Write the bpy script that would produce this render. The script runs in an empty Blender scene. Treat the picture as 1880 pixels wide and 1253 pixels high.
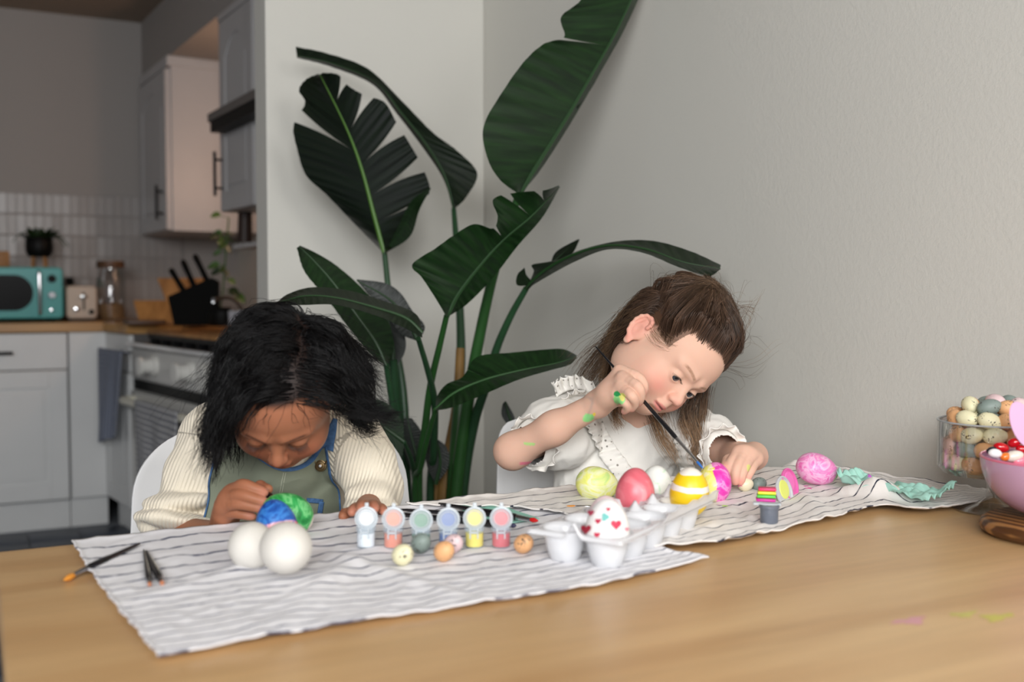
import bpy, bmesh, math, random
import numpy as np
from math import sin, cos, pi, radians, atan
from mathutils import Vector, Matrix, Euler

# ------------------------------------------------------------------ camera
FPX = 1930.0; YAW = radians(27.3); YH = 538.0; CAMZ = 1.035
PITCH = atan((626.5 - YH) / FPX)
scene = bpy.context.scene
COL = scene.collection
cam_d = bpy.data.cameras.new('camera'); cam = bpy.data.objects.new('camera', cam_d); COL.objects.link(cam)
cam_d.sensor_width = 36.0; cam_d.lens = FPX / 1880.0 * 36.0
cam.location = (0, 0, CAMZ); cam.rotation_euler = (pi / 2 - PITCH, 0, -YAW)
cam_d.clip_start = 0.02
cam_d.dof.use_dof = True; cam_d.dof.focus_distance = 1.52; cam_d.dof.aperture_fstop = 3.4
scene.camera = cam

# ------------------------------------------------------------------ light
scene.view_settings.view_transform = 'Standard'
scene.view_settings.look = 'None'
scene.view_settings.gamma = 1.0
scene.view_settings.use_curve_mapping = False
scene.view_settings.exposure = 0.78
world = bpy.data.worlds.new('world'); scene.world = world; world.use_nodes = True
world.node_tree.nodes['Background'].inputs[0].default_value = (0.80, 0.87, 1.0, 1)
world.node_tree.nodes['Background'].inputs[1].default_value = 0.14

def area(name, loc, target, sx, sy, power, col):
    l = bpy.data.lights.new(name, 'AREA'); l.shape = 'RECTANGLE'; l.size = sx; l.size_y = sy
    l.energy = power; l.color = col
    o = bpy.data.objects.new(name, l); COL.objects.link(o); o.location = loc
    o.rotation_euler = (Vector(target) - Vector(loc)).to_track_quat('-Z', 'Y').to_euler()
    return o
area('window_light', (-1.0, -1.6, 1.95), (0.75, 1.5, 0.80), 1.9, 1.3, 74, (0.98, 0.99, 1.0))
area('side_window_light', (0.95, -1.7, 1.9), (0.75, 1.8, 0.8), 1.0, 1.1, 17, (1.0, 0.99, 0.97))
area('kitchen_window_light', (-2.2, 4.2, 1.6), (0.6, 4.8, 1.0), 1.2, 1.0, 1.2, (0.9, 0.95, 1.0))

# ------------------------------------------------------------------ pixel -> place on a real plane
_F = np.array([sin(YAW) * cos(PITCH), cos(YAW) * cos(PITCH), -sin(PITCH)])
_R = np.array([cos(YAW), -sin(YAW), 0.0]); _U = np.cross(_R, _F); _C = np.array([0, 0, CAMZ])
def ray(x, y): return _F + _R * (x - 940) / FPX + _U * (626.5 - y) / FPX
def onz(x, y, z=0.75): r = ray(x, y); return _C + r * ((z - CAMZ) / r[2])
def onX(x, y, X): r = ray(x, y); return _C + r * (X / r[0])
def onY(x, y, Y): r = ray(x, y); return _C + r * (Y / r[1])
def P(x, y, d): return _C + ray(x, y) * d
def onplane(x, y, p0, n):
    r = ray(x, y); n = np.array(n, float); return _C + r * (np.dot(np.array(p0) - _C, n) / np.dot(r, n))

# ------------------------------------------------------------------ numpy noise
_rs = np.random.RandomState(7)
_PERM = np.concatenate([_rs.permutation(256)] * 3).astype(np.int64)
_GR = _rs.normal(size=(256, 3)); _GR /= np.linalg.norm(_GR, axis=1)[:, None]
def noise(p, scale=1.0, seed=0):
    p = np.asarray(p, float) * scale + seed * 17.31
    i = np.floor(p).astype(np.int64); f = p - i; w = f * f * f * (f * (f * 6 - 15) + 10); i &= 255
    out = 0
    for dx in (0, 1):
        for dy in (0, 1):
            for dz in (0, 1):
                h = _PERM[_PERM[_PERM[(i[..., 0] + dx) & 255] + ((i[..., 1] + dy) & 255)] + ((i[..., 2] + dz) & 255)]
                g = _GR[h]
                v = g[..., 0] * (f[..., 0] - dx) + g[..., 1] * (f[..., 1] - dy) + g[..., 2] * (f[..., 2] - dz)
                out = out + v * (w[..., 0] if dx else 1 - w[..., 0]) * (w[..., 1] if dy else 1 - w[..., 1]) * (w[..., 2] if dz else 1 - w[..., 2])
    return out
def fbm(p, scale=1.0, oct=3, seed=0):
    return sum(noise(p, scale * 2 ** k, seed + k) / 2 ** k for k in range(oct))
def sstep(a, b, x):
    t = np.clip((x - a) / (b - a), 0, 1); return t * t * (3 - 2 * t)

# ------------------------------------------------------------------ materials
def srgb(r, g, b):
    f = lambda c: (c / 255 / 12.92) if c <= 10 else ((c / 255 + 0.055) / 1.055) ** 2.4
    return (f(r), f(g), f(b), 1)
MATS = {}
def mat(name, col, rough=0.5, metal=0.0, spec=0.5, trans=0.0, ior=1.45, sss=0.0, sssr=(1, .3, .2), var=0.0, vscale=8.0,
        bump=0.0, bscale=60.0, sheen=0.0, coat=0.0, attr=False, stretch=None, bdist=0.002, alpha=1.0):
    if name in MATS: return MATS[name]
    m = bpy.data.materials.new(name); m.use_nodes = True; MATS[name] = m
    nt = m.node_tree; N = nt.nodes; L = nt.links; b = N['Principled BSDF']
    b.inputs['Base Color'].default_value = col
    b.inputs['Roughness'].default_value = rough; b.inputs['Metallic'].default_value = metal
    b.inputs['Specular IOR Level'].default_value = spec; b.inputs['IOR'].default_value = ior
    b.inputs['Transmission Weight'].default_value = trans
    b.inputs['Sheen Weight'].default_value = sheen; b.inputs['Coat Weight'].default_value = coat
    b.inputs['Alpha'].default_value = alpha
    if sss: b.inputs['Subsurface Weight'].default_value = sss; b.inputs['Subsurface Radius'].default_value = sssr; b.inputs['Subsurface Scale'].default_value = 0.006
    tc = N.new('ShaderNodeTexCoord'); mp = N.new('ShaderNodeMapping'); L.new(tc.outputs['Object'], mp.inputs[0])
    if stretch: mp.inputs['Scale'].default_value = stretch
    src = None
    if attr:
        a = N.new('ShaderNodeAttribute'); a.attribute_name = 'Col'; src = a.outputs['Color']
    if var:
        n = N.new('ShaderNodeTexNoise'); n.inputs['Scale'].default_value = vscale; n.inputs['Detail'].default_value = 5
        L.new(mp.outputs[0], n.inputs['Vector'])
        h = N.new('ShaderNodeMapRange'); h.inputs[1].default_value = .25; h.inputs[2].default_value = .75
        h.inputs[3].default_value = 1 - var; h.inputs[4].default_value = 1 + var; L.new(n.outputs[0], h.inputs[0])
        mx = N.new('ShaderNodeMix'); mx.data_type = 'RGBA'; mx.blend_type = 'MULTIPLY'; mx.inputs[0].default_value = 1
        if src: L.new(src, mx.inputs[6])
        else: mx.inputs[6].default_value = col
        L.new(h.outputs[0], mx.inputs[7]); src = mx.outputs[2]
    if src: L.new(src, b.inputs['Base Color'])
    if bump:
        n = N.new('ShaderNodeTexNoise'); n.inputs['Scale'].default_value = bscale; n.inputs['Detail'].default_value = 4
        L.new(mp.outputs[0], n.inputs['Vector'])
        bp = N.new('ShaderNodeBump'); bp.inputs['Strength'].default_value = bump; bp.inputs['Distance'].default_value = bdist
        L.new(n.outputs[0], bp.inputs['Height']); L.new(bp.outputs[0], b.inputs['Normal'])
    return m

def wood(name, c1, c2, rough=0.4, scale=1.0, axis=0, ring=False, coat=0.0):
    if name in MATS: return MATS[name]
    m = bpy.data.materials.new(name); m.use_nodes = True; MATS[name] = m
    nt = m.node_tree; N = nt.nodes; L = nt.links; b = N['Principled BSDF']; b.inputs['Roughness'].default_value = rough
    b.inputs['Coat Weight'].default_value = coat; b.inputs['Coat Roughness'].default_value = .3
    tc = N.new('ShaderNodeTexCoord'); mp = N.new('ShaderNodeMapping'); L.new(tc.outputs['Object'], mp.inputs[0])
    s = [9.0 * scale] * 3; s[axis] = 0.9 * scale; mp.inputs['Scale'].default_value = s
    n = N.new('ShaderNodeTexNoise'); n.inputs['Scale'].default_value = 1.2; n.inputs['Detail'].default_value = 6; n.inputs['Distortion'].default_value = .6
    L.new(mp.outputs[0], n.inputs['Vector'])
    if ring:
        w = N.new('ShaderNodeTexWave'); w.inputs['Scale'].default_value = 1.1; w.inputs['Distortion'].default_value = 6
        w.inputs['Detail'].default_value = 2; w.inputs['Detail Scale'].default_value = .8
        L.new(mp.outputs[0], w.inputs['Vector']); out = w.outputs['Fac']
    else: out = n.outputs[0]
    r = N.new('ShaderNodeValToRGB'); r.color_ramp.elements[0].position = .32; r.color_ramp.elements[1].position = .68
    r.color_ramp.elements[0].color = c1; r.color_ramp.elements[1].color = c2
    L.new(out, r.inputs[0])
    mp2 = N.new('ShaderNodeMapping'); s2 = [160.0] * 3; s2[axis] = 6.0; mp2.inputs['Scale'].default_value = s2; L.new(tc.outputs['Object'], mp2.inputs[0])
    n2 = N.new('ShaderNodeTexNoise'); n2.inputs['Scale'].default_value = 1.0; n2.inputs['Detail'].default_value = 3; L.new(mp2.outputs[0], n2.inputs['Vector'])
    h = N.new('ShaderNodeMapRange'); h.inputs[3].default_value = .86; h.inputs[4].default_value = 1.12; L.new(n2.outputs[0], h.inputs[0])
    mx = N.new('ShaderNodeMix'); mx.data_type = 'RGBA'; mx.blend_type = 'MULTIPLY'; mx.inputs[0].default_value = 1
    L.new(r.outputs[0], mx.inputs[6]); L.new(h.outputs[0], mx.inputs[7]); L.new(mx.outputs[2], b.inputs['Base Color'])
    bp = N.new('ShaderNodeBump'); bp.inputs['Strength'].default_value = .08; bp.inputs['Distance'].default_value = .001
    L.new(n2.outputs[0], bp.inputs['Height']); L.new(bp.outputs[0], b.inputs['Normal'])
    return m

def glassmat(name, col=(1, 1, 1, 1), rough=0.02, tint=0.92, gloss=0.12):
    """thin clear shell: mostly transparent with a fresnel gloss; cheap and noise free"""
    if name in MATS: return MATS[name]
    m = bpy.data.materials.new(name); m.use_nodes = True; MATS[name] = m
    nt = m.node_tree; N = nt.nodes; L = nt.links; N.remove(N['Principled BSDF'])
    t = N.new('ShaderNodeBsdfTransparent'); t.inputs[0].default_value = (col[0] * tint, col[1] * tint, col[2] * tint, 1)
    g = N.new('ShaderNodeBsdfGlossy'); g.inputs['Roughness'].default_value = rough
    lw = N.new('ShaderNodeLayerWeight'); lw.inputs[0].default_value = .35
    mr = N.new('ShaderNodeMapRange'); mr.inputs[3].default_value = gloss * .4; mr.inputs[4].default_value = min(1, gloss * 5); L.new(lw.outputs['Facing'], mr.inputs[0])
    mx = N.new('ShaderNodeMixShader'); L.new(mr.outputs[0], mx.inputs[0]); L.new(t.outputs[0], mx.inputs[1]); L.new(g.outputs[0], mx.inputs[2])
    L.new(mx.outputs[0], N['Material Output'].inputs[0])
    return m

def frosted(name, col, tr=0.5, rough=0.35):
    """milky translucent plastic"""
    if name in MATS: return MATS[name]
    m = bpy.data.materials.new(name); m.use_nodes = True; MATS[name] = m
    nt = m.node_tree; N = nt.nodes; L = nt.links; b = N['Principled BSDF']
    b.inputs['Base Color'].default_value = col; b.inputs['Roughness'].default_value = rough
    t = N.new('ShaderNodeBsdfTransparent'); t.inputs[0].default_value = (min(1, col[0] * 1.1), min(1, col[1] * 1.1), min(1, col[2] * 1.1), 1)
    mx = N.new('ShaderNodeMixShader'); mx.inputs[0].default_value = tr; L.new(b.outputs[0], mx.inputs[1]); L.new(t.outputs[0], mx.inputs[2])
    L.new(mx.outputs[0], N['Material Output'].inputs[0])
    return m

# ------------------------------------------------------------------ objects
def tag(o, label=None, cat=None, group=None, kind=None):
    if label: o['label'] = label
    if cat: o['category'] = cat
    if group: o['group'] = group
    if kind: o['kind'] = kind
    return o
def empty(name, loc, label=None, cat=None, group=None, rz=0.0):
    o = bpy.data.objects.new(name, None); COL.objects.link(o); o.location = tuple(float(a) for a in loc); o.rotation_euler = (0, 0, rz)
    o.empty_display_size = .05
    return tag(o, label, cat, group)
def wmat(o):
    m = o.matrix_basis.copy()
    while o.parent: o = o.parent; m = o.matrix_basis @ m
    return m
def raw(name, V, Fc, m=None, parent=None, smooth=True, local=False, cols=None, uvs=None):
    """V in world coordinates (or in the parent's frame with local=True). One object, origin at the foot of its box."""
    V = np.asarray(V, float).reshape(-1, 3)
    if parent is not None and not local:
        inv = np.array(wmat(parent).inverted()); V = V @ inv[:3, :3].T + inv[:3, 3]
    lo, hi = V.min(0), V.max(0); c = np.array([(lo[0] + hi[0]) / 2, (lo[1] + hi[1]) / 2, lo[2]])
    V = V - c
    me = bpy.data.meshes.new(name)
    if isinstance(Fc, np.ndarray):
        n, k = Fc.shape
        me.vertices.add(len(V)); me.vertices.foreach_set('co', V.astype(np.float32).ravel())
        me.loops.add(n * k); me.loops.foreach_set('vertex_index', Fc.astype(np.int32).ravel())
        me.polygons.add(n); me.polygons.foreach_set('loop_start', (np.arange(n) * k).astype(np.int32))
        me.polygons.foreach_set('loop_total', np.full(n, k, np.int32))
        me.update(calc_edges=True); me.validate()
    else:
        me.from_pydata([tuple(v) for v in V], [], [tuple(int(i) for i in f) for f in Fc]); me.update()
    if smooth: me.polygons.foreach_set('use_smooth', [True] * len(me.polygons))
    if cols is not None:
        a = me.color_attributes.new('Col', 'FLOAT_COLOR', 'POINT')
        cc = np.ones((len(V), 4), np.float32); cc[:, :cols.shape[1]] = cols; a.data.foreach_set('color', cc.ravel())
    if uvs is not None:
        uv = me.uv_layers.new(name='UVMap'); li = np.empty(len(me.loops), np.int32); me.loops.foreach_get('vertex_index', li)
        uv.data.foreach_set('uv', np.asarray(uvs, np.float32)[li].ravel())
    o = bpy.data.objects.new(name, me); COL.objects.link(o); o.location = tuple(c)
    if parent is not None: o.parent = parent
    if m is not None: me.materials.append(m)
    return o

class MB:
    def __init__(s): s.V = []; s.F = []; s.n = 0
    def add(s, V, F, M=None):
        V = np.asarray(V, float).reshape(-1, 3)
        if M is not None: M = np.array(M); V = V @ M[:3, :3].T + M[:3, 3]
        s.V.append(V); s.F += [tuple(int(i) + s.n for i in f) for f in F]; s.n += len(V); return s
    def box(s, lo, hi, M=None):
        (a, b, c), (d, e, f) = lo, hi
        V = [(a, b, c), (d, b, c), (d, e, c), (a, e, c), (a, b, f), (d, b, f), (d, e, f), (a, e, f)]
        return s.add(V, [(0, 3, 2, 1), (4, 5, 6, 7), (0, 1, 5, 4), (1, 2, 6, 5), (2, 3, 7, 6), (3, 0, 4, 7)], M)
    def rbox(s, lo, hi, r=.004, n=3, M=None):
        """box with rounded vertical edges and chamfered top/bottom"""
        lo = np.array(lo, float); hi = np.array(hi, float); r = min(r, .49 * (hi - lo).min())
        pts = []
        for cx, cy, a0 in ((hi[0] - r, hi[1] - r, 0), (lo[0] + r, hi[1] - r, 90), (lo[0] + r, lo[1] + r, 180), (hi[0] - r, lo[1] + r, 270)):
            for k in range(n + 1):
                a = radians(a0 + 90 * k / n); pts.append((cx, cy, cos(a), sin(a)))
        rings = [(lo[2], -1), (lo[2] + r * .3, -.3), (lo[2] + r, 0), (hi[2] - r, 0), (hi[2] - r * .3, -.3), (hi[2], -1)]
        V = []; m = len(pts)
        for z, ins in rings:
            for cx, cy, ux, uy in pts:
                k = r * (1 + ins * .7); V.append((cx + ux * k, cy + uy * k, z))
        F = []
        for j in range(len(rings) - 1):
            for i in range(m):
                i2 = (i + 1) % m; F.append((j * m + i, j * m + i2, (j + 1) * m + i2, (j + 1) * m + i))
        F.append(tuple(range(m))[::-1]); F.append(tuple(range((len(rings) - 1) * m, len(rings) * m)))
        return s.add(V, F, M)
    def lathe(s, prof, n=24, M=None, cap=True):
        V = []; F = []
        for r, z in prof:
            for i in range(n): a = 2 * pi * i / n; V.append((r * cos(a), r * sin(a), z))
        for j in range(len(prof) - 1):
            for i in range(n): i2 = (i + 1) % n; F.append((j * n + i, j * n + i2, (j + 1) * n + i2, (j + 1) * n + i))
        if cap:
            if prof[0][0] > 1e-6: F.append(tuple(range(n))[::-1])
            if prof[-1][0] > 1e-6: F.append(tuple(range((len(prof) - 1) * n, len(prof) * n)))
        return s.add(V, F, M)
    def tube(s, path, rad, n=8, cap=True, flat=1.0):
        path = np.asarray(path, float); m = len(path); rad = np.ones(m) * rad if np.isscalar(rad) else np.asarray(rad, float)
        T = np.gradient(path, axis=0); T /= np.linalg.norm(T, axis=1)[:, None] + 1e-12
        u = np.cross(T[0], (0, 0, 1)); 
        if np.linalg.norm(u) < .1: u = np.cross(T[0], (0, 1, 0))
        V = []
        for i in range(m):
            u = u - T[i] * np.dot(u, T[i]); u /= np.linalg.norm(u) + 1e-12; w = np.cross(T[i], u)
            for k in range(n):
                a = 2 * pi * k / n; V.append(path[i] + (u * cos(a) + w * sin(a) * flat) * rad[i])
        F = []
        for j in range(m - 1):
            for i in range(n): i2 = (i + 1) % n; F.append((j * n + i, j * n + i2, (j + 1) * n + i2, (j + 1) * n + i))
        if cap: F.append(tuple(range(n))[::-1]); F.append(tuple(range((m - 1) * n, m * n)))
        return s.add(V, F)
    def build(s, name, m=None, parent=None, smooth=True, local=False, bevel=0.0):
        o = raw(name, np.concatenate(s.V), s.F, m, parent, smooth, local)
        if smooth:
            o.data.set_sharp_from_angle(angle=radians(40))
        if bevel:
            b = o.modifiers.new('bevel', 'BEVEL'); b.width = bevel; b.segments = 2; b.limit_method = 'ANGLE'
        return o
def spline(pts, n):
    """Catmull-Rom through pts, n samples"""
    p = np.asarray(pts, float); m = len(p)
    if m == 2: t = np.linspace(0, 1, n)[:, None]; return p[0] * (1 - t) + p[1] * t
    q = np.concatenate([[2 * p[0] - p[1]], p, [2 * p[-1] - p[-2]]]); out = []
    for t in np.linspace(0, m - 1, n):
        i = min(int(t), m - 2); f = t - i; a, b, c, d = q[i], q[i + 1], q[i + 2], q[i + 3]
        out.append(.5 * (2 * b + (c - a) * f + (2 * a - 5 * b + 4 * c - d) * f * f + (3 * b - a - 3 * c + d) * f ** 3))
    return np.array(out)
def grid_faces(n, m):
    i = np.arange(n - 1)[:, None] * m + np.arange(m - 1)[None, :]; i = i.ravel()
    return np.stack([i, i + 1, i + m + 1, i + m], 1)
def dup(root, loc=None, rot=None, label=None, group=None, scale=None):
    r = root.copy(); COL.objects.link(r)
    if loc is not None: r.location = tuple(float(a) for a in loc)
    if rot is not None: r.rotation_euler = rot
    if scale is not None: r.scale = scale
    if label: r['label'] = label
    if group: r['group'] = group
    for ch in list(root.children):
        c = ch.copy(); COL.objects.link(c); c.parent = r
        for g in ch.children: d = g.copy(); COL.objects.link(d); d.parent = c
    return r
def struct(name, mb, m, parent=None, smooth=False):
    o = mb.build(name, m, parent, smooth=smooth)
    if parent is None: o['kind'] = 'structure'
    return o
def T(x, y, z, rz=0, rx=0, ry=0): return Matrix.Translation((float(x), float(y), float(z))) @ Euler((rx, ry, rz)).to_matrix().to_4x4()
# ================================================================== ROOM
XW = 1.272; YC = 2.63; XS = 0.668; CEIL = 2.40; YK = 5.65
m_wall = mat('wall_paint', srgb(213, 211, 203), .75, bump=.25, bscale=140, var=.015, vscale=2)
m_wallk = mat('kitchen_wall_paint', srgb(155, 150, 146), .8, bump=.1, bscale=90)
m_ceil = mat('ceiling_paint', srgb(150, 136, 122), .9)
m_floor = mat('floor_tile', srgb(70, 76, 88), .45, var=.25, vscale=9)
m_skirt = mat('skirting_paint', srgb(215, 213, 210), .5)
b = MB(); b.box((-2.6, -2.0, -.05), (XW + .02, YK, 0)); struct('floor', b, mat('floor_grout', srgb(120, 124, 130), .8))
# patterned floor tiles near the kitchen units, each its own piece
ft = bpy.data.objects['floor']; tl = None
for i in range(12):
    for j in range(9):
        x = -1.5 + i * .2; y = 3.2 + j * .2
        if tl is None:
            q = MB(); q.rbox((-.098, -.098, 0), (.098, .098, .006), .002, 1); tl = q.build('tile', m_floor, None); tl.parent = ft
            o = tl
        else: o = tl.copy(); COL.objects.link(o)
        o.location = (x - ft.location.x, y - ft.location.y, -ft.location.z)
b = MB(); b.box((-2.6, -2.0, CEIL), (XW + .02, YK, CEIL + .05)); struct('ceiling', b, m_ceil)
b = MB(); b.box((XW, -2.0, 0), (XW + .12, YK, CEIL)); struct('wall_right', b, m_wall)
b = MB(); b.box((XS, YC, 0), (XW, YC + .115, CEIL)); o = struct('wall_back', b, m_wall)
bv = o.modifiers.new('bevel', 'BEVEL'); bv.width = .004; bv.segments = 2
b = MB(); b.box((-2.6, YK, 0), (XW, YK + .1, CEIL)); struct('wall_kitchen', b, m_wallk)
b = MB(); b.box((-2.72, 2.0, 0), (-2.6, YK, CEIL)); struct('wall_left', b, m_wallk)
b = MB(); b.box((XS - .012, YC - .014, 0), (XW, YC, .09)); struct('baseboard_back', b, m_skirt)
b = MB(); b.box((XW - .014, -1.5, 0), (XW, YC, .09)); struct('baseboard_right', b, m_skirt)

# ================================================================== KITCHEN
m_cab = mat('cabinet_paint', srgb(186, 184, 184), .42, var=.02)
m_cab_lit = mat('base_cabinet_paint', srgb(218, 219, 218), .42, var=.02)  # same cabinet paint made lighter: stronger light on the lower units put into colour
m_cabi = mat('cabinet_gap', srgb(90, 88, 88), .8)
m_black = mat('black_metal', srgb(20, 20, 22), .45, spec=.25)
m_dark = mat('black_plastic', srgb(9, 9, 8), .5, spec=.2)
m_chrome = mat('chrome', srgb(210, 210, 212), .12, 1.0)
m_white = mat('white_enamel', srgb(225, 224, 218), .3)
m_butcher = wood('worktop_wood', srgb(150, 108, 60), srgb(190, 146, 90), .35)
m_wood2 = wood('board_wood', srgb(140, 96, 50), srgb(178, 128, 72), .5, 2.0, 2)
m_wood3 = wood('dark_lid_wood', srgb(70, 45, 28), srgb(100, 68, 42), .5, 2.0)

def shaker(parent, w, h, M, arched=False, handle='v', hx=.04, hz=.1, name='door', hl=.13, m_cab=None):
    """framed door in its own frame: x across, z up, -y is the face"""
    m_cab = m_cab or (m_cab_lit if parent.name.startswith('base') else MATS['cabinet_paint'])
    q = MB(); t = .02; fr = .075
    q.box((0, -t, 0), (w, 0, h), M)
    o = q.build(name, m_cab, parent, bevel=.002)
    f = MB()
    if w > 2.6 * fr and h > 2.6 * fr:
        f.box((.002, -t - .006, .002), (fr, -t, h - .002), M); f.box((w - fr, -t - .006, .002), (w - .002, -t, h - .002), M)
        f.box((fr, -t - .006, .002), (w - fr, -t, fr), M)
        if arched:
            n = 12; V = []; xs = np.linspace(fr, w - fr, n + 1)
            for x in xs:
                u = (x - w / 2) / (w / 2 - fr); z = h - fr - .07 * u * u
                V += [(x, -t - .006, z), (x, -t - .006, h - .002), (x, -t, z), (x, -t, h - .002)]
            Fc = []
            for i in range(n):
                a = 4 * i; c = a + 4; Fc += [(a, c, c + 1, a + 1), (a, a + 2, c + 2, c), (a + 1, c + 1, c + 3, a + 3)]
            f.add(V, Fc, M)
        else: f.box((fr, -t - .006, h - fr), (w - fr, -t, h - .002), M)
        f.box((fr + .02, -t - .004, fr + .02), (w - fr - .02, -t, h - fr - .02 - (.07 if arched else 0)), M)
        pf = f.build('frame_moulding', m_cab, o, bevel=.003)
    g = MB()
    if handle == 'v':
        g.tube([tuple(M @ Vector((hx, -t - .035, hz))), tuple(M @ Vector((hx, -t - .035, hz + hl)))], .0065, 8)
        for k in (.18, .82): g.tube([tuple(M @ Vector((hx, -t - .004, hz + hl * k))), tuple(M @ Vector((hx, -t - .035, hz + hl * k)))], .005, 8)
        g.build('handle', m_black, o)
    elif handle == 'h':
        g.tube([tuple(M @ Vector((hx, -t - .03, hz))), tuple(M @ Vector((hx + hl, -t - .03, hz)))], .007, 8)
        for k in (.12, .88): g.tube([tuple(M @ Vector((hx + hl * k, -t - .004, hz))), tuple(M @ Vector((hx + hl * k, -t - .03, hz)))], .005, 8)
        g.build('handle', m_black, o)
    return o

YF = 4.96   # front of the rear run of units
x_l = onY(0, 700, YF)[0]; x_m = onY(125, 700, YF)[0]; x_r = onY(196, 700, YF)[0]
TW = .60
def base_unit(xa, xb, label, lab2, kind):
    u = empty('base_cabinet', ((xa + xb) / 2, YF + .3, 0), label, 'cabinet', 'rear row of base cabinets')
    q = MB(); q.box((xa, YF, .13), (xb, YF + .58, .865)); q.box((xa, YF + .06, 0), (xb, YF + .5, .13)); q.build('body', m_cabi if kind else m_cab_lit, u)
    q = MB(); q.box((xa, YF + .03, .0), (xb, YF + .05, .125)); q.build('plinth', m_cab_lit, u)
    if kind:
        shaker(u, xb - xa - .006, .155, T(xa + .003, YF, .705), handle='h', hx=(xb - xa) / 2 - .08, hz=.075, name='drawer', hl=.16)
        shaker(u, xb - xa - .006, .565, T(xa + .003, YF, .135), handle='v', hx=.05, hz=.38, hl=.14)
    else:
        q = MB(); q.box((xa + .002, YF - .02, .135), (xb, YF, .862)); q.build('panel', m_cab_lit, u, bevel=.002)
    return u
wu = TW
base_unit(x_m - wu, x_m, 'grey base cabinet under the turquoise microwave, drawer above panelled door', '', 1)
base_unit(x_m - 2 * wu - .004, x_m - wu - .004, 'grey base cabinet left of the one under the microwave, at the frame edge', '', 1)
base_unit(x_m + .004, x_r, 'narrow plain grey corner cabinet between drawer unit and cooker side', '', 0)

# right run : a line turned a few degrees
rd = np.array([-.147, .989, 0]); rn = np.array([-.989, -.147, 0])      # along the run (away), outward
RA = np.array([x_r + .012, YF + .0, 0])
Mr = Matrix(((-rd[0], -rn[0], 0, RA[0]), (-rd[1], -rn[1], 0, RA[1]), (0, 0, 1, 0), (0, 0, 0, 1)))   # x: toward viewer, -y outwards
def onrun(x, y, off=0.0):
    p = onplane(x, y, RA + rn * off, rn); return float(np.dot(p - RA, -rd)), float(p[2])
u1, _ = onrun(247, 660); u2 = onrun(410, 690)[0]
un = empty('base_cabinet', RA + np.array([.2, -.2, 0]), 'narrow grey cabinet with small dark handle beside the cooker', 'cabinet')
q = MB(); q.box((0.0, 0, .13), (u1 - .004, .5, .865), Mr); q.build('body', m_cabi, un)
q = MB(); q.box((0.0, .03, 0), (u1 - .004, .05, .125), Mr); q.build('plinth', m_cab_lit, un)
shaker(un, u1 - .01, .155, Mr @ T(.003, 0, .705), handle='h', hx=.1, hz=.075, hl=.09, name='drawer')
shaker(un, u1 - .01, .565, Mr @ T(.003, 0, .135), handle=None)
# worktop (L shaped, one piece of wood)
wt = MB(); wt.box((x_m - 2 * wu, YF - .03, .865), (XW, YK, .905)); wt.box((-.03, -.03, .865), (u1 - .002, .62, .905), Mr)
o = wt.build('worktop', m_butcher, None, bevel=.003); tag(o, 'wooden kitchen worktop running behind the microwave into the corner', 'worktop')
# cooker
ck = empty('cooker', np.array(Mr @ Vector(((u1 + u2) / 2, .3, 0))), 'off-white range cooker with white knobs and towels on its rail', 'cooker')
m_en = mat('cooker_enamel', srgb(205, 204, 200), .3)
q = MB(); q.box((u1, .0, .10), (u2, .50, .817), Mr); q.build('body', m_en, ck, bevel=.004)
q = MB(); q.box((u1 - .001, -.012, .687), (u2, -.0005, .807), Mr); q.build('control_panel', m_en, ck, bevel=.003)
q = MB(); q.box((u1 + .01, -.02, .14), (u2 - .01, -.0005, .635), Mr); q.build('oven_door', m_en, ck, bevel=.004)
q = MB(); q.box((u1 + .01, -.008, .640), (u2 - .01, -.001, .680), Mr); q.build('vent_strip', m_dark, ck)
q = MB(); q.box((u1 - .004, -.03, .817), (u2 + .01, .5, .835), Mr); q.build('hob_top', m_chrome, ck, bevel=.003)
for (kx, ky) in ((277, 672), (343, 684), (394, 650), (394, 700)):
    ku, kz = onrun(kx, ky, .03)
    Mk = Mr @ T(ku, -.012, min(max(kz, .725), .765)) @ Euler((pi / 2, 0, 0)).to_matrix().to_4x4()
    q = MB(); q.lathe([(.0, 0), (.040, 0), (.040, .014), (.030, .018), (.028, .050), (.036, .053), (.036, .066), (0, .068)], 20, Mk); q.build('knob', m_white, ck)
hz = .600
q = MB(); hp = [tuple(Mr @ Vector((u1 + .06, -.02, hz))), tuple(Mr @ Vector((u1 + .06, -.065, hz))), tuple(Mr @ Vector((u1 + .1, -.075, hz))), tuple(Mr @ Vector((u2 - .1, -.075, hz))), tuple(Mr @ Vector((u2 - .06, -.065, hz))), tuple(Mr @ Vector((u2 - .06, -.02, hz)))]
q.tube(hp, .016, 12); q.build('towel_rail', mat('cream_rail', srgb(220, 217, 200), .35), ck)
# pan supports on the hob
gr = MB()
for a in np.linspace(u1 + .08, u2 - .1, 7):
    gr.box((a, .04, .835), (a + .012, .44, .862), Mr)
gr.box((u1 + .06, .04, .850), (u2 - .06, .052, .868), Mr); gr.box((u1 + .06, .43, .850), (u2 - .06, .442, .868), Mr)
gr.build('pan_support', m_black, ck)
# wooden tray over the hob grate
q = MB(); q.rbox((u1 + .10, .02, .869), (u2 - .12, .30, .882), .004, 2, Mr); o = q.build('cutting_board', m_wood2, None)
tag(o, 'pale wooden board lying across the hob grate', 'board')

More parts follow.
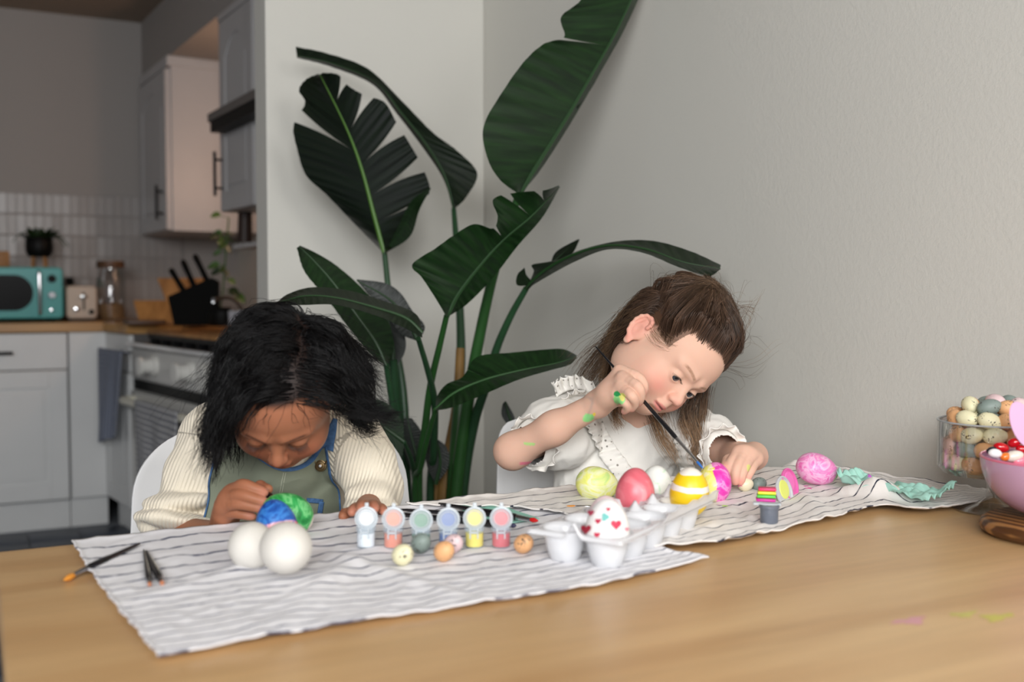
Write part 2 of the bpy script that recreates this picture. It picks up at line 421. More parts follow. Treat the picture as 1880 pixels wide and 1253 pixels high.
# towels
def towel(cu, w, ztop, zbot, off, label, colr, chk, lean=0.0, seed=1, zb2=None):
    n, m_ = 26, 40; V = []; uv = []
    for i in range(n):
        s = i / (n - 1) - .5
        for j in range(m_):
            t = j / (m_ - 1)
            if t < .08: z = ztop + .012 * sin(pi * t / .16) ; y = .0 - (t / .08) * .035
            else:
                z = ztop + .012 - (t - .08) / .92 * (ztop - zbot + .03 * s * 2 * (1 if seed % 2 else -1)); y = -.035
            tt = max(0, t - .08)
            y += .012 * sin(s * 17 + seed) * tt - .01 * sin(s * 9 + 2 * seed) * tt
            V.append(tuple(Mr @ Vector((cu + s * w * (1 - .18 * tt) + lean * tt, off + y, z)))); uv.append((s * w, t * (ztop - zbot)))
    ob = raw('tea_towel', V, grid_faces(n, m_), chk, None, uvs=uv)
    sd = ob.modifiers.new('thick', 'SOLIDIFY'); sd.thickness = .003
    tag(ob, label, 'towel')
    return ob
def checkmat(name, c1, c2, s):
    m = bpy.data.materials.new(name); m.use_nodes = True; N = m.node_tree.nodes; L = m.node_tree.links; bs = N['Principled BSDF']; bs.inputs['Roughness'].default_value = .9
    uvn = N.new('ShaderNodeUVMap'); sp = N.new('ShaderNodeSeparateXYZ'); L.new(uvn.outputs[0], sp.inputs[0]); outs = []
    for k in (0, 1):
        a = N.new('ShaderNodeMath'); a.operation = 'MULTIPLY'; a.inputs[1].default_value = s; L.new(sp.outputs[k], a.inputs[0])
        f = N.new('ShaderNodeMath'); f.operation = 'FRACT'; L.new(a.outputs[0], f.inputs[0])
        g = N.new('ShaderNodeMath'); g.operation = 'GREATER_THAN'; g.inputs[1].default_value = .72; L.new(f.outputs[0], g.inputs[0]); outs.append(g)
    mx_ = N.new('ShaderNodeMath'); mx_.operation = 'MAXIMUM'; L.new(outs[0].outputs[0], mx_.inputs[0]); L.new(outs[1].outputs[0], mx_.inputs[1])
    mx = N.new('ShaderNodeMix'); mx.data_type = 'RGBA'; mx.inputs[6].default_value = c1; mx.inputs[7].default_value = c2; L.new(mx_.outputs[0], mx.inputs[0]); L.new(mx.outputs[2], bs.inputs['Base Color'])
    return m
ck1 = checkmat('grey_check', srgb(104, 106, 116), srgb(205, 205, 205), 48)
ck2 = checkmat('blue_check', srgb(84, 92, 112), srgb(150, 156, 170), 60)
ua = onrun(247, 760, .10)[0]; ue = onrun(318, 760, .10)[0]
towel((ua + ue) / 2, (ue - ua) * 1.1, hz + .012, .22, -.06, 'grey checked tea towel hanging on the cooker rail', None, ck1, seed=3)
ub, zb = onrun(236, 650, .05)
towel(u1 - .06, .36, .79, .40, -.05, 'blue-grey checked tea towel hanging at the cooker corner, above the other', None, ck2, lean=-.10, seed=4)
q = MB(); q.tube([tuple(Mr @ Vector((u1 + .0, -.012, .79))), tuple(Mr @ Vector((u1, -.05, .785))), tuple(Mr @ Vector((u1, -.05, .80)))], .005, 8); q.build('hook', m_black, ck)

# splash back tiles : each a raised piece of the wall
wk = bpy.data.objects['wall_kitchen']
m_tile = mat('glazed_tile', srgb(154, 149, 146), .26, var=.04, vscale=5)
b = MB(); b.box((x_m - 1.15, YK - .004, .905), (1.0, YK, 1.52)); b.build('tile_grout', mat('grout', srgb(142, 137, 134), .9), wk)
q = MB(); q.rbox((-.0190, -.0190, 0), (.0190, .0190, .003), .0015, 1); 
tproto = q.build('tile', m_tile, None, smooth=False); tproto.parent = wk; cnt = 0
rs = random.Random(3)
tx0 = x_m - .62
for i in range(30):
    for j in range(6):
        x = tx0 + i * .0405 + .03; z = .905 + .0515 + j * .1025
        o = tproto if cnt == 0 else tproto.copy()
        if cnt: COL.objects.link(o)
        cnt += 1
        o.scale = (1, 2.60, 1); o.rotation_euler = (pi / 2 + rs.uniform(-.02, .02), 0, rs.uniform(-.03, .03))
        o.location = (x - wk.location.x, YK - .003 - wk.location.y, z - wk.location.z)

# upper units on the right wall, turned a little like the run
ul = np.array([-.065, .998, 0]); ul /= np.linalg.norm(ul); uno = np.array([-ul[1], ul[0], 0])
UA = onY(265, 300, YK - .002); UA = np.array([UA[0], UA[1], 0])
Mu = Matrix(((-ul[0], -uno[0], 0, UA[0]), (-ul[1], -uno[1], 0, UA[1]), (0, 0, 1, 0), (0, 0, 0, 1)))
def onup(x, y): p = onplane(x, y, UA, uno); return float(np.dot(p - UA, -ul)), float(p[2])
f1, zt = onup(313, 107); _, zbm = onup(313, 425)
n0, znt = onup(413, 44); n1, _ = onup(474, 300); _, znb = onup(416, 391)
uw = .34
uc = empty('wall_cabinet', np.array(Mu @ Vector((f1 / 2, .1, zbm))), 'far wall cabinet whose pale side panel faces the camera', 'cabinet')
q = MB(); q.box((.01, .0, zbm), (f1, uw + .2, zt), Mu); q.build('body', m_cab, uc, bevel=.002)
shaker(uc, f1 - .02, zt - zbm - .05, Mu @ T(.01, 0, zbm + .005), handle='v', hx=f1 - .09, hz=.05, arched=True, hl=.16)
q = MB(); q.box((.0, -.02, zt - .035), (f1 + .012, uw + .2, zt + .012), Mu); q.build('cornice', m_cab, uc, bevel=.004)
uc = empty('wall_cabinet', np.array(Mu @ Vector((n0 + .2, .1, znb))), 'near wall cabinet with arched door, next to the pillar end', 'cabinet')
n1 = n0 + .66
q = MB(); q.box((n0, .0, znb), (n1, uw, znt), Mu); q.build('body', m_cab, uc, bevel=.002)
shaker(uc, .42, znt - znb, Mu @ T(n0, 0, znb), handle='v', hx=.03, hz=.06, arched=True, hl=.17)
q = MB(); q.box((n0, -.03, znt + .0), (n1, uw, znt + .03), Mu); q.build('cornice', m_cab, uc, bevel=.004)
s0, sz = onup(424, 219)
q = MB(); q.box((s0, -.09, sz - .02), (n1, -.022, sz + .012), Mu); q.build('shelf_edge', mat('shelf_grey', srgb(110, 104, 100), .6), uc, bevel=.002)
q = MB(); q.box((s0 + .02, -.085, sz - .06), (n1, -.03, sz - .022), Mu); q.build('dark_recess', m_dark, uc)
# bulkhead
b = MB(); b.box((0, -.005, zt + .012), (2.6, .55, CEIL), Mu); struct('trim_1', b, m_wallk)
# small lamp added out of sight to warm the bulkhead underside and cabinet side
hl_ = np.array(Mu @ Vector((n0 - .10, .22, 1.62)))
lm = empty('added_warm_lamp', hl_, 'added unseen warm lamp beside the near wall cabinet', 'lamp')
q = MB(); q.lathe([(0, .0), (.02, .0), (.026, .03), (.012, .05), (0, .05)], 16, T(*hl_)); q.build('added_lamp_shade', m_white, lm)
q = MB(); q.tube([hl_ + np.array([0, 0, .05]), np.array(Mu @ Vector((n0 + .0, .22, 1.68)))], .006, 8); q.build('bracket', m_chrome, lm)
ld = bpy.data.lights.new('added_warm_bulb', 'POINT'); ld.energy = 2.4; ld.color = (1, .62, .42); ld.shadow_soft_size = .05
lo_ = bpy.data.objects.new('added_warm_bulb', ld); COL.objects.link(lo_); lo_.parent = lm; lo_.location = (-.0, .06, -.03)
# ledge + bracket object under the near cabinet
ba, bz = onup(455, 440)
q = MB(); q.box((n0 + .0, .02, bz - .025), (n1, .2, bz - .008), Mu); o = q.build('wall_shelf', m_cab, None); tag(o, 'small pale shelf under the near wall cabinet', 'shelf')
q = MB(); q.tube([np.array(Mu @ Vector((n0 + .30, .06, bz + .17))), np.array(Mu @ Vector((n0 + .12, .05, bz + .17))), np.array(Mu @ Vector((n0 + .07, .05, bz + .14))), np.array(Mu @ Vector((n0 + .06, .05, bz + .0)))], [.022, .024, .026, .03], 12)
o = q.build('coat_hanger_bracket', mat('dark_brown', srgb(45, 28, 20), .5), None); o.name = 'curved_bracket'; tag(o, 'dark brown curved bracket on the small shelf', 'bracket')
# ================================================================== KITCHEN PROPS
WTZ = .906
m_teal = mat('turquoise_enamel', srgb(62, 158, 156), .28, coat=.3)
m_cream = mat('cream_enamel', srgb(196, 180, 164), .3, coat=.2)
m_leafk = mat('kitchen_leaf', srgb(58, 92, 32), .5, var=.3, vscale=30)
m_leafd = mat('dark_kitchen_leaf', srgb(30, 48, 20), .5, var=.3, vscale=30)
YM = 5.14
pr_ = onY(116, 540, YM); pt = onY(60, 491, YM)[2]
mx1 = pr_[0]; mx0 = mx1 - .47; mz0 = WTZ + .014; mz1 = pt
mw = empty('microwave', ((mx0 + mx1) / 2, YM + .17, WTZ), 'turquoise retro microwave on the wooden worktop', 'microwave')
q = MB(); q.rbox((mx0, -(mz1 - .0), YM + .0), (mx1, -mz0, YM + .34), .018, 4, Euler((-pi / 2, 0, 0)).to_matrix().to_4x4() @ Matrix.Identity(4)) if False else None
q = MB()
def rrect(x0, x1, z0, z1, r, y0, y1, n=6):
    V = []; pts = []
    for cx, cz, a0 in ((x1 - r, z1 - r, 0), (x0 + r, z1 - r, 90), (x0 + r, z0 + r, 180), (x1 - r, z0 + r, 270)):
        for k in range(n + 1): a = radians(a0 + 90 * k / n); pts.append((cx + r * cos(a), cz + r * sin(a)))
    m = len(pts); V = [(x, y0, z) for x, z in pts] + [(x, y1, z) for x, z in pts]
    F = [tuple(range(m)), tuple(range(m, 2 * m))[::-1]] + [(i, m + i, m + (i + 1) % m, (i + 1) % m) for i in range(m)]
    return V, F
q.add(*rrect(mx0, mx1, mz0, mz1, .02, YM, YM + .34)); q.build('body', m_teal, mw, bevel=.006)
wl = mx0 + .03; wr = onY(61, 540, YM)[0]; wz1 = onY(30, 505, YM)[2]; wz0 = onY(30, 571, YM)[2]
q = MB(); q.add(*rrect(wl, wr, wz0, wz1, (wz1 - wz0) * .49, YM - .006, YM + .002, 10)); q.build('door_window', mat('black_glass', srgb(5, 5, 5), .25, spec=.12), mw)
q = MB(); q.add(*rrect(wl - .012, wr + .012, wz0 - .01, wz1 + .01, (wz1 - wz0) * .5, YM - .004, YM + .001, 10)); q.build('door_rim', m_teal, mw)
hx_ = onY(72, 540, YM)[0]
q = MB(); q.tube([(hx_, YM, mz1 - .018), (hx_, YM - .03, mz1 - .03), (hx_, YM - .034, (mz0 + mz1) / 2), (hx_, YM - .03, mz0 + .03), (hx_, YM, mz0 + .018)], .0075, 10); q.build('door_handle', m_chrome, mw)
for ky, dark in ((512, 1), (542, 0), (570, 2)):
    k = onY(95, ky, YM); Mk = T(k[0], YM - .001, k[2], rx=pi / 2)
    q = MB(); q.lathe([(0, 0), (.018, 0), (.017, .016), (.014, .02), (0, .02)] if dark < 2 else [(0, 0), (.008, 0), (.007, .006), (0, .007)], 20, Mk); q.build('knob', m_chrome if dark != 1 else m_dark, mw)
for fx in (mx0 + .04, mx1 - .04):
    q = MB(); q.lathe([(.012, WTZ), (.014, mz0 + .002)], 12, T(fx, YM + .05, 0)); q.build('foot', m_dark, mw)
    q = MB(); q.lathe([(.012, WTZ), (.014, mz0 + .002)], 12, T(fx, YM + .29, 0)); q.build('foot', m_dark, mw)
# wooden box and small glass on the microwave
bx = onY(17, 480, YM + .1)
q = MB(); q.rbox((bx[0] - .12, YM + .05, mz1 + .001), (bx[0], YM + .2, onY(10, 462, YM + .1)[2]), .003, 2); tag(q.build('wooden_box', m_wood2), 'small honey-coloured wooden box on the microwave, at the left frame edge', 'box')
# plant pot on wooden legs
pc = onY(72, 470, YM + .17); pw = .058
ph0 = onY(72, 472, YM + .17)[2]; ph1 = onY(72, 436, YM + .17)[2]
pp = empty('potted_plant', (pc[0], YM + .17, mz1), 'dark pot with leafy succulent on wooden legs, standing on the microwave', 'plant')
q = MB(); q.lathe([(0, ph0), (pw * .75, ph0), (pw * .98, ph0 + .02), (pw * 1.02, (ph0 + ph1) / 2), (pw * .98, ph1 - .006), (pw * .9, ph1), (pw * .85, ph1), (pw * .85, ph1 - .012), (0, ph1 - .012)], 28, T(pc[0], YM + .17, 0)); q.build('pot', m_dark, pp)
for a in (.6, 2.2, 3.8, 5.3):
    q = MB(); x_ = pc[0] + .034 * cos(a); y_ = YM + .17 + .034 * sin(a); q.tube([(x_ + .006 * cos(a), y_, mz1), (x_, y_, ph0 + .004)], [.006, .008], 10); q.build('leg', m_wood2, pp)
rs = random.Random(5)
def leafblade(base, dirv, L, W, up=(0, 0, 1), droop=.3, n=7):
    d = Vector(dirv).normalized(); s = d.cross(Vector(up)); s = s.normalized() if s.length > .05 else Vector((1, 0, 0)); V = []
    for i in range(n):
        t = i / (n - 1); p = Vector(base) + d * L * t - Vector((0, 0, 1)) * droop * L * t * t; w = W * (sin(pi * min(1, t * .92 + .08)) ** .7)
        nrm = s.cross(d)
        V += [p - s * w + nrm * W * .25, p, p + s * w + nrm * W * .25]
    F = []
    for i in range(n - 1):
        for k in (0, 1): a = 3 * i + k; F.append((a, a + 1, a + 4, a + 3))
    return [tuple(v) for v in V], F
for i in range(34):
    a = rs.uniform(0, 2 * pi); e = rs.uniform(.25, 1.3); L = rs.uniform(.05, .085)
    q = MB(); q.add(*leafblade((pc[0] + .03 * cos(a), YM + .17 + .03 * sin(a), ph1 - .012), (cos(a) * cos(e), sin(a) * cos(e), sin(e)), L, .017, droop=.15)); o = q.build('leaf', m_leafd, pp)
for sx, tx in ((-1, 32), (1, 117), (1, 110)):
    e = onY(tx, 440 if sx > 0 else 432, YM + .15)
    st = [(pc[0] + sx * .03, YM + .17, ph1 - .005), (pc[0] + sx * .05, YM + .16, ph1 + .022), (e[0], YM + .15, e[2])]
    q = MB(); q.tube(spline(st, 8), .0025, 6); q.build('stem', m_leafd, pp)
    q = MB(); q.add(*leafblade((e[0] - sx * .02, YM + .15, e[2] + .012), (sx * .8, 0, -.6), .05, .014)); q.build('leaf', m_leafk, pp)
# toaster
YT = 5.2; a = onY(122, 590, YT); b2 = onY(179, 590, YT); tz = onY(150, 525, YT)[2]
ts = empty('toaster', ((a[0] + b2[0]) / 2, YT + .12, WTZ), 'small cream toaster between microwave and glass jar', 'toaster')
q = MB(); q.add(*rrect(a[0], b2[0], WTZ + .01, tz, .022, YT, YT + .24)); q.build('body', m_cream, ts, bevel=.008)
q = MB(); q.box((a[0] + .01, YT + .01, WTZ), (b2[0] - .01, YT + .23, WTZ + .012)); q.build('base', m_dark, ts)
lx = onY(154, 550, YT)[0]
q = MB(); q.box((lx - .004, YT - .002, WTZ + .05), (lx + .004, YT + .004, tz - .03)); q.build('lever_slot', m_dark, ts)
q = MB(); q.rbox((lx - .016, YT - .022, tz - .055), (lx + .016, YT - .002, tz - .043), .003, 2); q.build('lever', m_chrome, ts)
for kx, kz in ((141, 568), (168, 573)):
    k = onY(kx, kz, YT); q = MB(); q.lathe([(0, 0), (.012, 0), (.011, .014), (0, .016)], 16, T(k[0], YT, k[2], rx=pi / 2)); q.build('knob', m_chrome if kx < 150 else m_dark, ts)
for dx in (.035, .075):
    q = MB(); q.box((a[0] + dx, YT + .04, tz - .003), (a[0] + dx + .018, YT + .2, tz + .0015)); q.build('bread_slot', m_dark, ts)
k = onY(129, 515, YT + .3); q = MB(); q.lathe([(0, WTZ), (.03, WTZ), (.03, WTZ + .12), (.012, WTZ + .15), (.012, WTZ + .17), (.02, WTZ + .175), (.02, k[2] + .012), (0, k[2] + .014)], 20, T(k[0], YT + .34, 0)); tag(q.build('pepper_mill', m_dark), 'black pepper mill behind the toaster, only its round top showing', 'pepper mill')
# glass jar
YJ = 5.25; jc = onY(207, 590, YJ); jr = .072; jt = onY(207, 492, YJ)[2]; jl = onY(207, 479, YJ)[2]
jr = (onY(234, 590, YJ)[0] - onY(180, 590, YJ)[0]) / 2
jar = empty('glass_jar', (jc[0], YJ + .05, WTZ), 'tall clear glass storage jar with dark wooden lid', 'jar')
Mj = T(jc[0], YJ + .05, 0)
m_glass = glassmat('clear_glass', (1, 1, 1, 1), .03, .93, .16)
q = MB(); q.lathe([(0, WTZ + .004), (jr * .92, WTZ + .004), (jr, WTZ + .02), (jr, jt - .05), (jr * .8, jt - .015), (jr * .8, jt), (jr * .77, jt), (jr * .77, jt - .016), (jr * .96, jt - .052), (jr * .96, WTZ + .022), (jr * .88, WTZ + .009), (0, WTZ + .009)], 32, Mj); q.build('glass', m_glass, jar)
q = MB(); q.lathe([(0, jt), (jr * .95, jt), (jr * .98, jt + .006), (jr * .95, jl), (0, jl + .002)], 28, Mj); q.build('lid', m_wood3, jar)
q = MB(); q.lathe([(0, WTZ + .01), (jr * .9, WTZ + .01), (jr * .95, WTZ + .03), (jr * .94, WTZ + .075), (jr * .5, WTZ + .085), (0, WTZ + .08)], 24, Mj); q.build('contents', mat('oats', srgb(150, 120, 84), .9, var=.25, vscale=60, bump=.5), jar)
# knife block + knives
kb = onz(362, 597, WTZ); 
kbx = onz(325, 597, WTZ); w_ = .068
Mb = T(kb[0], kb[1], WTZ, rz=-.25)
kk = empty('knife_block', (kb[0], kb[1], WTZ), 'black knife block with slanted top on the worktop corner', 'knife block')
q = MB(); V = [(-.085, -.05, 0), (.085, -.05, 0), (.085, .05, 0), (-.085, .05, 0), (-.108, -.05, .115), (.06, -.05, .19), (.088, -.05, .175), (-.108, .05, .115), (.06, .05, .19), (.088, .05, .175)]
F = [(0, 1, 6, 5, 4), (3, 7, 8, 9, 2), (0, 3, 2, 1), (0, 4, 7, 3), (1, 2, 9, 6), (4, 5, 8, 7), (5, 6, 9, 8)]
q.add(V, F, Mb); q.build('block', mat('matte_black', srgb(10, 10, 9), .85, spec=.2), kk, bevel=.004)
for i, (hx0, hy0, hx1, hy1, nm) in enumerate(((336, 532, 313, 494, 'lowest, leftmost'), (357, 527, 335, 478, 'middle'), (380, 515, 357, 468, 'tallest, rightmost'))):
    p0 = P(hx0, hy0, np.dot(kb - _C, _F)); p1 = P(hx1, hy1, np.dot(kb - _C, _F))
    kn = empty('kitchen_knife', p0, 'black-handled knife in the knife block, %s of three' % nm, 'knife', 'knives in the block')
    q = MB(); q.tube([p0 + (p1 - p0) * t for t in (-.02, .1, .5, .9, 1.0)], [.014, .015, .014, .016, .010], 10, flat=.75); q.build('handle', mat('matte_black', srgb(10, 10, 9), .85), kn)
    q = MB(); d_ = (p1 - p0) / np.linalg.norm(p1 - p0); q.tube([p0 - d_ * .09, p0 + d_ * .002], [.006, .012], 6, flat=.12); q.build('blade', m_chrome, kn)
# boards and wooden rack behind
def board(x0, y0, x1, y1, d, thick, label, name='cutting_board', m=None, skew=0):
    p = [P(x0, y1, d), P(x1, y1, d), P(x1 - skew, y0, d + .05), P(x0 - skew, y0, d + .05)]; n = np.array([.2, .97, .0]) * thick
    q = MB(); q.add(list(p) + [v + n for v in p], [(0, 1, 2, 3), (7, 6, 5, 4), (0, 4, 5, 1), (1, 5, 6, 2), (2, 6, 7, 3), (3, 7, 4, 0)])
    tag(q.build(name, m or m_wood2, None, bevel=.004), label, 'board')
dk = float(np.dot(kb - _C, _F))
board(322, 511, 412, 597, dk + .24, .02, 'wooden board leaning behind the knife block', skew=34)
board(256, 552, 330, 594, dk + .12, .018, 'small wooden board leaning left of the knife block', skew=12)
q = MB(); c0 = P(256, 586, dk + .06)
q.rbox((c0[0] - .05, c0[1] - .03, WTZ), (c0[0] + .1, c0[1] + .12, WTZ + .018), .004, 2); tag(q.build('wooden_tray', m_wood3), 'flat dark wooden tray between jar and knife block', 'tray')
# glasses near the tap
for i, (gx, gl) in enumerate(((428, 'left'), (441, 'middle'), (455, 'right'))):
    c = P(gx, 590, dk - .2); c[2] = WTZ
    q = MB(); q.lathe([(0, .004), (.016, .004), (.019, .06), (.0175, .06), (.0145, .008), (0, .008)], 18, T(c[0], c[1], WTZ)); tag(q.build('small_glass', mat('pale_glass', srgb(190, 190, 196), .08, trans=.3)), 'small clear glass on the worktop by the pillar, %s of three' % gl, 'glass', 'small glasses by the pillar')
# kettle-like spout: dark pan with curved handle
pn = empty('saucepan', (P(408, 590, dk - .1)[0], P(408, 590, dk - .1)[1], WTZ), 'dark saucepan with arched brown handle right of the knife block', 'saucepan')
c = P(408, 590, dk - .1)
q = MB(); q.lathe([(0, .0), (.05, .0), (.055, .01), (.056, .055), (.053, .055), (.051, .008), (0, .006)], 24, T(c[0], c[1], WTZ)); q.build('body', m_dark, pn)
q = MB(); q.tube(spline([P(398, 549, dk - .1), P(420, 547, dk - .1), P(436, 556, dk - .1), P(447, 575, dk - .1)], 14), .007, 8); q.build('handle', mat('brown_handle', srgb(60, 42, 26), .5), pn)
q = MB(); q.tube([P(392, 556, dk - .1), P(392, 549, dk - .1), P(398, 549, dk - .1)], .008, 8); q.build('handle_mount', m_chrome, pn)
# trailing vine
vp = empty('trailing_plant', P(405, 598, dk + .05), 'leafy green vine climbing in front of the far wall cabinet', 'plant')
vine = spline([P(402, 590, dk + .05), P(408, 540, dk + .05), P(412, 500, dk + .05), P(416, 450, dk + .05), P(420, 400, dk + .05)], 24)
q = MB(); q.tube(vine, .0035, 6); q.build('stem', m_leafk, vp)
rs = random.Random(9)
for (lx_, ly_, s_) in ((396, 394, .03), (393, 432, .03), (404, 440, .034), (400, 428, .03), (421, 424, .03), (424, 440, .026), (400, 463, .022), (394, 486, .034), (406, 492, .036), (413, 498, .034), (398, 497, .03), (430, 535, .04), (440, 545, .04), (418, 455, .024), (407, 450, .03), (425, 515, .03)):
    e = P(lx_, ly_, dk + .04 + rs.uniform(-.02, .02)); v = vine[int(np.argmin(np.linalg.norm(vine - e, axis=1)))]
    dv = e - v; dv = dv / (np.linalg.norm(dv) + 1e-9)
    q = MB(); q.add(*leafblade(e - dv * s_ * .6, dv + np.array([0, -.3, .1]), s_ * 1.5, s_ * .5, up=(.3, -1, .3), droop=.5)); o = q.build('leaf', m_leafk if rs.random() < .6 else m_leafd, vp)
    q = MB(); q.tube([v, e - dv * s_ * .6], .0015, 5); q.build('petiole', m_leafk, o)
q = MB(); c = P(404, 598, dk + .07); q.lathe([(0, 0), (.035, 0), (.045, .07), (.041, .07), (.035, .06), (0, .06)], 20, T(c[0], c[1], WTZ)); q.build('pot', m_dark, vp)

# ================================================================== TABLE
TX0, TX1, TY0, TY1, TZ = .018, 1.263, .40, 1.278, .75
m_table = wood('oak_table', srgb(188, 146, 98), srgb(220, 184, 134), .34, .8, 0, coat=.12)
tb = empty('dining_table', ((TX0 + TX1) / 2, (TY0 + TY1) / 2, 0), 'oak dining table in the foreground with the cloths and eggs on it', 'table')
q = MB(); q.box((TX0, TY0, TZ - .028), (TX1, TY1, TZ)); q.build('tabletop', m_table, tb, bevel=.003)
q = MB(); q.box((TX0 + .06, TY0 + .06, TZ - .10), (TX1 - .06, TY0 + .08, TZ - .028)); q.box((TX0 + .06, TY1 - .08, TZ - .10), (TX1 - .06, TY1 - .06, TZ - .028)); q.build('apron', m_table, tb)
for lx_ in (TX0 + .07, TX1 - .07):
    for ly_ in (TY0 + .07, TY1 - .07):
        q = MB(); q.tube([(lx_, ly_, 0), (lx_, ly_, TZ - .03)], [.022, .034], 12); q.build('leg', m_table, tb)
# dried paint smears on the table
for i, (sx_, sy_, r_, c_, lab) in enumerate(((1672, 1141, .011, srgb(214, 160, 165), 'faint pink dried paint smear on the bare table'), (1770, 1129, .009, srgb(200, 190, 110), 'pale yellow dried paint smear on the table, left of two'), (1830, 1134, .011, srgb(202, 192, 100), 'yellow-green dried paint smear on the table, right of two'))):
    c = onz(sx_, sy_, TZ); n_ = 22; V = [(c[0], c[1], TZ + .0006)]
    for k in range(n_): a = 2 * pi * k / n_; rr = r_ * (1 + .35 * sin(3 * a + i) + .2 * sin(7 * a)); V.append((c[0] + rr * 1.5 * cos(a), c[1] + rr * .7 * sin(a), TZ + .0003))
    q = MB(); q.add(V, [(0, k + 1, (k + 1) % n_ + 1) for k in range(n_)]); tag(q.build('paint_smear', mat('smear_%d' % i, c_, .6)), lab, 'paint')

# ---- cloths
def clothmat(name, base, line, nline, amp, thick):
    m = bpy.data.materials.new(name); m.use_nodes = True; N = m.node_tree.nodes; L = m.node_tree.links; b = N['Principled BSDF']; b.inputs['Roughness'].default_value = .95; b.inputs['Sheen Weight'].default_value = .15
    b.inputs['Specular IOR Level'].default_value = .15
    uv = N.new('ShaderNodeUVMap'); n = N.new('ShaderNodeTexNoise'); n.inputs['Scale'].default_value = 9; n.inputs['Detail'].default_value = 3; L.new(uv.outputs[0], n.inputs['Vector'])
    sp = N.new('ShaderNodeSeparateXYZ'); L.new(uv.outputs[0], sp.inputs[0])
    a = N.new('ShaderNodeMath'); a.operation = 'MULTIPLY_ADD'; a.inputs[1].default_value = amp; L.new(n.outputs[0], a.inputs[0]); L.new(sp.outputs[1], a.inputs[2])
    s = N.new('ShaderNodeMath'); s.operation = 'MULTIPLY'; s.inputs[1].default_value = nline; L.new(a.outputs[0], s.inputs[0])
    f = N.new('ShaderNodeMath'); f.operation = 'FRACT'; L.new(s.outputs[0], f.inputs[0])
    g = N.new('ShaderNodeMath'); g.operation = 'SUBTRACT'; g.inputs[1].default_value = .5; L.new(f.outputs[0], g.inputs[0])
    h = N.new('ShaderNodeMath'); h.operation = 'ABSOLUTE'; L.new(g.outputs[0], h.inputs[0])
    r = N.new('ShaderNodeMapRange'); r.inputs[1].default_value = thick * .7; r.inputs[2].default_value = thick; r.inputs[3].default_value = 1; r.inputs[4].default_value = 0; L.new(h.outputs[0], r.inputs[0])
    n3 = N.new('ShaderNodeTexNoise'); n3.inputs['Scale'].default_value = 60; L.new(uv.outputs[0], n3.inputs['Vector'])
    r3 = N.new('ShaderNodeMapRange'); r3.inputs[1].default_value = .3; r3.inputs[2].default_value = .5; r3.inputs[3].default_value = .45; L.new(n3.outputs[0], r3.inputs[0])
    mm = N.new('ShaderNodeMath'); mm.operation = 'MULTIPLY'; L.new(r.outputs[0], mm.inputs[0]); L.new(r3.outputs[0], mm.inputs[1])
    mx = N.new('ShaderNodeMix'); mx.data_type = 'RGBA'; mx.inputs[6].default_value = base; mx.inputs[7].default_value = line; L.new(mm.outputs[0], mx.inputs[0]); L.new(mx.outputs[2], b.inputs['Base Color'])
    n2 = N.new('ShaderNodeTexNoise'); n2.inputs['Scale'].default_value = 420; n2.inputs['Detail'].default_value = 2; L.new(uv.outputs[0], n2.inputs['Vector'])
    bp = N.new('ShaderNodeBump'); bp.inputs['Strength'].default_value = .35; bp.inputs['Distance'].default_value = .001; L.new(n2.outputs[0], bp.inputs['Height']); L.new(bp.outputs[0], b.inputs['Normal'])
    return m
def coons(back, front, left, right, n, m):
    """n across (u), m front-to-back (v from back 0 to front 1)"""
    b = spline(back, n); f = spline(front, n); l = spline(left, m); r = spline(right, m)
    u = np.linspace(0, 1, n)[None, :, None]; v = np.linspace(0, 1, m)[:, None, None]
    return (1 - v) * b[None] + v * f[None] + (1 - u) * l[:, None] + u * r[:, None] - ((1 - u) * (1 - v) * b[0] + u * (1 - v) * b[-1] + (1 - u) * v * f[0] + u * v * f[-1])
def zp(pts, z=.752): return [onz(x, y, z) for x, y in pts]
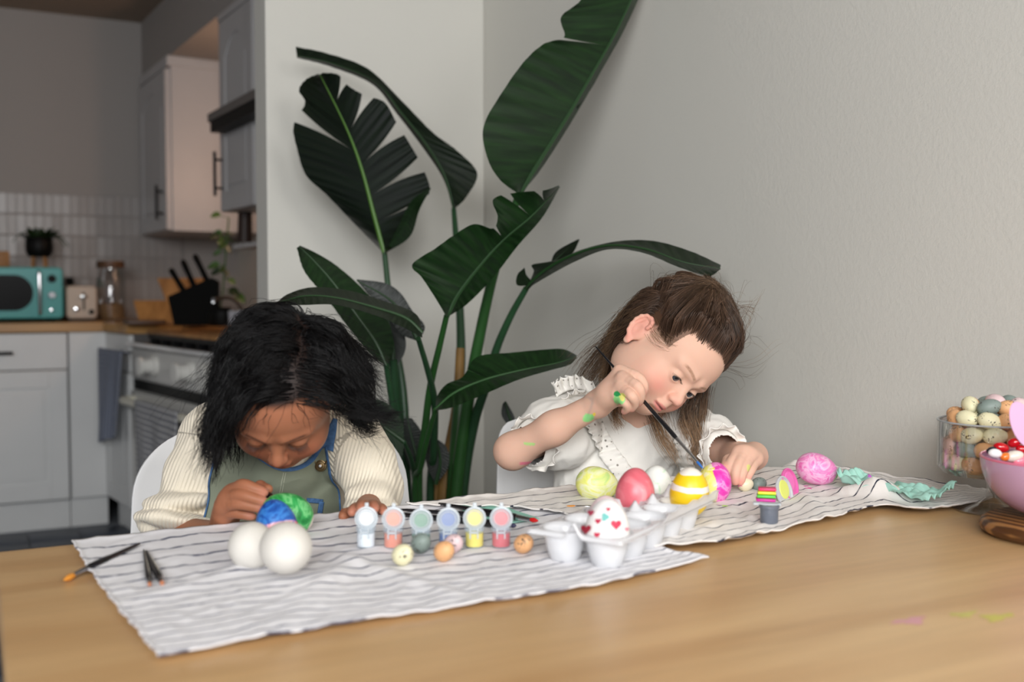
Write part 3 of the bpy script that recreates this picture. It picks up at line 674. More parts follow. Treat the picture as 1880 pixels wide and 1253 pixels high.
def cloth(name, back, front, left, right, m, label, bumps, seed, z0=.7515, n=300, mm=160, amp=1.0):
    G = coons(back, front, left, right, n, mm); G[..., 2] = 0
    wid = np.linalg.norm(G[0, 0] - G[-1, 0]); ln = np.linalg.norm(G[0, 0] - G[0, -1])
    u = np.linspace(0, ln, n)[None, :] * np.ones((mm, 1)); v = np.linspace(0, wid, mm)[:, None] * np.ones((1, n))
    p = np.stack([G[..., 0], G[..., 1], np.zeros_like(u)], -1)
    q1 = np.stack([(p[..., 0] * .8 + p[..., 1] * .6) * 14, (p[..., 1] * .8 - p[..., 0] * .6) * 34, 0 * u], -1)
    w = .0028 * (1 - np.abs(noise(q1, 1, seed)) * 2.2) + .0012 * noise(p, 60, seed + 3)
    w += .0016 * (1 - np.abs(noise(np.stack([p[..., 0] * 40, p[..., 1] * 12, 0 * u], -1), 1, seed + 5)) * 2)
    z = np.maximum(w, 0) * amp
    for (bx_, by_, dx_, dy_, hgt, sl, sw) in bumps:      # ridge: centre, direction, height, length, width
        rx = p[..., 0] - bx_; ry = p[..., 1] - by_; al = rx * dx_ + ry * dy_; ac = -rx * dy_ + ry * dx_
        z = z + hgt * np.exp(-(al / sl) ** 2 - (ac / sw) ** 2)
    e = np.minimum(np.minimum(u, ln - u), np.minimum(v, wid - v)); z = z + .0022 * np.exp(-(e / .005) ** 2)   # hem
    over = np.clip(p[..., 1] - TY1 - .001, 0, None)
    G[..., 2] = z0 + z - over * .9
    G[..., :2] += .0014 * np.stack([noise(p, 50, seed + 8), noise(p, 50, seed + 9)], -1) * (1 + 2 * np.exp(-(e / .01) ** 2))[..., None]
    o = raw(name, G.reshape(-1, 3), grid_faces(mm, n), m, None, uvs=np.stack([u.ravel(), v.ravel()], 1))
    sd = o.modifiers.new('thick', 'SOLIDIFY'); sd.thickness = .0016; sd.offset = -1
    tag(o, label, 'cloth'); return o
m_clA = clothmat('striped_linen_left', srgb(232, 231, 234), srgb(70, 74, 100), 38, .035, .085)
m_clB = clothmat('striped_linen_right', srgb(234, 229, 224), srgb(36, 38, 58), 36, .03, .06)
cornBL = onz(130, 1000); cA = [cornBL, [.25, 1.283, 0], [.45, 1.285, 0], onz(1010, 905)]
cloth('striped_cloth', cA, zp([(290, 1217), (560, 1165), (860, 1117), (1100, 1080), (1300, 1030)]), zp([(130, 1000), (178, 1075), (212, 1120), (250, 1165), (290, 1217)]),
      zp([(1010, 905), (1100, 960), (1210, 1010), (1300, 1030)]), m_clA, 'white cloth with blurred grey-blue stripes spread under the white eggs and paint pots',
      [(.30, .97, .6, .8, .006, .12, .018), (.36, 1.0, .3, -.95, .004, .12, .012), (.22, 1.05, .8, .5, .004, .1, .012)], 2, amp=.7)
rb = onz(1603, 925); 
cloth('striped_cloth', [[.50, 1.274, 0], [.66, 1.280, 0], [.88, 1.286, 0], onz(1330, 862), onz(1450, 858), onz(1560, 872), onz(1700, 893), onz(1815, 909)],
      zp([(1170, 1014), (1290, 1012), (1400, 990), (1500, 968), (1592, 944), (1625, 938), (1680, 946), (1745, 941), (1822, 925)]),
      [[.50, 1.274, 0]] + zp([(1010, 950), (1100, 990), (1170, 1014)]), zp([(1815, 909), (1819, 916), (1822, 925)]), m_clB,
      'cream cloth with thin black stripes under the egg being painted and the teal napkin',
      [(rb[0] + .004, rb[1] - .004, -.35, .93, .026, .042, .015), (onz(1340, 855)[0], onz(1340, 855)[1] , .9, -.3, .014, .05, .012), (onz(1430, 862)[0], onz(1430, 862)[1], .6, -.8, .012, .04, .010), (.98, 1.05, .5, .85, .006, .07, .014)], 11, z0=.7545, amp=1.2)
# ================================================================== CHAIRS
m_shell = mat('white_plastic', srgb(222, 222, 222), .38, sss=.0)
m_beech = wood('beech', srgb(190, 150, 100), srgb(215, 178, 130), .45, 2, 2)
def chair(loc, rz, label, W=.225, corner=.07, top=.81):
    c = empty('dining_chair', loc, label, 'chair', rz=rz)
    prof = spline([(-.20, .425), (-.175, .452), (-.05, .445), (.09, .432), (.165, .452), (.20, .53), (.222, .64), (.238, top - .06), (.245, top)], 60)
    nu = 41; V = []; n = len(prof); arc = np.concatenate([[0], np.cumsum(np.linalg.norm(np.diff(prof, axis=0), axis=1))]); tot = arc[-1]
    tan = np.gradient(prof, axis=0); tan /= np.linalg.norm(tan, axis=1)[:, None]; nor = np.stack([-tan[:, 1], tan[:, 0]], 1)
    for i in range(n):
        s = arc[i]; d1 = tot - s; hw = W * (.93 + .07 * sin(pi * min(1, s / tot)))
        if d1 < corner: hw -= corner - math.sqrt(max(0, corner ** 2 - (corner - d1) ** 2)) - 0
        if s < .06: hw -= .06 - math.sqrt(max(0, .06 ** 2 - (.06 - s) ** 2))
        back = sstep(.4, .6, s / tot)
        for k in range(nu):
            u = -1 + 2 * k / (nu - 1); off = (.055 * abs(u) ** 2.6) * (1 - .55 * back) * min(1, d1 / .05 + .15) * min(1, s / .05 + .1)
            V.append((u * hw, prof[i, 0] + nor[i, 0] * off, prof[i, 1] + nor[i, 1] * off))
    o = raw('seat_shell', V, grid_faces(n, nu), m_shell, c, local=True)
    s = o.modifiers.new('thick', 'SOLIDIFY'); s.thickness = .006; s.offset = 0
    b = o.modifiers.new('bevel', 'BEVEL'); b.width = .002; b.segments = 2
    for sx in (-1, 1):
        for sy in (-1, 1):
            q = MB(); q.tube([(sx * .12, sy * .10, .425), (sx * .20, sy * .19 + .0, .0)], [.017, .011], 10); q.build('leg', m_beech, c, local=True)
    q = MB(); q.tube([(-.12, -.10, .42), (.12, .10, .42)], .006, 8); q.tube([(.12, -.10, .42), (-.12, .10, .42)], .006, 8)
    q.tube([(-.155, -.14, .24), (.155, .14, .24)], .004, 8); q.tube([(.155, -.14, .24), (-.155, .14, .24)], .004, 8); q.build('wire_brace', m_black, c, local=True)
    return c
c1 = P(470, 790, 1.69); chair((c1[0], c1[1] - .245, 0), radians(-6), 'white plastic shell chair behind the dark-haired child on the left', corner=.10, top=.82)
c2 = P(1068, 770, 1.88); chair((c2[0], c2[1] - .245, 0), radians(-12), 'white plastic shell chair behind the brown-haired child on the right', corner=.045, top=.815, W=.225)

# ================================================================== EGGS
def eggmesh(L, D, asym=.10, n=28, m=32):
    V = []; F = []
    for i in range(n + 1):
        t = pi * i / n; z = -L / 2 * cos(t); r = D / 2 * sin(t) * (1 - asym * (-cos(t)))
        for k in range(m): a = 2 * pi * k / m; V.append((r * cos(a), r * sin(a), z))
    return np.array(V), np.array([(i * m + k, i * m + (k + 1) % m, (i + 1) * m + (k + 1) % m, (i + 1) * m + k) for i in range(n) for k in range(m)])
def egg(name, c, axis, L, D, m, label, cat='egg', group=None, spin=0.0, asym=.10, res=1.0):
    V, F = eggmesh(L, D, asym, int(28 * res), int(32 * res))
    me = bpy.data.meshes.new(name); me.from_pydata([tuple(v) for v in V], [], [tuple(int(i) for i in f) for f in F]); me.update()
    bm = bmesh.new(); bm.from_mesh(me); bmesh.ops.remove_doubles(bm, verts=bm.verts, dist=1e-6); bm.to_mesh(me); bm.free()
    me.polygons.foreach_set('use_smooth', [True] * len(me.polygons)); me.materials.append(m)
    o = bpy.data.objects.new(name, me); COL.objects.link(o); o.location = tuple(float(a) for a in c)
    o.rotation_euler = (Vector(axis).to_track_quat('Z', 'Y') @ Euler((0, 0, spin)).to_quaternion()).to_euler()
    tag(o, label, cat, group); return o
def locq(axis, spin=0.0): return (Vector(axis).to_track_quat('Z', 'Y') @ Euler((0, 0, spin)).to_quaternion()).inverted()
def marble(name, stops, scale=30, dist=1.6, rough=.35, zsplit=None, bump=.15, detail=4):
    """poured paint: a colour ramp over warped noise (object space). zsplit=(axis, pos, stops2)"""
    m = bpy.data.materials.new(name); m.use_nodes = True; N = m.node_tree.nodes; L = m.node_tree.links; b = N['Principled BSDF']; b.inputs['Roughness'].default_value = rough
    tc = N.new('ShaderNodeTexCoord'); n = N.new('ShaderNodeTexNoise'); n.inputs['Scale'].default_value = scale; n.inputs['Detail'].default_value = detail; n.inputs['Distortion'].default_value = dist
    L.new(tc.outputs['Object'], n.inputs['Vector'])
    def ramp(st):
        r = N.new('ShaderNodeValToRGB'); r.color_ramp.elements[0].position = st[0][0]; r.color_ramp.elements[0].color = st[0][1]
        r.color_ramp.elements[1].position = st[1][0]; r.color_ramp.elements[1].color = st[1][1]
        for p_, c_ in st[2:]: e = r.color_ramp.elements.new(p_); e.color = c_
        L.new(n.outputs[0], r.inputs[0]); return r.outputs[0]
    out = ramp(stops)
    if zsplit:
        for (vec, pos, wv, st) in zsplit:
            vm = N.new('ShaderNodeVectorMath'); vm.operation = 'DOT_PRODUCT'; vm.inputs[1].default_value = vec; L.new(tc.outputs['Object'], vm.inputs[0])
            ad = N.new('ShaderNodeMath'); ad.operation = 'MULTIPLY_ADD'; ad.inputs[1].default_value = wv; L.new(n.outputs[0], ad.inputs[0]); L.new(vm.outputs['Value'], ad.inputs[2])
            mr = N.new('ShaderNodeMapRange'); mr.inputs[1].default_value = pos; mr.inputs[2].default_value = pos + .0015; L.new(ad.outputs[0], mr.inputs[0])
            mx = N.new('ShaderNodeMix'); mx.data_type = 'RGBA'; L.new(mr.outputs[0], mx.inputs[0]); L.new(out, mx.inputs[6]); L.new(ramp(st), mx.inputs[7]); out = mx.outputs[2]
    L.new(out, b.inputs['Base Color'])
    bp = N.new('ShaderNodeBump'); bp.inputs['Strength'].default_value = bump; bp.inputs['Distance'].default_value = .0006; L.new(n.outputs[0], bp.inputs['Height']); L.new(bp.outputs[0], b.inputs['Normal'])
    return m
def at(x, y, zc):
    """centre of something whose centre sits at height zc and shows at pixel x,y"""
    return onz(x, y, zc)
CZ = .7545; CB = .758
Rt = _R; Dn = np.array([_F[0], _F[1], 0]); Dn /= np.linalg.norm(Dn)
m_eggw = mat('eggshell_white', srgb(222, 218, 210), .55, bump=.08, bscale=500)
def toward(a, b, c=0): return tuple(Rt * a + Dn * b + np.array([0, 0, c]))
# two white eggs
egg('white_egg', P(462, 1001, 1.078), toward(-.3, 1, .1), .060, .0475, m_eggw, 'plain white egg on the striped cloth, left and partly behind the other')
egg('white_egg', P(525, 1007, 1.018), toward(.25, -1, .12), .062, .0505, m_eggw, 'plain white egg on the striped cloth, right and in front of the other')
# eggs held by the left child
m_gr = marble('green_paint_egg', [(.35, srgb(30, 130, 60)), (.47, srgb(60, 170, 90)), (.55, srgb(120, 205, 130)), (.66, srgb(50, 160, 80))], 45, 2.5, zsplit=[((0, 0, -1), .0265, .0, [(0, srgb(240, 225, 215)), (1, srgb(240, 225, 215))])])
egg('painted_egg', P(528, 945, 1.235), toward(-.85, -.2, .45), .062, .050, m_gr, 'egg painted in streaky greens, held behind the blue egg')
m_bl = marble('blue_paint_egg', [(.3, srgb(20, 50, 120)), (.45, srgb(36, 92, 176)), (.58, srgb(60, 130, 205)), (.68, srgb(30, 80, 165))], 50, 2, zsplit=[(tuple(locq(toward(-.25, .2, .93)) @ Vector(toward(.25, -.35, -.85))), .004, .008, [(.4, srgb(232, 90, 120)), (.5, srgb(240, 200, 210)), (.58, srgb(90, 90, 190)), (.65, srgb(235, 100, 130))])])
egg('painted_egg', P(508, 966, 1.175), toward(-.25, .2, .93), .060, .046, m_bl, 'egg painted blue with pink blotches low down, just behind the white eggs')
# carton eggs
crt_o = onz(1097, 1050, .7535); rowd = np.array([.52 * _R[0] + .85 * Dn[0], .52 * _R[1] + .85 * Dn[1], 0]); rowd /= np.linalg.norm(rowd); cold = np.array([-rowd[1], rowd[0], 0])
SP = .0485; R0 = crt_o + rowd * .022                       # right hand column start (nearest cup)
def cup(col, k): return R0 + cold * (SP * 1.02) * col + rowd * SP * k
def m_hearts():
    m = mat('hearts_base', srgb(240, 238, 236), .5); return m
e = cup(0, 0); he = egg('painted_egg', (e[0], e[1], .794), (0, 0, 1), .060, .0455, m_hearts(), 'white egg with small red hearts in the nearest carton cup')
def decal_heart(parent, cx, cy, size, colr, tri=False):
    """small flat sticker wrapped on the egg front"""
    c = np.array([e[0], e[1], .794]); n = 16; pts = []
    for k in range(n):
        t = 2 * pi * k / n
        if tri: x_, y_ = cos(t) * (1 + .2 * cos(3 * t)), sin(t) * (1 + .2 * cos(3 * t))
        else: x_, y_ = 16 * sin(t) ** 3 / 16, (13 * cos(t) - 5 * cos(2 * t) - 2 * cos(3 * t) - cos(4 * t)) / 16
        pts.append((x_ * size * 1.25, y_ * size * 1.25))
    V = []
    def surf(px_, py_):
        r_ = ray(px_, py_); best = None; o_ = _C
        L_, D_ = .0304, .02305
        A = np.array([1 / D_, 1 / D_, 1 / L_]); oo = (o_ - c) * A; dd = r_ * A
        aa = dd @ dd; bb = 2 * oo @ dd; cc = oo @ oo - 1; disc = max(0, bb * bb - 4 * aa * cc); t_ = (-bb - math.sqrt(disc)) / (2 * aa); p_ = o_ + r_ * t_
        f_ = 1.04; z_ = (p_[2] - c[2]); asy = 1 - .10 * (z_ / L_); q_ = c + (p_ - c) * np.array([asy, asy, 1]) ; nn = (p_ - c) / np.linalg.norm(p_ - c)
        return q_ + nn * .0009
    V.append(surf(cx, cy))
    for (x_, y_) in pts: V.append(surf(cx + x_, cy - y_))
    q = MB(); q.add(V, [(0, k + 1, (k + 1) % n + 1) for k in range(n)]); q.build('heart_print' if not tri else 'teal_print', mat('print_%d_%d_%d' % colr[:3], srgb(*colr), .5), parent)
for cx, cy, s, cl, tr in ((1131, 964, 8, (205, 50, 80), 0), (1098, 958, 4.5, (190, 40, 75), 0), (1077, 972, 7.5, (170, 25, 55), 0), (1097, 982, 4.5, (200, 50, 80), 0), (1084, 943, 5, (190, 70, 95), 0), (1117, 937, 3.5, (190, 50, 80), 0), (1111, 951, 5.5, (110, 185, 180), 1), (1150, 972, 3, (220, 130, 150), 0), (1125, 993, 4, (200, 60, 90), 0)):
    decal_heart(he, cx, cy, s, cl, tr)
m_pink = marble('pink_paint_egg', [(.3, srgb(214, 92, 106)), (.5, srgb(226, 112, 124)), (.62, srgb(238, 140, 148)), (.7, srgb(245, 185, 185))], 26, 1.2)
e = cup(1, 4); egg('painted_egg', P(1166, 905, 1.265), (.05, 0, 1), .060, .047, m_pink, 'egg painted coral pink standing in the egg carton')
m_pp = marble('pale_pink_egg', [(.35, srgb(238, 200, 205)), (.6, srgb(244, 225, 226))], 20, 1)
e = cup(1, 2); egg('painted_egg', (e[0], e[1], .779), (0, .1, 1), .054, .043, m_pp, 'pale pink egg low in the carton, behind the hearts egg')
m_wg = marble('white_green_egg', [(.4, srgb(240, 240, 235)), (.58, srgb(232, 236, 226)), (.66, srgb(190, 225, 190)), (.72, srgb(235, 225, 215))], 40, 2)
egg('painted_egg', P(1203, 897, 1.33), toward(.1, 0, 1), .058, .044, m_wg, 'whitish egg with faint green dabs behind the coral pink egg')
# striped yellow egg : bands are separate stops along its axis
def banded(name, bands):
    m = bpy.data.materials.new(name); m.use_nodes = True; N = m.node_tree.nodes; L = m.node_tree.links; b = N['Principled BSDF']; b.inputs['Roughness'].default_value = .35
    tc = N.new('ShaderNodeTexCoord'); n = N.new('ShaderNodeTexNoise'); n.inputs['Scale'].default_value = 60; L.new(tc.outputs['Object'], n.inputs['Vector'])
    sp = N.new('ShaderNodeSeparateXYZ'); L.new(tc.outputs['Object'], sp.inputs[0])
    a = N.new('ShaderNodeMath'); a.operation = 'MULTIPLY_ADD'; a.inputs[1].default_value = .004; L.new(n.outputs[0], a.inputs[0]); L.new(sp.outputs[2], a.inputs[2])
    mr = N.new('ShaderNodeMapRange'); mr.inputs[1].default_value = -.03; mr.inputs[2].default_value = .034; L.new(a.outputs[0], mr.inputs[0])
    r = N.new('ShaderNodeValToRGB'); r.color_ramp.interpolation = 'CONSTANT'; r.color_ramp.elements[0].color = bands[0][1]; r.color_ramp.elements[1].position = bands[1][0]; r.color_ramp.elements[1].color = bands[1][1]
    for p_, c_ in bands[2:]: e_ = r.color_ramp.elements.new(p_); e_.color = c_
    L.new(mr.outputs[0], r.inputs[0]); L.new(r.outputs[0], b.inputs['Base Color']); return m
Yl = srgb(244, 205, 30); Wh = srgb(242, 236, 226)
egg('painted_egg', P(1266, 904, 1.262), toward(.04, -.1, 1), .060, .047, banded('yellow_bands', [(0, Yl), (.34, srgb(232, 190, 20)), (.37, Yl), (.56, Wh), (.67, Yl), (.86, Wh)]), 'egg with yellow and white bands at the far end of the carton')
m_yg = marble('yellow_green_egg', [(.3, srgb(214, 226, 110)), (.42, srgb(236, 236, 130)), (.5, srgb(236, 238, 200)), (.58, srgb(226, 232, 140)), (.7, srgb(170, 215, 130))], 22, 2.2)
egg('painted_egg', P(1096, 889, 1.42), toward(1, -.15, -.12), .058, .0465, m_yg, 'egg marbled pale yellow and green lying behind the carton')
# the egg being painted
m_py = marble('pink_yellow_egg', [(.35, srgb(225, 50, 170)), (.47, srgb(236, 80, 190)), (.55, srgb(245, 160, 215)), (.62, srgb(228, 60, 175))], 34, 2.6,
              zsplit=[(tuple(locq(toward(.25, .35, .95)) @ Vector(toward(-.93, -.1, -.05))), .0075, .010, [(.35, srgb(240, 232, 90)), (.5, srgb(246, 238, 150)), (.6, srgb(250, 240, 225)), (.66, srgb(236, 228, 80))])])
o = egg('painted_egg', P(1311, 887, 1.40), toward(.25, .35, .95), .056, .046, m_py, 'half magenta half yellow egg under the paintbrush tip', spin=0)
m_mag = marble('marbled_pink_egg', [(.3, srgb(228, 60, 160)), (.42, srgb(238, 140, 200)), (.5, srgb(244, 190, 222)), (.58, srgb(234, 120, 190)), (.68, srgb(244, 170, 205))], 26, 3,
               zsplit=[((0, 0, 1), .0225, -.004, [(0, srgb(140, 220, 120)), (.52, srgb(150, 225, 130)), (.62, srgb(220, 240, 240)), (1, srgb(250, 150, 200))])])
egg('painted_egg', P(1500, 862, 1.50), toward(.93, -.1, -.28), .060, .0445, m_mag, 'magenta marbled egg with green end, alone beside the wall')
# speckled mini eggs
def speck(name, col, dens=.36, dot=(60, 52, 45)):
    m = bpy.data.materials.new(name); m.use_nodes = True; N = m.node_tree.nodes; L = m.node_tree.links; b = N['Principled BSDF']; b.inputs['Roughness'].default_value = .5
    tc = N.new('ShaderNodeTexCoord'); oi = N.new('ShaderNodeObjectInfo'); ad = N.new('ShaderNodeVectorMath'); ad.operation = 'ADD'; L.new(tc.outputs['Object'], ad.inputs[0]); L.new(oi.outputs['Random'], ad.inputs[1])
    v = N.new('ShaderNodeTexNoise'); v.inputs['Scale'].default_value = 420; v.inputs['Detail'].default_value = 1; L.new(ad.outputs[0], v.inputs['Vector'])
    n = N.new('ShaderNodeTexNoise'); n.inputs['Scale'].default_value = 90; L.new(ad.outputs[0], n.inputs['Vector'])
    s = N.new('ShaderNodeMath'); s.operation = 'MULTIPLY'; L.new(v.outputs[0], s.inputs[0]); L.new(n.outputs[0], s.inputs[1])
    r = N.new('ShaderNodeMapRange'); r.inputs[1].default_value = dens; r.inputs[2].default_value = dens + .02; L.new(s.outputs[0], r.inputs[0])
    mx = N.new('ShaderNodeMix'); mx.data_type = 'RGBA'; mx.inputs[6].default_value = col; mx.inputs[7].default_value = srgb(*dot); L.new(r.outputs[0], mx.inputs[0]); L.new(mx.outputs[2], b.inputs['Base Color'])
    return m
SPK = {'cream': speck('speck_cream', srgb(232, 226, 188)), 'grey-green': speck('speck_grey', srgb(128, 142, 136)), 'peach': speck('speck_peach', srgb(226, 172, 122)), 'pale pink': speck('speck_pink', srgb(226, 198, 200))}
for (x, y, d, colr, lab, L_, D_) in ((740, 1034, 1.075, 'cream', 'cream mini egg nearest the camera in front of the paint pots', .026, .0215),
    (773, 1013, 1.125, 'grey-green', 'grey-green mini egg in front of the green paint pot', .026, .021), (816, 1026, 1.09, 'peach', 'peach mini egg in front of the pale pink one', .025, .021),
    (833, 1012, 1.125, 'pale pink', 'pale pink mini egg leaning behind a peach one', .025, .020), (962, 1003, 1.125, 'peach', 'peach mini egg beside the egg carton', .025, .020)):
    p = P(x, y, d); p[2] = max(p[2], CB + D_ / 2 - .001); egg('mini_egg', p, toward(.4, -.6, .5), L_, D_, SPK[colr], lab, group='mini eggs on the left cloth')
p = P(1369, 890, 1.46); o = egg('mini_egg', p, toward(1, 0, .2), .022, .019, marble('cream_pink_dab', [(.45, srgb(235, 226, 195)), (.6, srgb(232, 224, 190)), (.63, srgb(225, 70, 150)), (.75, srgb(225, 70, 150))], 55, .5), 'cream mini egg with magenta dab beside the child\'s fingers', group='mini eggs by the hand')
egg('mini_egg', P(1394, 889, 1.475), toward(.7, .5, .1), .024, .019, SPK['grey-green'], 'grey mini egg between the fingers and the grey paint pot', group='mini eggs by the hand')

# ================================================================== EGG CARTON
m_plas = frosted('carton_plastic', srgb(246, 247, 250), .42, .2)
ct = empty('egg_carton', tuple(cup(.5, 2) * np.array([1, 1, 0]) + np.array([0, 0, .7535])), 'clear plastic egg carton running away from the camera with eggs in it', 'egg carton')
ZR = .789
for col in (0, 1):
    for k in range(5):
        c = cup(col, k); V = []; F = []; n = 24
        prof = [(.0, .000), (.012, .0), (.0165, .004), (.020, .016), (.0228, .030), (.0243, ZR - .7535)]
        for r, z in prof:
            for i in range(n):
                a = 2 * pi * i / n; sq = 1 + .10 * (z / .036) * (abs(cos(2 * a + 0)) ** 2 - .5) * -1
                dv = rowd * cos(a) + cold * sin(a); V.append(np.array([c[0], c[1], .7535 + z]) + dv * r * (1.0 + (.04 * cos(12 * a) * (z > .002) * .3)))
        for j in range(len(prof) - 1):
            for i in range(n): i2 = (i + 1) % n; F.append((j * n + i, j * n + i2, (j + 1) * n + i2, (j + 1) * n + i))
        o = raw('cup', V, F, m_plas, ct); s = o.modifiers.new('thick', 'SOLIDIFY'); s.thickness = .0007
# flange between cups
q = MB(); nn = 0; V = []; F = []
U_ = np.linspace(-.62, 4.62, 90); W_ = np.linspace(-.62, 1.62, 40)
idx = -np.ones((len(U_), len(W_)), int); pts = []
for i, a in enumerate(U_):
    for j, b_ in enumerate(W_):
        p = cup(b_, a); da = (a - round(min(max(a, 0), 4))) * SP; db = (b_ - round(min(max(b_, 0), 1))) * SP; r = math.hypot(da, db)
        if r > .0232:
            edge = min(a + .62, 4.62 - a, b_ + .62, 1.62 - b_) * SP
            z = ZR + .0 + .016 * max(0, 1 - abs(b_ - .5) / .22) * max(0, (r - .026) / .01 if r < .036 else 1) - .004 * (edge < .002)
            idx[i, j] = len(pts); pts.append((p[0], p[1], z))
for i in range(len(U_) - 1):
    for j in range(len(W_) - 1):
        ids = [idx[i, j], idx[i + 1, j], idx[i + 1, j + 1], idx[i, j + 1]]
        if min(ids) >= 0: F.append(tuple(ids))
o = raw('rim', pts, F, m_plas, ct); s = o.modifiers.new('thick', 'SOLIDIFY'); s.thickness = .0007
# low side flap along the right edge
V = []; 
for i, a in enumerate(np.linspace(-.55, 4.7, 40)):
    for j, t in enumerate(np.linspace(0, 1, 8)):
        p = cup(-.64 - .10 * t, a); V.append((p[0], p[1], ZR - .001 + .013 * sin(t * pi * .55) * sstep(.5, 2.2, a) + .0015 * sin(a * 9) * t))
o = raw('side_flap', V, grid_faces(40, 8), m_plas, ct); s = o.modifiers.new('thick', 'SOLIDIFY'); s.thickness = .0007

# ================================================================== PAINT POTS
m_pot = frosted('pot_plastic', srgb(226, 232, 236), .45, .25); m_cupp = frosted('cup_plastic', srgb(235, 240, 244), .82, .2)
PAINTS = [('white', srgb(240, 240, 240)), ('orange', srgb(240, 130, 92)), ('green', srgb(36, 128, 92)), ('blue', srgb(46, 98, 172)), ('yellow', srgb(244, 220, 50)), ('red', srgb(226, 62, 78))]
for (x, y), (nm, colr) in zip(((672, 1006), (722, 1007), (773, 1010), (823, 1008), (871, 1006), (920, 1006)), PAINTS):
    b0 = onz(x, y - 1.5, CB - .002); r = .0100; zb = b0[2]; h = .0185
    pot = empty('paint_pot', b0, 'small clear pot of %s paint with its lid flipped up' % nm, 'paint pot', 'row of six paint pots')
    M0 = T(b0[0], b0[1], zb)
    q = MB(); q.lathe([(0, .0), (r * .92, .0), (r, .0015), (r, h), (r * 1.12, h), (r * 1.12, h + .0035), (r * .9, h + .0035), (r * .9, .0015), (0, .0015)], 28, M0); q.build('cup', m_cupp, pot)
    mp_ = mat('paint_' + nm, colr, .3); mres = mat('residue_' + nm, tuple(.62 * c + .24 for c in colr[:3]) + (1,), .4)
    q = MB(); q.lathe([(0, .0016), (r * .93, .0016), (r * .975, .003), (r * .975, h * .86), (0, h * .86)], 28, M0); q.build('paint', mp_, pot)
    # lid : disc standing up behind, leaning back, face to the camera
    Ml = T(b0[0], b0[1], zb + h + .012, rz=-YAW + .02 * (x % 5 - 2)) @ T(0, .0065, 0) @ Euler((radians(84), 0, 0)).to_matrix().to_4x4()
    q = MB(); q.lathe([(0, -.001), (r * 1.22, -.001), (r * 1.28, .0), (r * 1.28, .0035), (r * 1.12, .0038), (r * 1.08, .0012), (0, .0012)], 28, Ml); q.build('lid', m_pot, pot)
    q = MB(); q.lathe([(r * .86, .0012), (r * .88, .0044), (r * .76, .0044), (r * .74, .0012)], 28, Ml); q.build('lid_ring', m_pot, pot)
    q = MB(); q.lathe([(0, .0014), (r * .95, .0014), (r * .92, .0022), (0, .0024)], 24, Ml)
    q.build('paint_residue', mres, pot)
    q = MB(); q.rbox((-.0022, r * 1.1, -.0005), (.0022, r * 1.1 + .006, .0014), .0006, 1, Ml); q.build('lid_tab', m_pot, pot)
    Mh = T(b0[0], b0[1], zb, rz=-YAW)
    q = MB(); q.box((-.0048, -r * 1.22, h - .007), (-.0034, -r * 1.04, h + .004), Mh); q.box((.0034, -r * 1.22, h - .007), (.0048, -r * 1.04, h + .004), Mh); q.box((-.0048, -r * 1.22, h - .001), (.0048, -r * 1.04, h + .0005), Mh); q.build('hinge', m_pot, pot)
# link between two pots
# ================================================================== BRUSHES
m_hand = mat('brush_handle', srgb(22, 22, 26), .22, coat=.5); m_ferr = mat('ferrule', srgb(200, 202, 208), .22, 1.0)
def brush(tip, end, r, label, bristle, bl=.012, fl=.022, name='paintbrush', wet=None, group=None, bw=1.0):
    tip = np.array(tip, float); end = np.array(end, float); d = (end - tip); L = np.linalg.norm(d); d /= L
    br = empty(name, (tip + end) / 2, label, 'paintbrush', group)
    f = lambda s: tip + d * s
    q = MB(); q.tube([f(fl + bl - .001), f(fl + bl + .004), f(fl + bl + .03), f(L * .6), f(L * .93), f(L)], [r * .8, r, r * 1.05, r * .8, r * .5, r * .3], 12); q.build('handle', m_hand, br)
    q = MB(); q.tube([f(bl * .9), f(bl + .002), f(bl + fl * .5), f(bl + fl)], [r * .55, r * .62, r * .7, r * .86], 12); q.build('ferrule', m_ferr, br)
    q = MB(); q.tube([f(0), f(bl * .25), f(bl * .6), f(bl)], [r * .12, r * .42 * bw, r * .62 * bw, r * .55], 10); q.build('bristles', bristle, br)
    return br
m_bor = mat('bristle_orange', srgb(214, 140, 50), .7, bump=.3); m_btan = mat('bristle_tan', srgb(206, 136, 100), .7, bump=.3)
def pz(x, y, z): return onz(x, y, z)
brush(pz(117, 1066, .7535), pz(256, 999, .7585), .0042, 'black paintbrush with orange bristles hanging over the cloth corner', m_bor, .016, .022, bw=1.3)
brush(pz(275, 1076, .7575), pz(264, 1010, .7565), .0033, 'short dark paintbrush on the cloth, left of the close pair', m_btan, .009, .013, group='pair of dark brushes')
brush(pz(299, 1074, .7575), pz(269, 1012, .7575), .0038, 'short dark paintbrush on the cloth, right of the close pair', m_btan, .009, .014, group='pair of dark brushes')
brush(pz(988, 957, .764), pz(806, 925, .761), .0042, 'black paintbrush with red-wet tip behind the paint pots', mat('bristle_red', srgb(200, 30, 30), .3), .012, .022, bw=1.2)
brush(pz(948, 966, .760), pz(694, 941, .7585), .0046, 'long black brush lying behind the paint pots, nearest to them', mat('bristle_cl', srgb(60, 60, 90), .5), .006, .012)
brush(pz(935, 950, .759), pz(735, 936, .7585), .0036, 'thin black brush behind the paint pots, farther from them', m_btan, .006, .014)
brush(pz(1038, 930, .759), pz(1165, 932, .759), .0028, 'paintbrush with orange tip lying behind the carton', m_bor, .014, .03)
brush(pz(1343, 931, .759), pz(1225, 925, .759), .0026, 'paintbrush with green-yellow tip sticking out right of the carton', mat('bristle_green', srgb(170, 205, 90), .4), .013, .03)
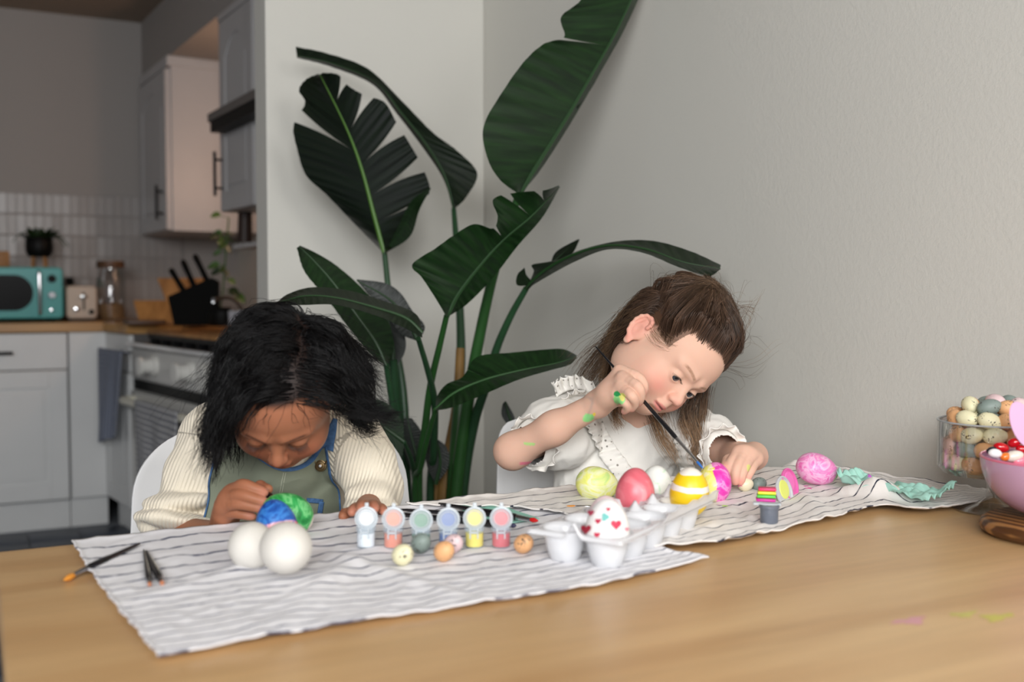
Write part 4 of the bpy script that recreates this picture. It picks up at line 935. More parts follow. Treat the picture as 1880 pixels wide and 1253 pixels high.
# teal card under the brushes
cc = [pz(840, 921, .7575), pz(905, 925, .7575), pz(990, 953, .7575), pz(935, 962, .7575), pz(860, 958, .7575)]
q = MB(); q.add([c for c in cc] + [c + np.array([0, 0, .0008]) for c in cc], [(0, 1, 2, 3, 4), (9, 8, 7, 6, 5)] + [(i, (i + 1) % 5, (i + 1) % 5 + 5, i + 5) for i in range(5)]); tag(q.build('paper_sheet', mat('teal_paper', srgb(150, 205, 188), .8)), 'scrap of pale teal paper under the brushes behind the pots', 'paper')

# ================================================================== RIGHT HAND PAINT STRIP (grey pot, rainbow lids)
gp = onz(1412, 960, .759)
st = empty('paint_pot', gp, 'grey paint pot with a strip of colourful open lids behind it', 'paint pot')
q = MB(); q.lathe([(0, 0), (.0098, 0), (.0108, .0015), (.0108, .018), (.0122, .018), (.0122, .022), (.0095, .022), (.0095, .0195), (0, .0195)], 28, T(*gp)); q.build('cup', mat('grey_paint', srgb(104, 110, 122), .3), st)
q = MB(); Ms = T(gp[0], gp[1], gp[2] + .0205, rz=-YAW - .25)
q.rbox((-.019, -.002, 0), (.014, .012, .0025), .001, 1, Ms); q.build('hinge_plate', m_pot, st)
for i, (cc_, zz) in enumerate((((205, 40, 150), .024), ((90, 205, 80), .0275), ((236, 226, 60), .031), ((232, 50, 110), .0345))):
    q = MB(); q.rbox((-.015 + .001 * i, .012 + .005 * i, zz - .0016), (.008 + .0005 * i, .030 + .004 * i, zz + .0016), .0012, 2, T(gp[0], gp[1], gp[2], rz=-YAW - .2)); q.build('lid_layer', mat('lid_%d' % i, srgb(*cc_), .35), st)
for i, (lx_, ly_, d_, cc_) in enumerate(((1438, 905, 1.40, (214, 216, 220)), (1448, 890, 1.42, (240, 120, 190)))):
    c = P(lx_, ly_, d_); Ml = T(*c, rz=-YAW + radians(42)) @ Euler((radians(74), 0, radians(8))).to_matrix().to_4x4()
    q = MB(); q.lathe([(0, 0), (.021, 0), (.022, .001), (.022, .003), (.02, .0032), (.0195, .0012), (0, .0012)], 28, Ml); q.build('lid', frosted('lid_disc_%d' % i, srgb(*cc_), .2, .3), st)
    q = MB(); q.lathe([(0, .0012), (.013, .0013), (.012, .0022), (0, .0025)], 24, Ml @ T(.002, .004, 0)); q.build('paint_residue', mat('resid_%d' % i, srgb(240, 120, 190) if i else srgb(226, 232, 120), .3), st)

# ================================================================== NAPKIN
def napkin():
    n = 90; a = onz(1553, 888, .765); b_ = onz(1730, 925, .765); w_ = .052
    d = b_ - a; L_ = np.linalg.norm(d[:2]); dx = d / np.linalg.norm(d); dy = np.array([-dx[1], dx[0], 0])
    V = []; uv = []; cols = []
    for i in range(n):
        for j in range(60):
            s = i / (n - 1); t = j / 59 - .5
            wv = w_ * (.75 + .35 * sin(s * pi) + .2 * sin(s * 8))
            p = a + dx * L_ * s + dy * (t * wv * (1 + .1 * sin(s * 20)))
            V.append(p); uv.append((s, t))
    V = np.array(V); uv = np.array(uv)
    f = np.abs(noise(np.stack([uv[:, 0] * 4.5 + uv[:, 1] * 3, uv[:, 1] * 5 - uv[:, 0] * 2, 0 * uv[:, 0]], 1), 1, 4)) * 2
    f2 = np.abs(noise(np.stack([uv[:, 0] * 9, uv[:, 1] * 8, 0 * uv[:, 0]], 1), 1, 9)) * 2
    V[:, 2] = .7685 + .013 * f + .004 * f2 + .010 * sstep(.12, .0, uv[:, 0]) + .012 * sstep(.85, 1.0, uv[:, 0]) * sstep(-.3, .5, uv[:, 1])
    V[:, :2] += .008 * np.stack([noise(V, 18, 5), noise(V, 18, 6)], 1)
    base = np.array(srgb(172, 220, 205)); cols = np.tile(base, (len(V), 1))
    def blot(s0, t0, rs_, rt, c, sd):
        k = ((uv[:, 0] - s0) / rs_) ** 2 + ((uv[:, 1] - t0) / rt) ** 2 + .8 * noise(np.c_[uv * 25, 0 * uv[:, :1]], 1, sd)
        cols[k < 1] = srgb(*c)
    blot(.30, .12, .055, .16, (200, 95, 205), 1); blot(.46, -.0, .05, .22, (150, 130, 70), 2); blot(.55, .02, .05, .12, (206, 220, 140), 3); blot(.50, -.25, .04, .08, (214, 226, 150), 4)
    o = raw('paper_napkin', V, grid_faces(n, 60), mat('napkin_teal', srgb(150, 212, 192), .8, attr=True), None, cols=cols)
    s = o.modifiers.new('thick', 'SOLIDIFY'); s.thickness = .0005; tag(o, 'crumpled mint-green paper napkin with purple and gold dabs on the right cloth', 'napkin')
napkin()
# small paint marks on the right cloth
for i, (x, y, c_) in enumerate(((1484, 897, (232, 90, 170)), (1476, 893, (236, 120, 190)))):
    c = onz(x, y, .7605); V = [(c[0], c[1], .7612)]; n_ = 14
    for k in range(n_): a = 2 * pi * k / n_; rr = .006 * (1 + .4 * sin(3 * a + i * 2)); V.append((c[0] + rr * cos(a), c[1] + rr * .8 * sin(a), .7604))
    q = MB(); q.add(V, [(0, k + 1, (k + 1) % n_ + 1) for k in range(n_)]); tag(q.build('paint_smear', mat('csm_%d' % i, srgb(*c_), .6)), 'magenta paint smear on the right cloth, %s of two' % ('right' if i == 0 else 'left'), 'paint')

# ================================================================== GLASS PEDESTAL BOWL, PINK BOWL, BOARD
gc = P(1822, 820, 1.372); gc[0] = min(gc[0], XW - .076); gz0, gz1 = .800, .868; gr_ = .0675
gb = empty('pedestal_bowl', (gc[0], gc[1], TZ), 'clear glass pedestal bowl heaped with speckled mini eggs by the wall', 'bowl')
Mg = T(gc[0], gc[1], 0)
m_gl2 = glassmat('bowl_glass', (1, 1, 1, 1), .02, .95, .15)
q = MB(); q.lathe([(0, gz0), (gr_ * .9, gz0), (gr_, gz0 + .008), (gr_, gz1), (gr_ - .0025, gz1), (gr_ - .0025, gz0 + .010), (gr_ * .88, gz0 + .004), (0, gz0 + .004)], 56, Mg); q.build('bowl', m_gl2, gb)
q = MB(); q.lathe([(0, TZ + .001), (.047, TZ + .001), (.048, TZ + .003), (.02, TZ + .008), (.007, TZ + .018), (.006, TZ + .035), (.014, gz0 - .001), (0, gz0 - .001)], 40, Mg); q.build('foot', m_gl2, gb)
q = MB(); q.tube([(gc[0] + gr_ * cos(a), gc[1] + gr_ * sin(a), gz1) for a in np.linspace(0, 2 * pi, 60)], .0012, 8); q.build('rim', mat('rim_glass', srgb(200, 205, 208), .08, trans=.4), gb)
proto = {}
rs = random.Random(12); names = ['cream', 'grey-green', 'peach', 'pale pink']
def mini(colr, loc, rot, lab):
    if colr not in proto:
        proto[colr] = o = egg('speckled_egg', loc, (0, 0, 1), .0300, .0215, SPK[colr], lab, group='speckled eggs in the pedestal bowl', res=.55)
    else:
        o = proto[colr].copy(); COL.objects.link(o); o.location = loc; o['label'] = lab
    o.rotation_euler = rot
PH = 2.05
for li, (z, rr, n_) in enumerate(((.8155, .0530, 13), (.8155, .030, 7), (.8345, .0525, 13), (.8345, .028, 6), (.8535, .0530, 13), (.8535, .029, 7), (.8720, .047, 11), (.8740, .024, 6), (.8885, .030, 7), (.892, .004, 1))):
    for k in range(n_):
        a = 2 * pi * (k + .5 * (li % 4 > 1)) / n_ + rs.uniform(-.08, .08); colr = names[(k * 5 + li * 3 + rs.randrange(2)) % 4] if li > 1 else rs.choice(['pale pink', 'cream', 'pale pink', 'peach'])
        side_ = ('left' if cos(a) * _R[0] + sin(a) * _R[1] < -.33 else ('right' if cos(a) * _R[0] + sin(a) * _R[1] > .33 else 'middle')) + (' front' if cos(a) * Dn[0] + sin(a) * Dn[1] < 0 else ' back') + (', outer ring' if rr > .04 else ', inner')
        where = 'low in the pedestal bowl' if z < .82 else ('halfway up the pedestal bowl' if z < .84 else ('under the rim of the pedestal bowl' if z < .86 else 'heaped above the pedestal bowl rim'))
        ax = Vector((-sin(a) + rs.uniform(-.5, .5) * .6, cos(a) + rs.uniform(-.5, .5) * .6, rs.uniform(-.35, .35)))
        mini(colr, (gc[0] + rr * cos(a), gc[1] + rr * sin(a), z + rs.uniform(-.0015, .0015)), ax.to_track_quat('Z', 'Y').to_euler(), '%s speckled mini egg %s, %s' % (colr, where, side_))
# pink bowl on round board
pbc = P(1932, 900, 1.235); bz = TZ + .0205
q = MB(); bd = pbc; q.lathe([(0, TZ + .001), (.080, TZ + .001), (.087, TZ + .005), (.0885, TZ + .010), (.086, TZ + .016), (.080, TZ + .0195), (0, TZ + .020)], 48, T(bd[0] + .004, bd[1] - .01, 0)); o = q.build('round_board', wood('zebra_wood', srgb(84, 52, 26), srgb(160, 112, 62), .4, 2.2, 1, ring=True)); tag(o, 'round striped wooden board under the pink bowl', 'board')
pb = empty('candy_bowl', (pbc[0], pbc[1], bz), 'pink translucent bowl of sweets standing on the striped round board', 'bowl')
prof = []; Rb = .079; ztop = P(1806, 842, 1.235)[2]; hb = ztop - bz
for k in range(15): t = k / 14 * pi / 2; prof.append((max(.02, Rb * sin(t) ** .9) if k else 0, bz + hb * (1 - cos(t))))
inner = [(max(0, r - .0022), z + .002 * (1 - i / 14)) for i, (r, z) in enumerate(prof)][::-1]
m_pb = mat('pink_glass', srgb(212, 172, 204), .12, trans=.25, coat=.4)
q = MB(); q.lathe(prof + inner[:-1] + [(0, bz + .002)], 56, T(pbc[0], pbc[1], 0)); q.build('bowl', m_pb, pb)
q = MB(); q.tube([(pbc[0] + (Rb - .001) * cos(a), pbc[1] + (Rb - .001) * sin(a), ztop) for a in np.linspace(0, 2 * pi, 60)], .0015, 8); q.build('rim', mat('rim_pink', srgb(226, 120, 150), .2), pb)
jb = []
for (x, y, nm, c_, L_, D_) in ((1838, 822, 'red', (190, 12, 24), .018, .012), (1862, 813, 'red', (200, 14, 30), .016, .0115), (1878, 826, 'red', (170, 10, 20), .018, .012), (1827, 833, 'white', (235, 235, 235), .016, .011), (1846, 839, 'orange', (230, 120, 40), .013, .010), (1862, 838, 'cream white', (228, 218, 205), .022, .013), (1822, 828, 'dark', (30, 24, 40), .015, .010), (1874, 846, 'pink', (236, 130, 150), .02, .012), (1890, 838, 'red', (205, 20, 30), .018, .012), (1905, 828, 'orange', (230, 120, 40), .018, .012), (1925, 835, 'white', (235, 235, 235), .018, .012), (1915, 845, 'red', (205, 20, 30), .018, .012), (1940, 830, 'pink', (236, 130, 150), .018, .012), (1900, 815, 'red', (190, 12, 24), .018, .012), (1950, 842, 'red', (190, 12, 24), .018, .012), (1966, 834, 'white', (235, 235, 235), .018, .012)):
    p = P(x, y, 1.235 + (.0 if y > 832 else .03)); jb.append((nm, x))
    egg('sweet', p, toward(rs.uniform(.5, 1), rs.uniform(-.3, .3), rs.uniform(-.2, .3)), L_, D_, mat('sweet_' + nm, srgb(*c_), .15, coat=.6), '%s glossy sweet in the pink bowl, %s' % (nm, {1838: 'leftmost red one', 1862: 'above its neighbours' if y < 820 else 'large, at the near rim', 1878: 'below the scoop', 1827: 'at the left rim', 1846: 'small, beside the white one', 1822: 'tucked against the left rim', 1874: 'at the near rim'}.get(x, 'row %d px right of the scoop' % (x - 1878) if False else ('beyond the scoop' if y < 832 else 'past the frame edge') + (', farther' if y % 2 else ', nearer') + (' right' if x > 1920 else ''))), cat='sweet', group='sweets in the pink bowl', asym=0.02, res=.6)
q = MB(); q.lathe([(0, bz + .005), (Rb * .55, bz + .012), (Rb * .86, ztop - .022), (Rb * .80, ztop - .012), (0, ztop - .008)], 30, T(pbc[0], pbc[1], 0)); o = q.build('sweets', mat('sweet_mass', srgb(190, 110, 130), .3, bump=.6, bscale=120, bdist=.006)); tag(o, 'heap of mixed sweets filling the pink bowl', 'sweets', kind='stuff')
c = P(1878, 780, 1.262); q = MB(); q.lathe([(0, -.001), (.016, -.0008), (.0165, 0), (.016, .0008), (0, .001)], 28, Matrix.Translation(tuple(c)) @ Euler((radians(80), radians(-18), -YAW + .3)).to_matrix().to_4x4() @ Matrix.Diagonal((1, 1.75, 1, 1)))
q.tube([c + np.array([.006, 0, -.022]), c + np.array([.010, .0, -.065])], .004, 8)
o = q.build('pink_scoop', mat('pink_plastic', srgb(222, 178, 212), .3)); tag(o, 'lilac plastic scoop standing in the pink bowl', 'scoop')
# ================================================================== BIRD OF PARADISE
def leafmat(name, c1, c2, rough=.36):
    m = bpy.data.materials.new(name); m.use_nodes = True; N = m.node_tree.nodes; L = m.node_tree.links; b = N['Principled BSDF']; b.inputs['Roughness'].default_value = rough
    b.inputs['Specular IOR Level'].default_value = .35
    uv = N.new('ShaderNodeUVMap'); mp = N.new('ShaderNodeMapping'); mp.inputs['Scale'].default_value = (46, 1.2, 1); L.new(uv.outputs[0], mp.inputs[0])
    n = N.new('ShaderNodeTexNoise'); n.inputs['Scale'].default_value = 1; n.inputs['Detail'].default_value = 3; L.new(mp.outputs[0], n.inputs['Vector'])
    r = N.new('ShaderNodeValToRGB'); r.color_ramp.elements[0].position = .3; r.color_ramp.elements[1].position = .7; r.color_ramp.elements[0].color = c1; r.color_ramp.elements[1].color = c2; L.new(n.outputs[0], r.inputs[0]); L.new(r.outputs[0], b.inputs['Base Color'])
    bp = N.new('ShaderNodeBump'); bp.inputs['Strength'].default_value = .5; bp.inputs['Distance'].default_value = .0015; L.new(n.outputs[0], bp.inputs['Height']); L.new(bp.outputs[0], b.inputs['Normal'])
    return m
m_lf = leafmat('leaf_green', srgb(8, 28, 10), srgb(24, 54, 20), .42); m_lfd = leafmat('leaf_dark', srgb(4, 12, 5), srgb(12, 26, 10), .42); m_lfg = leafmat('leaf_greyish', srgb(12, 24, 12), srgb(28, 42, 24), .48)
m_rib = mat('midrib_green', srgb(74, 116, 36), .4); m_ribd = mat('midrib_dark', srgb(30, 62, 28), .4)
m_stem = mat('stem_green', srgb(40, 74, 46), .38, var=.15, vscale=20); m_stemb = mat('stem_bright', srgb(40, 82, 36), .4, var=.2, vscale=20); m_stemy = mat('stem_dry', srgb(128, 96, 48), .6, var=.3, vscale=14)
base = P(792, 900, 2.33)
plant = empty('bird_of_paradise', (base[0], base[1], 0), 'tall bird-of-paradise plant with large torn leaves in the room corner', 'plant')
q = MB(); q.lathe([(0, 0), (.125, 0), (.13, .01), (.155, .27), (.16, .29), (.15, .29), (.145, .26), (0, .26)], 40, T(base[0], base[1] + .0, .0)); q.build('pot', mat('plant_pot', srgb(200, 198, 194), .6), plant)
q = MB(); q.lathe([(0, .262), (.144, .262)], 32, T(base[0], base[1], 0)); q.build('soil', mat('soil', srgb(50, 38, 28), .95, bump=.8, bscale=60), plant)
def LP(pts, d):
    out = []
    for i, p in enumerate(pts):
        dd = p[2] if len(p) > 2 else d
        out.append(P(p[0], p[1], dd))
    return out
def leaf(mid, A, B, d, m=None, mrib=None, cutsA=(), cutsB=(), gap=.012, bend=.0, ribr=.0045, dA=0.0, dB=0.0, name='leaf', nt=110, nv=9, label=None):
    """mid: base->tip; A,B: edge curves base->tip; cuts: parameters where the blade is torn to the rib"""
    m = m or m_lf
    M = spline(LP(mid, d), nt); top = None; rip = .0016 * min(1, np.linalg.norm(M[-1] - M[0]) / .30) ** 2
    for edge, cuts, dd in ((A, cutsA, dA), (B, cutsB, dB)):
        if edge is None: continue
        E = spline(LP([(p[0], p[1], (p[2] if len(p) > 2 else d) + dd) for p in edge], d), 400); tt = np.linspace(0, 1, nt)
        bounds = [0.0] + sorted(cuts) + [1.0]; V = []; F = []; uv = []; off = 0
        for s in range(len(bounds) - 1):
            t0, t1 = bounds[s], bounds[s + 1]; k = max(6, int((t1 - t0) * nt)); ts = np.linspace(t0, t1, k)
            for t in ts:
                for j in range(nv):
                    v = j / (nv - 1); g = gap * v ** 1.3; a = t0 + (g if s else 0); b_ = t1 - (g if s < len(bounds) - 2 else 0)
                    te = a + (t - t0) / (t1 - t0 + 1e-9) * (b_ - a)
                    pm = M[0] + 0; fi = t * (nt - 1); i0 = min(int(fi), nt - 2); pm = M[i0] + (M[i0 + 1] - M[i0]) * (fi - i0)
                    ei = te * 399; e0 = min(int(ei), 398); pe = E[e0] + (E[e0 + 1] - E[e0]) * (ei - e0)
                    p = pm + (pe - pm) * v + Dn * bend * sin(pi * v) + Dn * rip * sin(t * 130 + 2 * v) * v
                    V.append(p); uv.append((te if v > .3 else t, v))
            F += (grid_faces(k, nv) + off).tolist(); off += k * nv
        if edge is A: top = raw(name, V, np.array(F), m, plant, uvs=np.array(uv))
        else: o = raw('leaf_half', V, np.array(F), m, top or plant, uvs=np.array(uv)); ob = o
        o_ = top if edge is A else o
        s_ = o_.modifiers.new('thick', 'SOLIDIFY'); s_.thickness = .0009; s_.offset = 0; s_ = o_.modifiers.new('split', 'EDGE_SPLIT'); s_.split_angle = radians(50)
    q = MB(); q.tube(M, np.linspace(ribr, ribr * .25, nt), 8); q.build('midrib', mrib or m_ribd, top)
    if label and top: top['label'] = label
    return top
# big torn leaf, left
leaf([(706, 466), (688, 400), (664, 310), (636, 235), (588, 137)], [(706, 466), (655, 415), (600, 358), (562, 322), (546, 275), (539, 231), (560, 190), (549, 166), (562, 146), (584, 136)],
     [(707, 466), (738, 440), (770, 380), (789, 348), (772, 300), (752, 264), (728, 225), (706, 188), (672, 176), (640, 158), (620, 137), (592, 134)], 2.42, m_lfd, m_rib, cutsA=(.60,), cutsB=(.22, .36, .52, .72, .86), gap=.028, dA=.05, dB=-.03, ribr=.0062, label='big dark leaf torn into fingers')
leaf([(706, 466, 2.42), (740, 420, 2.36), (765, 370, 2.33), (790, 346, 2.32)], [(706, 466, 2.42), (752, 435, 2.34), (770, 385, 2.3), (791, 346, 2.3)], [(706, 466, 2.42), (730, 420, 2.38), (755, 370, 2.35), (790, 345, 2.32)], 2.38, m_lf, name='leaf_flap', ribr=.001)
# arching leaf behind it
leaf([(834, 384), (815, 320), (780, 262), (735, 205), (690, 150), (610, 116), (545, 102)], [(834, 384), (856, 362), (876, 318), (838, 276), (795, 244), (738, 186), (675, 126), (600, 98), (543, 86)],
     [(834, 384), (812, 325), (774, 268), (728, 208), (684, 155), (606, 122), (545, 106)], 2.52, m_lfg, m_ribd, cutsA=(.40,), gap=.006, dA=-.02, dB=.03, ribr=.004)
# large upright leaf, right
leaf([(953, 357), (985, 305), (1035, 225), (1082, 145), (1130, 60), (1170, -25), (1195, -80)], [(953, 357), (918, 330), (895, 290), (888, 232), (925, 165), (965, 110), (1000, 80), (1036, 68), (1030, 32), (1062, 5), (1090, -30), (1150, -80)],
     [(955, 357), (992, 312), (1044, 232), (1092, 150), (1142, 62), (1180, -22), (1200, -80)], 2.12, m_lf, m_ribd, cutsA=(.62,), gap=.012, dA=-.07, dB=.04, ribr=.006)
leaf([(1058, 190, 2.14), (1085, 150, 2.14), (1112, 112, 2.16)], [(1058, 190, 2.14), (1095, 132, 2.18), (1112, 112, 2.18)], [(1060, 200, 2.14), (1090, 155, 2.18), (1112, 113, 2.18)], 2.16, m_lfd, name='leaf_flap', ribr=.001)
# centre leaf
leaf([(820, 582), (842, 540), (880, 490), (925, 440), (975, 398), (1026, 343)], [(820, 582), (800, 548), (775, 510), (757, 486), (800, 456), (832, 433), (870, 412), (905, 420), (914, 398), (906, 366), (948, 354), (998, 350), (1026, 341)],
     [(822, 582), (858, 558), (905, 510), (950, 452), (995, 400), (1028, 343)], 2.0, m_lf, m_ribd, cutsA=(.60, .80, .90), gap=.014, dA=-.05, dB=.03, ribr=.005)
# right arching leaf over the child
leaf([(966, 530, 2.08), (1000, 498, 2.05), (1050, 470, 2.0), (1115, 452, 1.95), (1185, 458, 1.91), (1255, 482, 1.88), (1322, 494, 1.87)], [(966, 530, 2.08), (980, 500, 2.06), (978, 486, 2.05), (1020, 482, 2.02), (1062, 461, 1.98), (1130, 444, 1.94), (1200, 443, 1.9), (1268, 462, 1.87), (1323, 487, 1.86)],
     [(966, 531, 2.08), (1004, 508, 2.04), (1056, 480, 2.0), (1116, 458, 1.95), (1180, 464, 1.92), (1245, 490, 1.89), (1300, 506, 1.87), (1323, 494, 1.86)], 2.08, m_lfg, m_ribd, cutsA=(.30,), gap=.01, dA=.04, dB=-.04, ribr=.005)
leaf([(1010, 486, 2.1), (1035, 464, 2.11), (1063, 440, 2.12)], [(1010, 486, 2.1), (1022, 462, 2.12), (1062, 439, 2.12)], [(1010, 487, 2.1), (1048, 468, 2.1), (1064, 441, 2.12)], 2.1, m_lfd, name='leaf_flap', ribr=.001)
leaf([(974, 524, 2.08), (966, 512, 2.07), (962, 492, 2.06)], [(974, 524, 2.08), (950, 524, 2.05), (950, 505, 2.05), (963, 492, 2.06)], [(974, 524, 2.08), (975, 516, 2.08), (966, 505, 2.07), (963, 492, 2.06)], 2.07, m_lfg, name='leaf_curl', ribr=.001)
leaf([(1298, 505, 1.85), (1302, 512, 1.85), (1304, 520, 1.85)], [(1290, 504, 1.85), (1298, 516, 1.85), (1304, 522, 1.85)], [(1306, 503, 1.85), (1306, 514, 1.85), (1305, 522, 1.85)], 2.06, m_lfd, name='leaf_flap', ribr=.001)
# low right leaf
leaf([(800, 752), (835, 722), (890, 698), (960, 680), (1020, 668), (1058, 656)], [(800, 752), (803, 728), (820, 706), (850, 692), (876, 656), (940, 648), (1005, 642), (1035, 642), (1059, 653)],
     [(800, 754), (830, 748), (880, 728), (950, 698), (1010, 680), (1045, 670), (1059, 657)], 1.95, m_lf, m_stemb, cutsA=(.42,), gap=.004, dA=.04, dB=-.04, ribr=.004)
# long left leaf
leaf([(708, 672), (690, 630), (655, 580), (612, 520), (575, 478), (549, 453)], [(708, 672), (680, 650), (640, 602), (600, 548), (560, 500), (545, 455)], [(710, 672), (722, 640), (712, 590), (670, 535), (620, 490), (582, 466), (550, 451)], 2.1, m_lf, m_ribd, dA=-.03, dB=.04)
# horizontal front left leaf
leaf([(775, 612), (745, 585), (690, 566), (620, 548), (560, 544), (507, 558)], [(775, 612), (762, 576), (700, 552), (640, 534), (575, 528), (530, 540), (507, 557)], [(775, 620), (738, 600), (684, 578), (615, 560), (560, 560), (507, 561)], 1.86, m_lfg, m_ribd, dA=.05, dB=-.03)
# dark leaf behind
leaf([(766, 624), (748, 590), (715, 550), (655, 515)], [(768, 626), (780, 600), (758, 572), (735, 538), (706, 520), (655, 513)], [(764, 626), (735, 612), (705, 570), (680, 545), (655, 516)], 2.16, m_lfd, m_ribd)
leaf([(722, 670), (722, 640), (718, 612), (712, 585)], [(722, 680), (742, 650), (744, 620), (728, 585)], [(720, 680), (700, 650), (700, 612), (708, 583)], 2.2, m_lfd, m_ribd)
# broad low leaf behind the left child
leaf([(742, 812), (715, 792), (680, 768), (645, 750)], [(742, 812), (738, 775), (712, 742), (680, 733), (645, 742)], [(742, 814), (735, 846), (705, 842), (670, 800), (645, 756)], 2.05, m_lf, m_ribd)
leaf([(770, 880), (765, 840), (755, 800), (748, 768)], [(770, 880), (782, 840), (774, 795), (756, 768)], [(768, 880), (748, 850), (738, 810), (742, 768)], 2.22, m_lfd, m_ribd)
leaf([(800, 890), (808, 850), (802, 815), (785, 800)], [(800, 890), (822, 860), (820, 822), (788, 798)], [(800, 890), (785, 860), (780, 825), (783, 800)], 2.24, m_lfd, m_ribd)
leaf([(948, 790, 2.2), (935, 765, 2.2), (928, 738, 2.2)], [(950, 790, 2.2), (944, 765, 2.2), (929, 737, 2.2)], [(940, 790, 2.2), (922, 766, 2.2), (922, 745, 2.2), (927, 737, 2.2)], 2.2, m_lfd, m_ribd)
# stems
def stem(pts, d0, d1, r0, r1, m=None):
    n = len(pts); q = MB(); pp = [P(x, y, d0 + (d1 - d0) * i / (n - 1)) for i, (x, y) in enumerate(pts)]
    last = pp[-1]; g = np.array([base[0] + (last[0] - base[0]) * .55, base[1] + (last[1] - base[1]) * .6, .265]); pp = pp + [g]
    s = spline(pp, 40); q.tube(s, np.linspace(r0, r1, 40), 10); return q.build('stem', m or m_stem, plant)
stem([(706, 464), (714, 540), (728, 640), (742, 740), (748, 900)], 2.42, 2.36, .0062, .011)
stem([(833, 383), (838, 450), (844, 560), (846, 660), (838, 760), (832, 900)], 2.52, 2.34, .006, .016, m_stem)
stem([(953, 357), (928, 430), (902, 520), (882, 610), (862, 720), (838, 900)], 2.12, 2.28, .0075, .016, m_stemb)
stem([(820, 580), (806, 640), (790, 710), (780, 790), (768, 900)], 2.0, 2.2, .0055, .010, m_stemb)
stem([(966, 530), (938, 580), (912, 640), (892, 710), (870, 780), (850, 900)], 2.08, 2.3, .006, .013)
stem([(800, 752), (786, 800), (772, 860), (762, 910)], 1.95, 2.15, .0045, .007, m_stemb)
stem([(709, 670), (720, 740), (730, 820), (734, 910)], 2.1, 2.24, .006, .010)
stem([(722, 660), (728, 740), (742, 820), (746, 910)], 2.2, 2.28, .009, .012)
stem([(768, 622), (785, 680), (798, 740), (796, 830), (790, 910)], 1.95, 2.3, .005, .010)
stem([(845, 640), (840, 740), (826, 830), (815, 910)], 2.36, 2.32, .010, .020, m_stemy)
stem([(742, 812), (756, 850), (764, 910)], 2.05, 2.2, .004, .008)
stem([(790, 800), (800, 850), (800, 910)], 2.3, 2.32, .006, .012, m_stemy)
stem([(848, 700), (842, 800), (836, 910)], 2.33, 2.3, .016, .024, m_stemb)
# ================================================================== IMPLICIT SURFACES (numpy -> VDB -> mesh)
import openvdb as vdb
from mathutils.bvhtree import BVHTree
def ell(c, r, R=None, k=.01, op='u'): return ('e', np.array(c, float), np.array(r, float), None if R is None else np.array(R, float), k, op)
def cone(a, b, ra, rb, k=.01, op='u'): return ('c', np.array(a, float), np.array(b, float), ra, rb, k, op)
def prim_d(pr, X, Y, Z):
    if pr[0] == 'e':
        _, c, r, R, k, op = pr; x = X - c[0]; y = Y - c[1]; z = Z - c[2]
        if R is not None: x, y, z = R[0, 0] * x + R[0, 1] * y + R[0, 2] * z, R[1, 0] * x + R[1, 1] * y + R[1, 2] * z, R[2, 0] * x + R[2, 1] * y + R[2, 2] * z
        k0 = np.sqrt((x / r[0]) ** 2 + (y / r[1]) ** 2 + (z / r[2]) ** 2); k1 = np.sqrt((x / r[0] ** 2) ** 2 + (y / r[1] ** 2) ** 2 + (z / r[2] ** 2) ** 2)
        return k0 * (k0 - 1) / (k1 + 1e-9)
    _, a, b, ra, rb, k, op = pr; ab = b - a; L2 = ab @ ab + 1e-12
    t = np.clip(((X - a[0]) * ab[0] + (Y - a[1]) * ab[1] + (Z - a[2]) * ab[2]) / L2, 0, 1)
    return np.sqrt((X - a[0] - t * ab[0]) ** 2 + (Y - a[1] - t * ab[1]) ** 2 + (Z - a[2] - t * ab[2]) ** 2) - (ra + (rb - ra) * t)
def comb(d, e, k, op):
    if op == 'u': h = np.maximum(k - np.abs(d - e), 0) / k; return np.minimum(d, e) - h * h * k * .25
    e = -e; h = np.maximum(k - np.abs(d - e), 0) / k; return np.maximum(d, e) + h * h * k * .25
def evalp(prims, p):
    d = np.full(len(p), .5)
    for pr in prims: d = comb(d, prim_d(pr, p[:, 0], p[:, 1], p[:, 2]), pr[-2], pr[-1])
    return d
def grad(prims, p, e=.002):
    g = np.stack([evalp(prims, p + np.eye(3)[i] * e) - evalp(prims, p - np.eye(3)[i] * e) for i in range(3)], 1); return g / (np.linalg.norm(g, axis=1)[:, None] + 1e-9)
def pbox(pr):
    if pr[0] == 'e': m = pr[2].max(); return pr[1] - m, pr[1] + m
    return np.minimum(pr[1] - pr[3], pr[2] - pr[4]), np.maximum(pr[1] + pr[3], pr[2] + pr[4])
